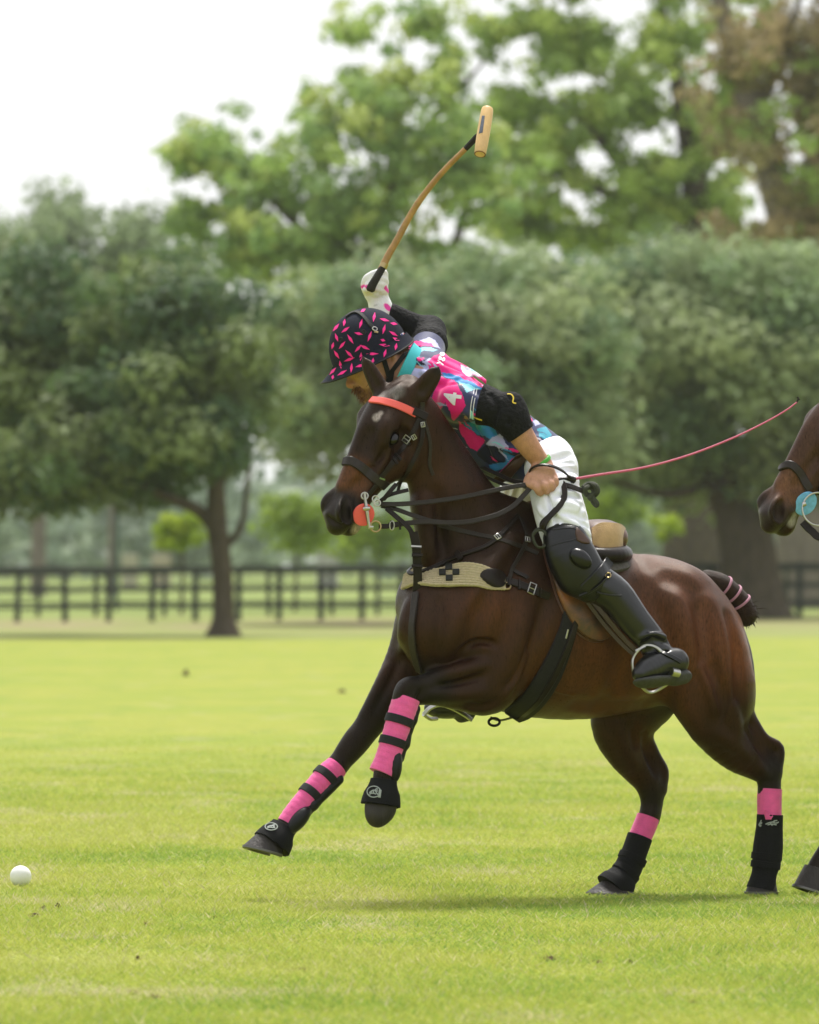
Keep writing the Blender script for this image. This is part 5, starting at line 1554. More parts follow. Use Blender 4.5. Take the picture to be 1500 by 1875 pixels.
# ---- elbow pads
P, Q = sculpt([C([(a, b + .010) for a, b in ARM_L[1:]], r(8)), C([(FORE_L[0][0], FORE_L[0][1] + .012), (FORE_L[1][0], FORE_L[1][1] + .009)], r(8)),
               E(W(936, 744, -.335), (r(26), r(19), r(27)), None, r(12)), C([wp(890, 724, -.31, 6), wp(897, 745, -.345, 6), wp(893, 768, -.33, 5)], r(6)), C([wp(908, 728, -.32, 6), wp(920, 750, -.355, 6), wp(916, 776, -.345, 5)], r(6)), C([wp(940, 790, -.35, 4), wp(955, 784, -.36, 4), wp(964, 774, -.34, 4)], r(6)),
               C([wp(926, 718, -.385, 5), wp(930, 745, -.415, 5), wp(930, 775, -.395, 5)], r(6), op='-'), C([wp(899, 722, -.35, 5), wp(909, 745, -.38, 5), wp(905, 772, -.37, 5)], r(6), op='-'),
               Pl(W(880, 738, -.26), np.array([-1, .15, .22]), .25), Pl(W(956, 794, -.33), W(964, 806, -.328) - W(950, 786, -.33), .1)], VOX_R, smooth=1)
pad = mesh_obj('elbow_pad', P, Q, M_PAD, rider)
BP = bvh_of(P, Q)
pos, nor = lay([(929, 722), (936, 722), (941, 729), (938, 737), (945, 739)], [BP], 3, .002)
v, f = ribbon(pos, nor, r(2.4), .002); mesh_obj('emblem', v, f, M_YELLOW, pad)
pos, nor = lay([(869, 764), (876, 767), (883, 769)], [BP, BJ], 3, .002)
v, f = ribbon(pos, nor, r(3), .002); mesh_obj('emblem', v, f, M_YELLOW, pad)
P, Q = sculpt([C([(a, b + .008) for a, b in ARM_R[1:]], r(10)), C([(a, b + .008) for a, b in FORE_R[:3]], r(10)), E(W(788, 604, .36), (r(26), r(22), r(26)), None, r(14)),
               C([wp(740, 582, .29, 3), wp(752, 592, .28, 3), wp(760, 612, .28, 3)], r(5), op='-'), C([wp(768, 585, .31, 3), wp(782, 600, .30, 3), wp(786, 625, .28, 3)], r(5), op='-')], VOX_R, smooth=1)
mesh_obj('elbow_pad', P, Q, M_PAD, rider)

# ---- breeches
br = hips + [C(THIGH_L[:4] + [(W(1054, 1022, -.352), r(40))], r(14)), C(THIGH_R[:4], r(14)),
             C([wp(1012, 915, -.33, 3), wp(1040, 925, -.345, 3), wp(1060, 945, -.33, 3)], r(9), op='-'), C([wp(1020, 950, -.40, 3), wp(1048, 965, -.42, 3), wp(1072, 990, -.39, 3)], r(10), op='-'),
             C([wp(1010, 870, -.28, 3), wp(1035, 872, -.27, 3), wp(1056, 868, -.2, 3)], r(9), op='-'), C([wp(1040, 835, -.12, 3), wp(1045, 860, -.16, 3)], r(10), op='-'),
             C([wp(1028, 965, -.40, 3), wp(1050, 985, -.42, 3)], r(8)), C([wp(1005, 905, -.34, 2), wp(1018, 960, -.41, 2)], r(5), op='-')]
P, Q = sculpt(br, .008)
br += relief([([(1062, 912), (1040, 905), (1018, 908)], 5, -3.38, 7), ([(1068, 935), (1046, 922), (1020, 920)], 5, 3.38, 7), ([(1074, 950), (1050, 940), (1030, 938)], 5, -2.97, 7), ([(1080, 978), (1060, 962), (1036, 952)], 5, 2.97, 7), ([(1084, 992), (1066, 978), (1040, 966)], 4, -2.70, 6),
              ([(1056, 862), (1036, 858), (1016, 864)], 5, -3.38, 8), ([(1058, 880), (1040, 878), (1022, 884)], 5, 2.97, 8), ([(1048, 832), (1030, 838), (1010, 842)], 6, -2.70, 9), ([(1000, 900), (1008, 930), (1020, 958)], 4, -2.16, 5), ([(985, 930), (996, 945), (1008, 950)], 4, 2.70, 6),
              ([(940, 880), (930, 900), (925, 915)], 5, -3.38, 7), ([(955, 880), (944, 905), (938, 925)], 5, -3.38, 7),
              ([(1060, 895), (1046, 892), (1030, 896)], 4, -2.4, 6), ([(1076, 965), (1058, 950), (1044, 945)], 3.5, -2.4, 5), ([(1050, 848), (1040, 846), (1024, 850)], 4, -2.2, 6), ([(1024, 975), (1040, 968), (1056, 972)], 4, -2.4, 6), ([(1020, 985), (1042, 980), (1062, 988)], 4, 2.4, 6),
              ([(1005, 870), (1012, 885), (1010, 900)], 4, -2.2, 6), ([(1066, 925), (1062, 950), (1066, 975)], 4, -1.8, 7)], bvh_of(P, Q))
P, Q = sculpt(br, VOX_R, smooth=1)
mesh_obj('breeches', P, Q, M_WHITE, rider)
BBR = bvh_of(P, Q)
M_BELT = mat('brown_belt', (.060, .028, .017), rough=.45, noise=.3, nscale=40)
v, f = slab([(906, 872), (922, 858), (948, 830), (962, 826), (966, 838), (950, 858), (934, 876), (914, 884)], [BBR, BJ], .006, .010); mesh_obj('belt', v, f, M_BELT, rider)

# ---- boots with knee guards
def boot(calf, foot, parent, toe_n):
    pr = [C([(a, b + .004) for a, b in calf], r(10)), C([(a, b + .004) for a, b in foot], r(7))]
    return pr
bl = boot(CALF_L, FOOT_L, rider, None) + [C([wp(1178, 1176, -.39, 3), wp(1200, 1172, -.40, 3), wp(1222, 1176, -.35, 3)], r(8), op='-'), C([wp(1172, 1168, -.39, 4), wp(1196, 1160, -.41, 4), wp(1216, 1166, -.36, 4)], r(9)),
     C([wp(1182, 1196, -.385, 2.4), wp(1205, 1192, -.40, 2.4), wp(1230, 1196, -.36, 2.4)], r(6), op='-'), C([wp(1150, 1108, -.40, 2), wp(1172, 1148, -.39, 2)], r(8), op='-')]
P, Q = sculpt(bl, VOX_R, smooth=1)
boot_o = mesh_obj('boot', P, Q, M_BOOT, rider)
BB = bvh_of(P, Q)
# sole and heel: seen from below, the toe turned out towards the left
sn = unit(np.array([.20, -.45, -.90]))
sole_line = [(W(1168, 1248, -.445), 10), (W(1182, 1250, -.435), 18), (W(1202, 1248, -.41), 20), (W(1218, 1246, -.38), 17), (W(1236, 1243, -.355), 19), (W(1250, 1240, -.34), 17)]
P, Q = sculpt([C([(a, r(b)) for a, b in sole_line], r(5), (sn, .36)), C([(W(1236, 1241, -.35), r(18)), (W(1250, 1239, -.335), r(17))], r(4), (sn, .8))], VOX_R, smooth=1)
mesh_obj('sole', P, Q, M_SOLE, boot_o)
P, Q = sculpt(boot(CALF_R, FOOT_R, rider, None), .005, smooth=1)
boot_r = mesh_obj('boot', P, Q, M_BOOT, rider)
P, Q = sculpt([C([(W(858, 1306, .26), r(15)), (W(842, 1309, .24), r(16)), (W(815, 1308, .215), r(14)), (W(788, 1303, .2), r(9))], r(5), (np.array([0, .2, 1]), .4)), C([(W(857, 1309, .26), r(13)), (W(845, 1312, .245), r(13))], r(4), (np.array([0, .2, 1]), .9))], .005, smooth=1)
mesh_obj('sole', P, Q, M_SOLE, boot_r)
# knee guard
kg = [C([wp(1040, 994, -.385, 38), wp(1052, 1024, -.39, 43), wp(1070, 1054, -.395, 40), wp(1078, 1070, -.39, 33)], r(14), (np.array([.2, 1, 0]), .85)),
      C([wp(1018, 985, -.385, 22), wp(1028, 1020, -.40, 26), wp(1048, 1062, -.40, 26)], r(16)),
      E(W(1064, 1022, -.475), (r(22), r(15), r(11)), (unit(W(1080, 1046, 0) - W(1050, 1000, 0)), unit(W(1074, 1012, 0) - W(1054, 1032, 0)), np.array([0, 1., 0])), r(5)),
      C([wp(1004, 1000, -.46, 2.5), wp(1030, 994, -.49, 2.5), wp(1056, 990, -.46, 2.5)], r(5), op='-'), C([wp(1038, 1012, -.50, 2), wp(1040, 1045, -.505, 2), wp(1062, 1066, -.50, 2)], r(6), op='-'),
      C([wp(1044, 1008, -.50, 2), wp(1070, 1002, -.485, 2), wp(1092, 1034, -.47, 2)], r(5), op='-')]
P, Q = sculpt(kg, VOX_R, smooth=1)
guard = mesh_obj('knee_guard', P, Q, M_GUARD, rider)
BG = bvh_of(P, Q)
for pts, wd in (([(1070, 1078), (1092, 1056), (1116, 1028)], 19), ([(1062, 1090), (1088, 1078), (1110, 1058), (1118, 1050)], 5)):
    pos, nor = lay(pts, [BG, BB], 5, .005)
    v, f = ribbon(pos, nor, r(wd), r(4)); mesh_obj('strap', v, f, M_GUARD, guard)
pos, nor = lay([(1092, 1084), (1115, 1090), (1138, 1091)], [BG, BB], 5, .004)
v, f = ribbon(pos, nor, r(4), r(3)); mesh_obj('strap', v, f, M_GUARD, guard)
h = cast(1112, 1055, [BG, BB])
rp = ringpts(h[0] + h[1] * .008, [1, 0, 0], np.cross(h[1], [1, 0, 0]), r(5), n=16)
v, f = tube(rp, r(1.4), 6, True); mesh_obj('ring', v, f, M_BRASS, guard)
v, f = slab(closed_poly([(1054, 966), (1062, 972), (1080, 992), (1074, 996), (1056, 990)], 2), [BG, BBR], .004, .002)
mesh_obj('leather_tab', v, f, M_BELT, guard)
pos, nor = lay([(1012, 970), (1030, 968), (1054, 968), (1056, 986), (1030, 993), (1008, 1000)], [BG], 5, .001)
v, f = ribbon(pos, nor, r(2.4), .003); mesh_obj('seam', v, f, M_GUARD, guard)
# spur strap and spur
M_PALEL = mat('spur_strap', (.42, .38, .30), rough=.5)
pos, nor = lay([(1204, 1192), (1222, 1200), (1236, 1206), (1246, 1212)], [BB], 4, .004)
v, f = ribbon(pos, nor, r(8), r(3)); mesh_obj('spur_strap', v, f, M_GUARD, boot_o)
v, f = join([tube(catmull([W(1230, 1200, -.38), W(1240, 1203, -.36), W(1248, 1208, -.32)], 4), r(3.5), 8), tube([W(1243, 1204, -.36), W(1254, 1214, -.35)], r(2.5), 6)])
mesh_obj('spur', v, f, M_SILVER, boot_o)

# ---- helmet
def dome_pt(a, e):
    """a: angle round the head from the front, e: 0 at the rim, 1 at the crown"""
    ph = e * math.pi / 2
    ff = 74 if math.cos(a) > 0 else 72
    return hp(math.cos(a) * ff * math.cos(ph) ** .92 - 2, 2 + 78 * math.sin(ph), math.sin(a) * 62 * math.cos(ph) ** .92)
nA, nE = 48, 16
V = [dome_pt(2 * math.pi * i / nA, e / nE) for e in range(nE) for i in range(nA)] + [dome_pt(0, 1)]
f = [(e * nA + i, e * nA + (i + 1) % nA, (e + 1) * nA + (i + 1) % nA, (e + 1) * nA + i) for e in range(nE - 1) for i in range(nA)]
f += [((nE - 1) * nA + i, (nE - 1) * nA + (i + 1) % nA, nE * nA) for i in range(nA)]
helm = mesh_obj('helmet', V, f, M_HELMET, rider)
BHm = bvh_of(V, f)
def rim(a, t):
    """brim skirt: t 0 at the dome, 1 at the edge; long in front, short behind"""
    fr = max(0, math.cos(a))
    out = 4 + 25 * fr ** 1.6 + 5 * abs(math.sin(a)) ; drop = 15 - 1 * fr + 6 * abs(math.sin(a))
    rr = 1 + 0
    base = np.array([math.cos(a) * 75, math.sin(a) * 63])
    dirv = np.array([math.cos(a), math.sin(a) * .9])
    q = base + dirv * (out * (t ** 1.25) + 1.5)
    u = 3 - drop * (t ** .9)
    return hp(q[0] - 2, u, q[1])
V, f = [], []
nT = 7
for t in range(nT):
    for i in range(nA): V.append(rim(2 * math.pi * i / nA, t / (nT - 1)))
for t in range(nT):
    for i in range(nA): V.append(rim(2 * math.pi * i / nA, (nT - 1 - t) / (nT - 1)) - HU * .006)
for t in range(2 * nT - 1):
    for i in range(nA):
        f.append((t * nA + i, t * nA + (i + 1) % nA, (t + 1) * nA + (i + 1) % nA, (t + 1) * nA + i))
brim_o = mesh_obj('brim', V, f, M_HELMET, helm)
BBm = bvh_of(V, f)
# piping at the brim edge and where crown meets brim
rp = [rim(2 * math.pi * i / 60, 1) - HU * .003 for i in range(60)]
v, f = tube(rp, .0042, 6, True); mesh_obj('piping', v, f, M_BLACKW, helm)
# pink diamonds printed all over (seen ones as measured, the far side scattered)
dia = [(645, 632 - 0, 0, 0)]
diam = [(631, 591, 80, 6), (661, 593, 72, 8), (685, 581, 80, 8), (704, 586, -15, 8), (633, 604, 35, 8), (703, 603, 75, 8), (720, 611, -30, 8), (617, 618, 70 + 40, 7), (642, 621, -57, 9), (657, 611, -12, 7), (677, 616, 70, 9), (610, 633, 75, 6),
        (627, 632, 50, 8), (617, 649, -57, 8), (640, 648, -45, 9), (656, 638, 48, 8), (668, 636, -25, 9), (704, 632, -8, 9), (682, 648, 0, 10), (725, 621, -25, 6), (721, 593, -10, 6), (725, 635, 80, 6), (705, 647, 75, 7), (701, 623, -15, 4),
        (640, 658, 20, 9), (661, 653, 85, 7), (624, 668, 80 + 20, 7), (610, 667, 90, 5), (644, 674, 85, 8), (660, 670, 15, 8), (683, 661, 80, 5), (610, 680, 48, 8), (627, 683, 30, 9), (598, 692, 70, 4), (610, 691, 80, 4), (616, 600, 50, 8), (700, 570, -30, 7), (665, 569, 30, 5), (735, 604, -50, 6)]
parts = []
for (px, py, an, ln) in diam:
    ln *= 1.18
    a = R_(-an)
    dx, dy = math.cos(a), math.sin(a)
    q = [(px - dx * ln, py - dy * ln), (px - dx * ln * .12 - dy * 2.5, py - dy * ln * .12 + dx * 2.5), (px + dx * ln * .12 - dy * 2.5, py + dy * ln * .12 + dx * 2.5), (px + dx * ln, py + dy * ln), (px + dx * ln * .12 + dy * 2.5, py + dy * ln * .12 - dx * 2.5), (px - dx * ln * .12 + dy * 2.5, py - dy * ln * .12 - dx * 2.5), (px, py)]
    vv = []
    for p_ in q:
        h = cast(p_[0], p_[1], [BHm, BBm])
        if h is None: vv = None; break
        n_ = h[1] if h[1][1] < 0 else -h[1]
        vv.append(h[0] + n_ * .0016)
    if vv: parts.append((vv, [(0, 1, 6), (1, 2, 6), (2, 3, 6), (3, 4, 6), (4, 5, 6), (5, 0, 6)]))
rg = np.random.default_rng(2)
for i in range(34):
    a = -math.pi * (.06 + .88 * rg.random()); e = rg.random() * .8
    c0 = dome_pt(a, e); nn = unit(c0 - hp(0, 0, 0)); t1 = unit(np.cross(nn, rg.normal(0, 1, 3))); t2 = np.cross(nn, t1)
    vv = [c0 + nn * .002 + t1 * r(8) * x + t2 * r(2.8) * y for x, y in ((-1, 0), (-.12, 1), (.12, 1), (1, 0), (.12, -1), (-.12, -1), (0, 0))]
    if c0[1] > 30.0 + .02: parts.append((vv, [(0, 1, 6), (1, 2, 6), (2, 3, 6), (3, 4, 6), (4, 5, 6), (5, 0, 6)]))
for vv, ff in parts: mesh_obj('diamond', vv, ff, M_HPINK, helm, smooth=False)
# vents, strap over the crown, buckle, little flag
for px, py in ((666, 608), (625, 622)):
    h = cast(px, py, [BHm]); n_ = h[1]
    u1 = unit(np.cross(n_, [0, 0, 1])); u2 = np.cross(n_, u1)
    rp = ringpts(h[0] + n_ * .001, u1, u2, r(3.6), n=14)
    v, f = tube(rp, r(1.5), 6, True)
    v2 = np.vstack([ringpts(h[0] + n_ * .0015, u1, u2, r(3.2), n=14), [h[0] + n_ * .0012]])
    v, f = join([(v, f), (v2, [(i, (i + 1) % 14, 14) for i in range(14)])])
    mesh_obj('vent_eyelet', v, f, M_BLACKW, helm)
pos, nor = lay([(634, 581), (645, 574), (656, 573), (668, 583), (678, 596), (685, 602)], [BHm], 4, .004)
v, f = ribbon(pos, nor, r(7), r(3)); mesh_obj('crown_strap', v, f, M_BLACKW, helm)
h = cast(686, 603, [BHm]); u1 = unit(np.cross(h[1], [.3, 0, 1])); u2 = np.cross(h[1], u1)
v, f = tube(ringpts(h[0] + h[1] * .006, u1, u2, r(4.5), r(3.5), 12), r(1.2), 6, True); mesh_obj('buckle', v, f, M_SILVER, helm)
pos, nor = lay([(685, 608), (692, 609)], [BHm], 2, .003)
v, f = ribbon(pos, nor, r(3.4), r(2)); mesh_obj('buckle', v, f, M_BRASS, helm)
M_FLAGR = mat('flag_red', (.55, .06, .08), rough=.7); M_FLAGB = mat('flag_blue', (.05, .07, .25), rough=.7)
v, f = slab([(733, 612), (738, 609), (742, 619), (737, 622)], [BHm], .001, .001); fl = mesh_obj('flag_patch', v, f, M_PRINT, helm)
v, f = slab([(733.2, 612), (735.6, 610.6), (737.3, 615), (735, 616.2)], [BHm], .001, .002); mesh_obj('canton', v, f, M_FLAGB, fl)
for k in range(3):
    pos, nor = lay([(736.5 + .2 * k + k * 1.2, 612 + 2.9 * k), (740 + .4 * k, 611.5 + 2.8 * k)], [BHm], 2, .003)
    v, f = ribbon(pos, nor, r(1.0), .001); mesh_obj('stripe', v, f, M_FLAGR, fl)
# chin harness
for pts, wd in (([(702, 655), (706, 668), (711, 684), (713, 700), (712, 712)], 9), ([(745, 648), (736, 656), (726, 668), (716, 682)], 8), ([(716, 678), (713, 694), (708, 712)], 13)):
    pos, nor = lay(pts, [BSK], 4, .005)
    v, f = ribbon(pos, nor, r(wd), r(3)); mesh_obj('chin_strap', v, f, M_BLACKW, helm)

# ---- wristband
wa = FORE_L[3][0]; tg = unit(FORE_L[4][0] - FORE_L[2][0])
u = unit(np.cross(tg, [0, 1, .2])); w = np.cross(tg, u)
rp = ringpts(wa + tg * r(1), u, w, r(19), r(18), 26)
v, f = ribbon(rp, rp - wa, r(7), r(3), True); mesh_obj('wristband', v, f, M_GREEN, rider)

# ---- glove: fist round the mallet grip
MG = [W(679, 529, .195), W(703, 487, .20)]                     # grip line
mdir = unit(MG[1] - MG[0])
gl = [C([(W(698, 566, .268), r(21)), (W(694, 552, .265), r(20)), (W(690, 538, .262), r(21)), (W(689, 524, .268), r(21)), (W(690, 512, .272), r(18))], r(8), (np.array([0, 1., 0]), .85)),
      C([(W(700, 574, .27), r(22)), (W(697, 562, .268), r(21))], r(5)), C([(W(706, 533, .25), r(6)), (W(690, 537, .22), r(6)), (W(672, 533, .235), r(6))], r(5))]
for i, (ka, kb, kc, kd) in enumerate((((704, 508, .262), (703, 500, .226), (692, 499, .205), (682, 503, .218)), ((705, 517, .258), (702, 511, .218), (690, 509, .198), (678, 513, .212)),
                                      ((703, 526, .255), (699, 521, .215), (686, 518, .197), (674, 522, .21)), ((699, 535, .252), (694, 529, .214), (682, 526, .198), (670, 530, .212)))):
    gl.append(C([(W(*ka), r(7.6)), (W(*kb), r(7.2)), (W(*kc), r(6.8)), (W(*kd), r(6))], r(3.5), sub=3))
gl.append(C([(W(676, 540, .25), r(9)), (W(669, 524, .24), r(8.5)), (W(672, 510, .225), r(7.5)), (W(682, 503, .21), r(6.5))], r(4)))
P, Q = sculpt(gl, .0035, smooth=1)
PKG = (.82, .05, .38)
cg = paint(P, (.78, .77, .80), [(C([(W(662, 524, .25), .006), (W(676, 526, .19), .006)], 0), .004, .003, PKG), (C([(W(664, 537, .24), .008), (W(690, 541, .19), .009), (W(716, 534, .25), .008)], 0), .004, .004, (.70, .66, .55)),
                                (C([(W(690, 548, .2), .004), (W(704, 553, .21), .007), (W(712, 566, .24), .007)], 0), .004, .003, PKG), (C([(W(706, 526, .22), .005), (W(714, 534, .25), .005)], 0), .004, .003, PKG),
                                (C([(W(680, 561, .23), .002), (W(692, 557, .22), .002)], 0), .003, .003, (.35, .34, .34)), (C([(W(690, 577, .23), .006), (W(716, 574, .24), .006)], 0), .004, .004, (.72, .66, .56))])
mesh_obj('glove', P, Q, M_GLOVE, rider, cols=cg)

# ------------------------------------------------------------------ mallet and whip
M_CANE = mat('cane', (.36, .20, .065), rough=.4, spec=.5, noise=.35, nscale=18, bump=.15, bscale=60)
M_GRIP = mat('grip_wrap', (.022, .020, .016), rough=.85, noise=.4, nscale=120, bump=.6, bscale=300)
M_WOOD = mat('mallet_wood', (.66, .43, .19), rough=.45, spec=.4, noise=.18, nscale=30, stretch=(1, 1, .15))
M_TAPE = mat('head_tape', (.10, .11, .15), rough=.5, noise=.3, nscale=60)
mal = empty('polo_mallet', W(690, 510, .23), 'bamboo cane polo mallet with pale wooden head raised above the rider', 'mallet')
cane = catmull([W(697, 496, .198), W(712, 466, .205), W(728, 438, .207), W(757, 385, .20), W(786, 344, .18), W(817, 308, .16), W(849, 276, .14), W(874, 250, .12)], 8)
rr = np.linspace(r(7.0), r(4.6), len(cane)) * (1 + .05 * (np.sin(np.arange(len(cane)) * 1.15) ** 8))
v, f = tube(cane, rr, 12); mesh_obj('shaft', v, f, M_CANE, mal)
n = len(cane)
v, f = tube(cane[int(n * .86):], np.linspace(r(5.2), r(6), len(cane[int(n * .86):])), 10); mesh_obj('binding', v, f, M_GRIP, mal)
g = catmull([W(677, 534, .185), W(682, 522, .185), W(690, 508, .188), W(703, 486, .20)], 8)
v, f = tube(g, np.interp(np.linspace(0, 1, len(g)), [0, .1, .5, 1], [r(5), r(8.5), r(7.5), r(6.6)]) * (1 + .04 * (np.arange(len(g)) % 2)), 12); mesh_obj('grip', v, f, M_GRIP, mal)
v, f = tube([W(701, 490, .199), W(705, 482, .201)], [r(8), r(7.6)], 12); mesh_obj('ferrule', v, f, M_BRASS, mal)
h0, h1 = W(893, 198, .16), W(879, 283, .05)
ts = [0, .015, .05, .2, .5, .8, .95, .985, 1]
v, f = tube([h0 * (1 - t) + h1 * t for t in ts], [r(q) for q in (8.5, 10.2, 11.2, 12, 12.2, 11.8, 11, 10, 8.4)], 24); mh = mesh_obj('mallet_head', v, f, M_WOOD, mal)
bvm = bvh_of(v, f)
v, f = slab([(883, 212), (888, 212), (884, 243), (877, 245)], [bvm], .0015, .0008); mesh_obj('tape', v, f, M_TAPE, mh)
v, f = tube([W(870, 254, .125), W(882, 243, .105)], r(5.5), 10); mesh_obj('binding', v, f, M_GRIP, mal)
ex = unit(h1 - h0); u = unit(np.cross(ex, [0, 1, 0])); w = np.cross(ex, u)
v, f = tube(ringpts(h1 - ex * .002, u, w, r(9.6), n=24), r(1.1), 6, True); mesh_obj('end_rim', v, f, mat('burnt_rim', (.20, .09, .03), rough=.6), mh)

M_WHIP = mat('whip_braid', (.55, .11, .19), rough=.55, noise=.25, nscale=240, bump=.4, bscale=500)
M_LEATH = mat('dark_leather', (.016, .012, .0105), rough=.36, spec=.22, noise=.3, nscale=40, bump=.15, bscale=220)
wh = empty('riding_whip', W(1050, 878, -.30), 'long thin pink riding whip held in the rein hand, sweeping back', 'whip')
wl = catmull([W(1020, 879, -.325), W(1050, 877, -.31), W(1100, 869, -.28), W(1180, 856, -.22), W(1260, 834, -.16), W(1340, 803, -.10), W(1400, 774, -.05), W(1440, 751, -.02), W(1460, 736, 0)], 8)
v, f = tube(wl, np.linspace(r(2.8), r(1.3), len(wl)), 8); mesh_obj('shaft', v, f, M_WHIP, wh)
v, f = tube(catmull([W(968, 884, -.33), W(990, 882, -.335), W(1018, 879, -.328), W(1048, 877, -.31)], 5), np.linspace(r(5), r(4.6), 16), 10); mesh_obj('handle', v, f, M_LEATH, wh)
v, f = join([tube(catmull([W(1459, 737, 0), W(1462, 730, 0), W(1460, 727, 0)], 3), r(1.8), 6), tube([W(1460, 733, 0), W(1465, 731, 0)], r(1.4), 5)]); mesh_obj('tip_keeper', v, f, M_LEATH, wh)
# wrist loop of the whip
loop = catmull([W(1046, 876, -.318), W(1030, 862, -.355), W(1010, 853, -.375), W(990, 851, -.372), W(974, 857, -.35), W(969, 868, -.33), W(972, 876, -.30), W(1000, 872, -.27), W(1030, 872, -.285), W(1046, 877, -.31)], 6)
nrm = np.gradient(np.gradient(loop, axis=0), axis=0); nrm = -nrm - np.array([0, .002, -.003])
v, f = ribbon(loop, nrm, r(6), r(3)); mesh_obj('wrist_loop', v, f, M_LEATH, wh)
v, f = tube(catmull([W(1038, 874, -.32), W(1048, 878, -.312), W(1054, 880, -.308)], 3), [r(4), r(6), r(5.5), r(6.4), r(6), r(6.4), r(4)], 10); mesh_obj('knot', v, f, M_LEATH, wh)
# ------------------------------------------------------------------ saddle, bridle and straps
M_SADDLE = mat('saddle_leather', (.075, .028, .014), rough=.38, spec=.5, noise=.4, nscale=10, bump=.12, bscale=160)
M_FLAPD = mat('worn_flap', (.065, .045, .036), rough=.32, spec=.5, noise=.4, nscale=9, bump=.1, bscale=160, col2=(.21, .075, .026))
M_TAN = mat('suede_tan', (.44, .29, .14), rough=.85, noise=.22, nscale=16, bump=.3, bscale=150, sheen=.3)
M_STRAP = mat('bridle_leather', (.014, .0095, .008), rough=.34, spec=.2, noise=.3, nscale=40, bump=.15, bscale=220)
M_REIN = mat('rein_leather', (.026, .02, .017), rough=.38, spec=.24, noise=.25, nscale=60, bump=.2, bscale=220)
M_RED = mat('coral_plastic', (.82, .12, .105), rough=.5, spec=.4, noise=.05, nscale=30, bump=.1, bscale=300)
M_WOVEN = mat('cream_webbing', (.58, .49, .32), rough=.95, spec=.1, noise=.22, nscale=80, bump=.9, bscale=190, stretch=(1, 1, 2.5))
M_BLKW = mat('black_wool', (.018, .018, .018), rough=.95)
M_GIRTH = mat('girth_cloth', (.010, .009, .009), rough=.8, noise=.3, nscale=60, bump=.4, bscale=200)
M_FELT = mat('numnah_felt', (.11, .10, .095), rough=.95, noise=.3, nscale=60, bump=.4, bscale=200)
M_CORD = mat('green_cord', (.045, .05, .032), rough=.7, noise=.4, nscale=200, bump=.6, bscale=400)

def strap(name, pts, width, material, parent, on=None, thick=1.9, lift=.003, d=None, nrm=(0, -1, .15)):
    if on is not None:
        pos, nor = lay(pts, on, 5, lift)
    else:
        A = catmull(np.array([[q[0], q[1], q[2]] for q in pts], float), 7)
        pos = np.array([W(*q) for q in A]); nor = np.tile(unit(nrm), (len(pos), 1))
    v, f = ribbon(pos, nor, r(width), r(thick))
    return mesh_obj(name, v, f, material, parent)

def ring(name, c, u, w, ra, rb, th, material, parent, n=22):
    v, f = tube(ringpts(c, u, w, ra, rb, n), th, 8, True); return mesh_obj(name, v, f, material, parent)

def buckle(px, py, w, h, ang, bvs, parent, material=None, lift=.006):
    hh = cast(px, py, bvs)
    n_ = hh[1]; a = R_(ang)
    ex = W(px + math.cos(a), py + math.sin(a), 0) - W(px, py, 0); ex = unit(ex - (ex @ n_) * n_); ey = np.cross(n_, ex)
    c = hh[0] + n_ * lift
    P = [c + ex * r(w / 2) * x + ey * r(h / 2) * y for x, y in ((-1, -1), (0, -1), (1, -1), (1, 0), (1, 1), (0, 1), (-1, 1), (-1, 0))]
    v, f = join([tube(P, r(1.1), 6, True), tube([c - ex * r(w / 2), c + ex * r(w / 2)], r(.8), 5)])
    return mesh_obj('buckle', v, f, material or M_SILVER, parent)

BHS = [BH]
# ---- saddle
sad = empty('saddle', W(1060, 1000, -.05), 'brown leather polo saddle with tan cantle pad, on the bay pony', 'saddle')
flap_poly = closed_poly([(1000, 938), (992, 968), (996, 1010), (1006, 1050), (1018, 1090), (1034, 1128), (1054, 1156), (1080, 1174), (1104, 1174), (1120, 1160), (1126, 1120), (1118, 1070), (1100, 1030), (1078, 990), (1040, 945)], 3)
v, f = slab(flap_poly, BHS, .012, .016); mesh_obj('flap', v, f, M_FLAPD, sad)
BFL = bvh_of(v, f)
pos, nor = lay([(992, 968), (996, 1010), (1006, 1050), (1018, 1090), (1034, 1128), (1054, 1156), (1080, 1173), (1104, 1174)], [BFL, BH], 6, .003)
v, f = tube(pos, r(2.2), 6); mesh_obj('flap_edge', v, f, M_SADDLE, sad)
def sp_(px, py, rad, v_): return (L(px, py, v_), r(rad))
# seat and cantle
P, Q = sculpt([C([sp_(978, 942, 26, 0), sp_(1010, 962, 30, 0), (L(1060, 985, 0), r(34)), (L(1105, 985, 0), r(34)), (L(1124, 984, 0), r(20))], r(14), (RIGHT, 1.9)),
               ], .006, smooth=1)
mesh_obj('seat', P, Q, M_SADDLE, sad)
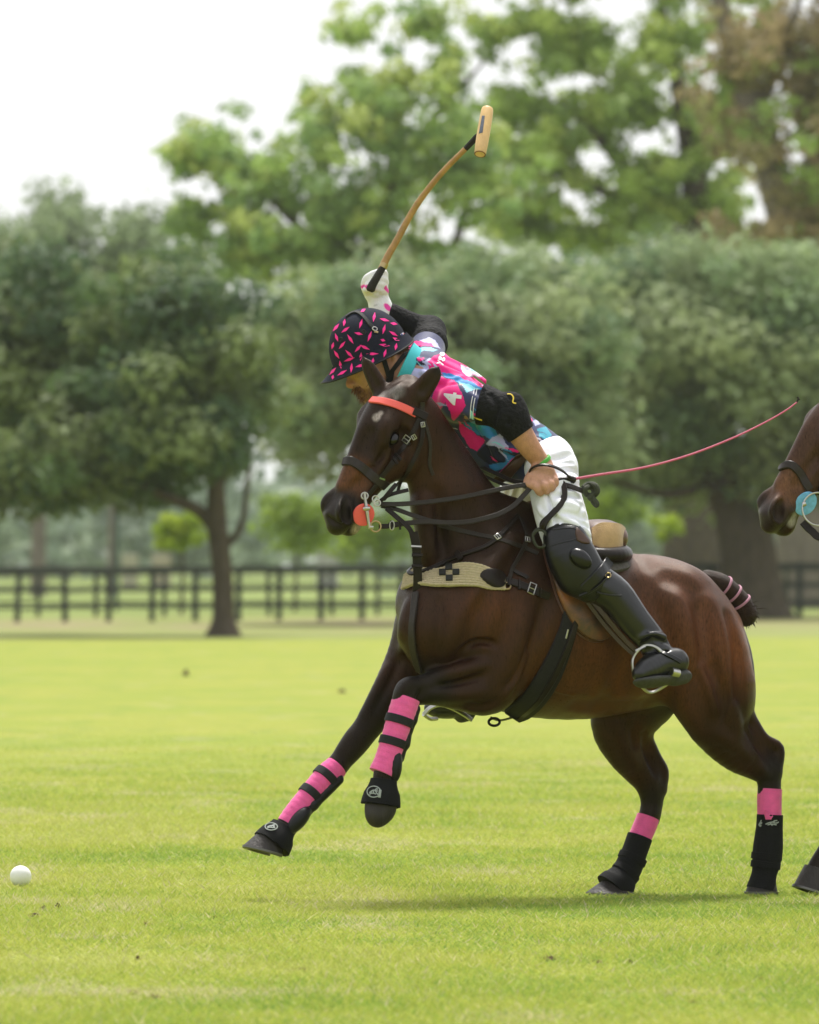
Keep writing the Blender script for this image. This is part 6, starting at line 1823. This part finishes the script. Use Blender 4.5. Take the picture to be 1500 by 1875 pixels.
# tan suede cantle pad, folded over the back of the seat
c1 = [L(1092, 962, -.14), L(1116, 958, -.145), L(1140, 960, -.12), L(1150, 966, -.02), L(1146, 968, .1)]
V, fa = [], []
prof = catmull(np.array([[1084, 966, -.16], [1100, 957, -.175], [1122, 957, -.17], [1138, 960, -.14], [1146, 968, -.06], [1140, 966, .06]], float), 5)
low = catmull(np.array([[1086, 1000, -.19], [1102, 1008, -.205], [1122, 1008, -.20], [1136, 1004, -.165], [1142, 1002, -.07], [1138, 998, .06]], float), 5)
for k in range(7):
    t = k / 6
    for a, b in zip(prof, low):
        q = a * (1 - t) + b * t
        V.append(L(q[0], q[1], q[2]) + np.array([0, -.012 * math.sin(t * math.pi), 0]))
m = len(prof)
V2 = [np.array(p) + np.array([-.006, .02, -.004]) for p in V]
V = V + V2; K = 7 * m
for k in range(6):
    for i in range(m - 1):
        a = k * m + i
        fa += [(a, a + 1, a + m + 1, a + m), (K + a + m, K + a + m + 1, K + a + 1, K + a)]
for i in range(m - 1):
    fa += [(K + i, K + i + 1, i + 1, i), (6 * m + i, 6 * m + i + 1, K + 6 * m + i + 1, K + 6 * m + i)]
for k in range(6):
    fa += [(k * m, (k + 1) * m, K + (k + 1) * m, K + k * m), (K + k * m + m - 1, K + (k + 1) * m + m - 1, (k + 1) * m + m - 1, k * m + m - 1)]
mesh_obj('cantle_pad', V, fa, M_TAN, sad)
P, Q = sculpt([C([(L(1080, 1012, -.20), r(12)), (L(1110, 1017, -.21), r(16)), (L(1136, 1016, -.17), r(17)), (L(1142, 1014, -.06), r(17)), (L(1132, 1014, .1), r(16))], r(6), (np.array([0, 0, 1.]), .9))], .005, smooth=1)
mesh_obj('panel_roll', P, Q, M_STRAP, sad)
for k, dz in enumerate((0, 5, 9)):
    pts = [(L(1088, 1000 + dz, -.20)), (L(1108, 1008 + dz, -.222)), (L(1132, 1006 + dz, -.19)), (L(1146, 1002 + dz, -.10)), (L(1146, 1000 + dz, 0.02))]
    v, f = tube(catmull(pts, 5), r(2.2), 6); mesh_obj('piping', v, f, M_SADDLE if k == 0 else M_STRAP, sad)
v, f = slab(closed_poly([(1106, 1030), (1128, 1032), (1146, 1030), (1152, 1040), (1142, 1046), (1112, 1050), (1096, 1044)], 2), BHS, .014, .002)
mesh_obj('numnah', v, f, M_FELT, sad)
# girth
pos, nor = lay([(1046, 1120), (1040, 1150), (1022, 1200), (1000, 1245), (972, 1285), (940, 1312)], BHS, 6, .006)
v, f = ribbon(pos, nor, np.interp(np.linspace(0, 1, len(pos)), [0, .2, .6, 1], [r(34), r(34), r(48), r(54)]), r(8)); gi = mesh_obj('girth', v, f, M_GIRTH, sad)
v, f = ribbon(pos + nor * .006 + np.array([.02, 0, 0]), nor, r(11), r(4)); mesh_obj('girth_strap', v, f, M_STRAP, gi)
strap('girth_end', [(898, 1312), (915, 1318), (940, 1312), (962, 1304)], 14, M_STRAP, gi, on=BHS)
h = cast(955, 1300, BHS) or (W(955, 1300, -.2), np.array([0, -1., 0]))
buckle(953, 1303, 12, 9, 0, BHS, gi)
ring('girth_ring', W(905, 1322, -.17), np.array([1, 0, 0]), np.array([0, .25, 1]), r(10), r(7), r(2.6), M_STRAP, gi)
strap('girth_tab', [(1037, 1152), (1033, 1168)], 3, M_SILVER, gi, on=BHS, lift=.016)
# stirrups
M_LTH2 = mat('stirrup_leather', (.045, .026, .018), rough=.4, spec=.5, noise=.3, nscale=40)
BLEG = [BFL, BH]
strap('stirrup_leather', [(1083, 1098, -.36), (1110, 1130, -.365), (1140, 1166, -.36), (1166, 1192, -.355)], 9, M_LTH2, sad, thick=4, nrm=(-.3, -1, .2))
strap('stirrup_leather', [(1076, 1102, -.345), (1104, 1140, -.345), (1134, 1174, -.345), (1160, 1198, -.345)], 8, M_LTH2, sad, thick=4, nrm=(-.3, -1, .2))
st = [W(1160, 1234, -.43), W(1158, 1214, -.43), W(1161, 1202, -.425), W(1170, 1190, -.42), W(1180, 1182, -.415), W(1194, 1182, -.41), W(1208, 1190, -.40), W(1220, 1206, -.395), W(1229, 1220, -.385), W(1236, 1231, -.38)]
sv = catmull(st, 6)
nr = unit(np.array([.4, -1, .1]))
v, f = ribbon(sv, np.tile(nr, (len(sv), 1)) , np.interp(np.linspace(0, 1, len(sv)), [0, .3, .5, 1], [r(4), r(4), r(4.5), r(7)]), r(3.6)); stir = mesh_obj('stirrup', v, f, M_SILVER, sad)
v, f = join([tube(catmull([W(1236, 1230, -.385), W(1232, 1244, -.33), W(1214, 1258, -.31), W(1192, 1268, -.32), W(1176, 1258, -.36), W(1162, 1238, -.42)], 5), r(3), 8), tube([W(1164, 1192, -.42), W(1182, 1183, -.415)], r(3), 6)])
mesh_obj('tread', v, f, M_SILVER, stir)
v, f = tube([W(1229, 1230, -.40), W(1242, 1233, -.38)], r(8), 16); mesh_obj('tread_end', v, f, M_SILVER, stir)
# far stirrup, seen under the belly
sv = catmull([W(776, 1308, .10), W(788, 1296, .09), W(806, 1290, .08), W(828, 1296, .08), W(850, 1308, .10), W(864, 1318, .13)], 6)
v, f = ribbon(sv, np.tile(unit([0, -1, .5]), (len(sv), 1)), r(8), r(4)); stir2 = mesh_obj('stirrup', v, f, M_SILVER, sad)
v, f = tube(catmull([W(776, 1308, .10), W(788, 1316, .13), W(800, 1316, .16)], 4), r(4), 8); mesh_obj('tread', v, f, M_SILVER, stir2)

# ---- breast collar and its straps
bc = empty('breast_collar', W(800, 1060, -.3), 'cream woven breast collar with black check mark across the pony chest', 'breast collar')
pos, nor = lay([(742, 1068), (752, 1062), (772, 1058), (800, 1060), (826, 1056), (850, 1053), (875, 1055), (900, 1062), (922, 1070)], BHS, 5, .006)
v, f = ribbon(pos, nor, np.interp(np.linspace(0, 1, len(pos)), [0, .15, .5, .75, 1], [r(34), r(46), r(50), r(44), r(26)]), r(5)); band = mesh_obj('collar_band', v, f, M_WOVEN, bc)
BBC = bvh_of(v, f)
for a, b in ((823, 1040), (811, 1050), (836, 1049), (824, 1060)):
    v, f = slab([(a - 6, b - 5), (a + 6, b - 5.5), (a + 6, b + 4.5), (a - 6, b + 5)], [BBC], .0032, .0075); mesh_obj('check', v, f, M_BLKW, band)
for kk in range(9):
    fr = (kk - 4) / 4.4
    wds = np.interp(np.linspace(0, 1, len(pos)), [0, .15, .5, .75, 1], [r(34), r(46), r(50), r(44), r(26)]) / 2
    tg_ = np.gradient(pos, axis=0); tg_ /= np.linalg.norm(tg_, axis=1)[:, None]
    sd_ = np.cross(tg_, nor); sd_ /= np.linalg.norm(sd_, axis=1)[:, None]
    cp = catmull(pos + sd_ * (fr * wds)[:, None] + nor * r(1.6), 2)
    v, f = tube(cp, r(3.0) * (1 + .13 * np.sin(np.arange(len(cp)) * 2.1 + kk)), 7); mesh_obj('cord', v, f, M_WOVEN, band)
BT = [BBC, BH]
v, f = slab(closed_poly([(878, 1054), (886, 1044), (902, 1041), (918, 1046), (926, 1056), (925, 1070), (914, 1076), (900, 1074), (888, 1066)], 3), BT, .006, .003, dome=.2); tab = mesh_obj('leather_tab', v, f, M_STRAP, bc)
h = cast(926, 1074, BT); u1 = unit(np.cross(h[1], [0, 0, 1])); ring('ring', h[0] + h[1] * .008 + np.array([0, 0, -.002]), u1, np.cross(h[1], u1), r(8), r(7), r(2), M_BRASS, bc)
strap('billet', [(926, 1064), (945, 1069), (965, 1076), (985, 1084), (1006, 1092)], 14, M_STRAP, bc, on=BT, thick=4, lift=.006)
for a, b in ((934, 1066), (952, 1072), (988, 1085)): strap('keeper', [(a - 1, b - 8), (a - 2, b + 8)], 5, M_STRAP, bc, on=BT, thick=5, lift=.008)
buckle(972, 1079, 12, 20, 18, BT, bc, lift=.014)
strap('neck_strap', [(795, 958), (830, 968), (870, 978), (907, 986), (935, 994), (962, 1004), (985, 1014)], 8, M_REIN, bc, on=BHS)
strap('yoke_strap', [(948, 944), (938, 956), (924, 972), (910, 987), (892, 1000), (868, 1010), (844, 1018), (822, 1027), (801, 1037), (782, 1045), (766, 1050), (754, 1052), (750, 1046), (760, 1040)], 8, M_STRAP, bc, on=[BBC, BH], thick=4, lift=.006)
strap('keeper', [(838, 1012), (846, 1026)], 10, M_STRAP, bc, on=BT, thick=5, lift=.008)
strap('shoulder_strap', [(951, 948), (957, 962), (963, 986), (956, 1005), (944, 1028), (936, 1042), (932, 1062)], 7, M_REIN, bc, on=BHS, lift=.008)
strap('shoulder_strap', [(936, 1042), (948, 1050), (962, 1056), (966, 1060)], 8, M_STRAP, bc, on=BHS, lift=.006)
buckle(911, 985, 10, 9, 60, BHS, bc, lift=.010)
buckle(963, 990, 9, 9, 100, BHS, bc, lift=.014)

# ---- running martingale strap down the chest
mg = empty('martingale', W(762, 1000, -.4), 'dark leather martingale strap hanging down the pony chest', 'martingale')
strap('strap', [(708, 931, -.40), (728, 948, -.42), (748, 966, -.43), (758, 984, -.43)], 9, M_STRAP, mg, thick=4)
strap('strap', [(757, 974, -.44), (762, 1000, -.44), (764, 1030, -.435), (765, 1060, -.43), (763, 1096, -.42)], 16, M_STRAP, mg, thick=4)
strap('strap', [(763, 1086), (760, 1120), (757, 1150), (758, 1180), (763, 1206), (770, 1228)], 14, M_REIN, mg, on=BHS, lift=.010, thick=4)
strap('keeper', [(753, 1000, -.45), (772, 1001, -.45)], 4, M_SILVER, mg, thick=4)
for y in (1016, 1036): strap('keeper', [(754, y, -.447), (774, y + 1, -.447)], 6, M_STRAP, mg, thick=5)

# ---- bridle
br_ = empty('bridle', H1(120, 40, 0), 'dark leather bridle with coral browband and coral bit guard, on the bay pony', 'bridle')
strap('browband', [(681, 733), (700, 735), (720, 740), (742, 748), (762, 758)], 14, M_RED, br_, on=BHS, thick=4, lift=.005)
strap('browband_loop', [(756, 752), (768, 758), (780, 764)], 15, M_STRAP, br_, on=BHS, thick=5, lift=.008)
strap('headpiece', [(773, 736), (772, 750), (770, 764)], 9, M_REIN, br_, on=BHS, lift=.006)
strap('cheek_strap', [(768, 764), (758, 788), (745, 810), (731, 832), (715, 852), (699, 872), (686, 890), (673, 906)], 9, M_STRAP, br_, on=BHS, lift=.006)
for a, b, c_, d_ in ((739, 806, 752, 814), (722, 832, 734, 842), (717, 840, 728, 849)): strap('keeper', [(a, b), (c_, d_)], 5, M_STRAP, br_, on=BHS, thick=5, lift=.008)
strap('cheek_strap', [(773, 768), (773, 790), (768, 815), (758, 842), (746, 862), (734, 878), (724, 888)], 8, M_STRAP, br_, on=BHS, lift=.008)
strap('throat_lash', [(776, 768), (782, 790), (787, 812), (787, 834), (786, 850), (790, 862), (793, 870)], 6, M_REIN, br_, on=BHS, lift=.006)
strap('curb_strap', [(696, 918, -.40), (708, 909, -.405), (724, 903, -.40), (748, 897, -.385)], 7, M_STRAP, br_)
strap('cheek_strap', [(726, 886, -.415), (714, 900, -.42), (702, 915, -.415)], 8, M_STRAP, br_)
strap('noseband', [(630, 846), (640, 844), (650, 848), (662, 856), (676, 867), (692, 880), (706, 890)], 17, M_REIN, br_, on=BHS, thick=4, lift=.005)
strap('strap', [(738, 870), (732, 884), (728, 900)], 6, M_STRAP, br_, on=BHS, lift=.008)
buckle(746, 805, 12, 12, 35, BHS, br_, lift=.012)
buckle(758, 800, 8, 7, 60, BHS, br_, lift=.012)
buckle(772, 778, 8, 7, 80, BHS, br_, lift=.014)
v, f = slab([(694, 873), (703, 876), (702, 879), (693, 876)], BHS, .002, .012); mesh_obj('stud', v, f, mat('green_tag', (.15, .22, .08), rough=.5), br_)
# bit guard and curb bit
hh = cast(671, 934, BHS); bn = unit(H1(120, 0, 60) - H1(120, 0, 0)) * .8 + np.array([-.12, -.5, 0]); bn = unit(bn)
gc = (hh[0] if hh else H1(236, -18, 34)) + bn * .012
A1, N1_, S1_ = H1.axes()
e1 = unit(A1 - (A1 @ bn) * bn); e2 = np.cross(bn, e1)
n = 30
V = [gc + bn * .004]; rows = [(.15, .004), (.7, .0055), (.95, .004), (1, 0), (.95, -.004), (.2, -.005)]
for q, z in rows: V += list(ringpts(gc + bn * z, e1, e2, r(21) * q, r(20) * q, n))
f = [(0, 1 + i, 1 + (i + 1) % n) for i in range(n)]
for k in range(len(rows) - 1): f += [(1 + k * n + i, 1 + (k + 1) * n + i, 1 + (k + 1) * n + (i + 1) % n, 1 + k * n + (i + 1) % n) for i in range(n)]
mesh_obj('bit_guard', V, f, M_RED, br_)
dg_ = gc[1] - 30
def bp(px, py, dd=-.016): return W(px, py, dg_ + dd)
v, f = tube(catmull([bp(668, 903), bp(669, 916), bp(671, 930), bp(673, 945), bp(675, 958), bp(677, 968)], 5), np.interp(np.linspace(0, 1, 26), [0, .3, .5, .6, 1], [r(2.6), r(3), r(4), r(3.4), r(2.4)]), 8); shank = mesh_obj('bit_shank', v, f, M_SILVER, br_)
v, f = tube([bp(666, 932, -.018), bp(671, 931, -.022), bp(677, 931, -.018)], [r(3.5), r(5.2), r(3.5)], 10); mesh_obj('boss', v, f, M_SILVER, shank)
for (a, b, rd, th) in ((668, 908, 6, 1.5), (691, 921, 5.5, 1.5), (688, 914, 6, 1.3), (688, 964, 9.5, 1.6)):
    ring('bit_ring', bp(a, b, -.012), np.array([1, .2, 0]), np.array([0, .1, 1]), r(rd), r(rd), r(th), M_BRASS if rd > 9 else M_SILVER, br_)
v, f = tube([bp(676, 966), bp(684, 966)], r(3), 8); mesh_obj('swivel', v, f, M_SILVER, br_)
# reins
strap('rein', [(694, 923, -.40), (730, 923, -.405), (773, 920, -.405), (815, 915, -.40), (853, 909, -.39), (895, 900, -.375), (933, 892, -.36), (966, 887, -.345)], 8.5, M_REIN, br_, thick=3.4)
strap('rein', [(694, 964, -.40), (715, 963, -.41), (745, 958, -.415), (781, 955, -.415), (820, 957, -.41), (853, 956, -.405), (885, 950, -.40), (912, 942, -.39), (938, 928, -.375), (958, 908, -.36), (972, 892, -.348)], 9, M_REIN, br_, thick=3.4)
strap('rein', [(698, 926, -.385), (724, 932, -.39), (752, 942, -.395), (779, 951, -.40), (800, 956, -.40)], 8, M_REIN, br_, thick=3.2)
strap('rein', [(872, 850, -.06), (896, 862, -.14), (915, 870, -.19), (938, 880, -.24), (965, 884, -.30)], 8, M_STRAP, br_, thick=3.2)
strap('rein', [(876, 866, -.06), (900, 878, -.14), (925, 888, -.2), (945, 890, -.26), (966, 888, -.31)], 6, M_STRAP, br_, thick=3.2)
strap('rein_end', [(712, 962, -.418), (736, 959, -.424)], 10, M_STRAP, br_, thick=4)
for x in (716, 732): strap('keeper', [(x, 953, -.426), (x + 1, 970, -.426)], 4, M_STRAP, br_, thick=4)
ring('buckle', W(718, 962, -.428), np.array([1, 0, .1]), np.array([0, 0, 1.]), r(4), r(8), r(1.2), M_SILVER, br_)
# slack of the reins behind the hand: one bight to the knot, one loop down to the coil
strap('rein_bight', [(1018, 884, -.325), (1040, 889, -.335), (1060, 896, -.335), (1072, 901, -.33)], 9, M_REIN, br_, thick=3.4, nrm=(0, -1, .5))
strap('rein_bight', [(1016, 880, -.32), (1030, 884, -.33), (1034, 900, -.36), (1032, 915, -.38), (1020, 932, -.40), (1006, 946, -.41), (997, 960, -.41), (994, 972, -.40)], 10, M_STRAP, br_, thick=3.4, nrm=(-.3, -1, .2))
strap('rein_bight', [(1020, 882, -.31), (1034, 890, -.32), (1026, 918, -.37), (1008, 940, -.395), (992, 956, -.40), (990, 970, -.40)], 5, M_STRAP, br_, thick=3, nrm=(-.3, -1, .2))
kn = [(1068, 893), (1078, 886), (1090, 889), (1094, 900), (1086, 908), (1074, 905), (1072, 895), (1082, 892), (1088, 902), (1080, 910), (1084, 914)]
v, f = tube(catmull([W(a, b, -.33 + .012 * math.sin(i * 1.9)) for i, (a, b) in enumerate(kn)], 5), r(5), 8); knot = mesh_obj('knot', v, f, M_CORD, br_)
v, f = tube(catmull([W(1082, 906, -.335), W(1088, 914, -.34), (W(1094, 922, -.338)), W(1092, 926, -.33), W(1086, 920, -.325), W(1082, 908, -.325)], 5), r(4), 8); mesh_obj('knot_loop', v, f, M_CORD, knot)
coil = [W(990 + 14 * math.cos(a) * (1 + .1 * math.sin(2 * a)), 985 + 17 * math.sin(a) + 2 * math.sin(a * .33), -.40 + .012 * math.sin(a * .7)) for a in np.linspace(0, 4.4 * math.pi, 50)]
v, f = ribbon(np.array(coil), np.array([c - coil[0] * 0 - W(990, 985, -.40) + np.array([0, -.02, 0]) for c in coil]), r(6), r(3)); mesh_obj('rein_coil', v, f, M_CORD, br_)

# ---- bridle of the second horse
b2_ = empty('bridle', H2(150, 40, 0), 'grey leather noseband bridle with round blue bit guard, at the right border', 'bridle')
B2 = [BH2]
strap('noseband', [(1429, 860), (1436, 854), (1446, 851), (1456, 856), (1466, 868), (1474, 882), (1482, 896)], 15, M_REIN, b2_, on=B2, thick=5, lift=.006)
M_BLUEG = mat('blue_guard', (.16, .42, .66), rough=.7, noise=.25, nscale=70)
hh = cast(1474, 921, B2); c2 = hh[0] if hh else H2(236, -18, 34)
bn2 = unit(unit(H2(120, 0, 60) - H2(120, 0, 0)) * .7 + np.array([-.1, -.6, 0])); c2 = c2 + bn2 * .014
e1 = unit(A2 - (A2 @ bn2) * bn2); e2 = np.cross(bn2, e1)
V = [c2 + bn2 * .004]
for q, z in rows: V += list(ringpts(c2 + bn2 * z, e1, e2, r(24) * q, r(19) * q, n))
f = [(0, 1 + i, 1 + (i + 1) % n) for i in range(n)]
for k in range(len(rows) - 1): f += [(1 + k * n + i, 1 + (k + 1) * n + i, 1 + (k + 1) * n + (i + 1) % n, 1 + k * n + (i + 1) % n) for i in range(n)]
mesh_obj('bit_guard', V, f, M_BLUEG, b2_)
d2_ = c2[1] - 30
ring('bit_ring', W(1498, 932, d2_ - .02), np.array([1, .15, 0]), np.array([0, .1, 1]), r(29), r(30), r(1.8), M_SILVER, b2_, 36)
v, f = tube([W(1470, 924, d2_ - .03), W(1476, 922, d2_ - .03)], [r(5), r(4)], 10); mesh_obj('boss', v, f, M_SILVER, b2_)
strap('rein', [(1470, 956, d2_), (1486, 972, d2_ - .01), (1512, 984, d2_ - .02), (1600, 960, d2_ - .05)], 14, M_STRAP, b2_, thick=4)
strap('cheek_strap', [(1520, 840), (1508, 870), (1500, 900), (1497, 905)], 9, M_STRAP, b2_, on=B2, lift=.006)

# ------------------------------------------------------------------ ball and divots
M_BALL = mat('ball_plastic', (.80, .80, .79), rough=.35, spec=.4, noise=.05, nscale=30, bump=.08, bscale=60)
bz = W(38, 1604, 0)
Yb = CAM_H * F / (1624 - CY) ; rb_ = 19.8 * Yb / F
cb = np.array([(38 - CX) * Yb / F, Yb, rb_ * .98])
V, f = [], []
for i in range(17):
    for j in range(32):
        a, b = math.pi * i / 16, 2 * math.pi * j / 32
        q = 1 + .0  - (.006 if abs(i - 8) < .5 else 0)
        V.append(cb + rb_ * q * np.array([math.sin(a) * math.cos(b), math.sin(a) * math.sin(b), math.cos(a)]))
f = [(i * 32 + j, (i + 1) * 32 + j, (i + 1) * 32 + (j + 1) % 32, i * 32 + (j + 1) % 32) for i in range(16) for j in range(32)]
o = mesh_obj('polo_ball', V, f, M_BALL)
tag(o, 'white polo ball on the grass at the left border', 'ball')
M_SOIL = mat('soil', (.075, .040, .022), rough=.95, noise=.5, nscale=60, bump=.8, bscale=120)
M_THATCH = mat('dry_thatch', (.22, .15, .07), rough=.95, noise=.4, nscale=60)
rg = np.random.default_rng(9)
div = [(66, 1680, 20, 'flat reddish brown divot below the ball'), (106, 1665, 12, 'small dark clod of earth right of the flat divot below the ball'), (80, 1667, 10, 'crumbs of dark earth between ball and dark clod'),
       (269, 1695, 15, 'pale brown divot on the grass, nearest below the reaching hoof'), (253, 1760, 11, 'dark upright clod of earth in the lower left grass'), (288, 1830, 20, 'brown scrape of earth at the bottom, left of centre'), (248, 1822, 14, 'faint brown scrape left of the longer bottom scrape'),
       (1010, 1760, 22, 'dark red brown divot below the far hind hoof'), (1096, 1765, 14, 'thin dark divot right of the red brown divot'), (1154, 1766, 10, 'tiny brown clod in line right of the two divots'), (1270, 1840, 14, 'flat brown crumb of turf near the bottom right'), (1397, 1796, 12, 'small dark crumb of turf by the right border bottom'),
       (340, 1238, 12, 'dark tuft clod far out on the grass, left of the reaching knee'), (627, 1268, 14, 'dark small divot ahead of the reaching fore leg'), (555, 1780, 20, 'brown worn scrape at the bottom, below the leading hoof'), (393, 1683, 6, 'tiny dark clod between ball and leading hoof')]
for (px, py, w_, lb) in div:
    Yd = CAM_H * F / (py - CY); c = np.array([(px - CX) * Yd / F, Yd, 0]); wd = w_ * Yd / F
    t = empty('divot', c, lb, 'divot', 'divots kicked out of the turf')
    n1, n2 = 7, 9
    up = 1 if 'upright' in lb or 'clod' in lb else .45
    V = []
    for i in range(n1):
        for j in range(n2):
            a = math.pi * .5 * i / (n1 - 1); b = 2 * math.pi * j / n2
            q = (.75 + .5 * rg.random())
            V.append(c + np.array([math.sin(a) * math.cos(b) * wd * .5 * q, math.sin(a) * math.sin(b) * wd * .6 * q, math.cos(a) * wd * .95 * up * q - .003]))
    f = [(i * n2 + j, (i + 1) * n2 + j, (i + 1) * n2 + (j + 1) % n2, i * n2 + (j + 1) % n2) for i in range(n1 - 1) for j in range(n2)]
    mesh_obj('soil', V, f, M_SOIL, t)
    V, f = [], []
    for i in range(26):
        p0 = c + np.array([rg.normal(0, .3) * wd, rg.normal(0, .3) * wd, .0]); dr = unit([rg.normal(0, 1), rg.normal(0, 1), .35]) * wd * (.3 + .4 * rg.random()); sd = np.array([0.001, .002, .002])
        j = len(V); V += [p0 - sd, p0 + sd, p0 + dr + [0, 0, .012]]; f.append((j, j + 1, j + 2))
    o = mesh_obj('thatch', V, f, M_THATCH, t, smooth=False); o['kind'] = 'stuff'
# ------------------------------------------------------------------ damp air: far trees go pale
m = bpy.data.materials.new('haze'); m.use_nodes = True
nt = m.node_tree; nt.nodes.clear()
out = nt.nodes.new('ShaderNodeOutputMaterial'); vol = nt.nodes.new('ShaderNodeVolumePrincipled')
vol.inputs['Color'].default_value = (.92, .95, .97, 1); vol.inputs['Density'].default_value = HAZE
vol.inputs['Anisotropy'].default_value = .2
nt.links.new(vol.outputs[0], out.inputs['Volume'])
x0, x1, y0, y1, z0, z1 = -905, 905, -25, 1605, -1.6, 30
V = [(x, y, z) for z in (z0, z1) for y in (y0, y1) for x in (x0, x1)]
f = [(0, 2, 3, 1), (4, 5, 7, 6), (0, 1, 5, 4), (2, 6, 7, 3), (0, 4, 6, 2), (1, 3, 7, 5)]
o = mesh_obj('haze', V, f, m, smooth=False)
tag(o, 'thin damp air over the whole field', 'haze', kind='stuff')
o.display_type = 'WIRE'
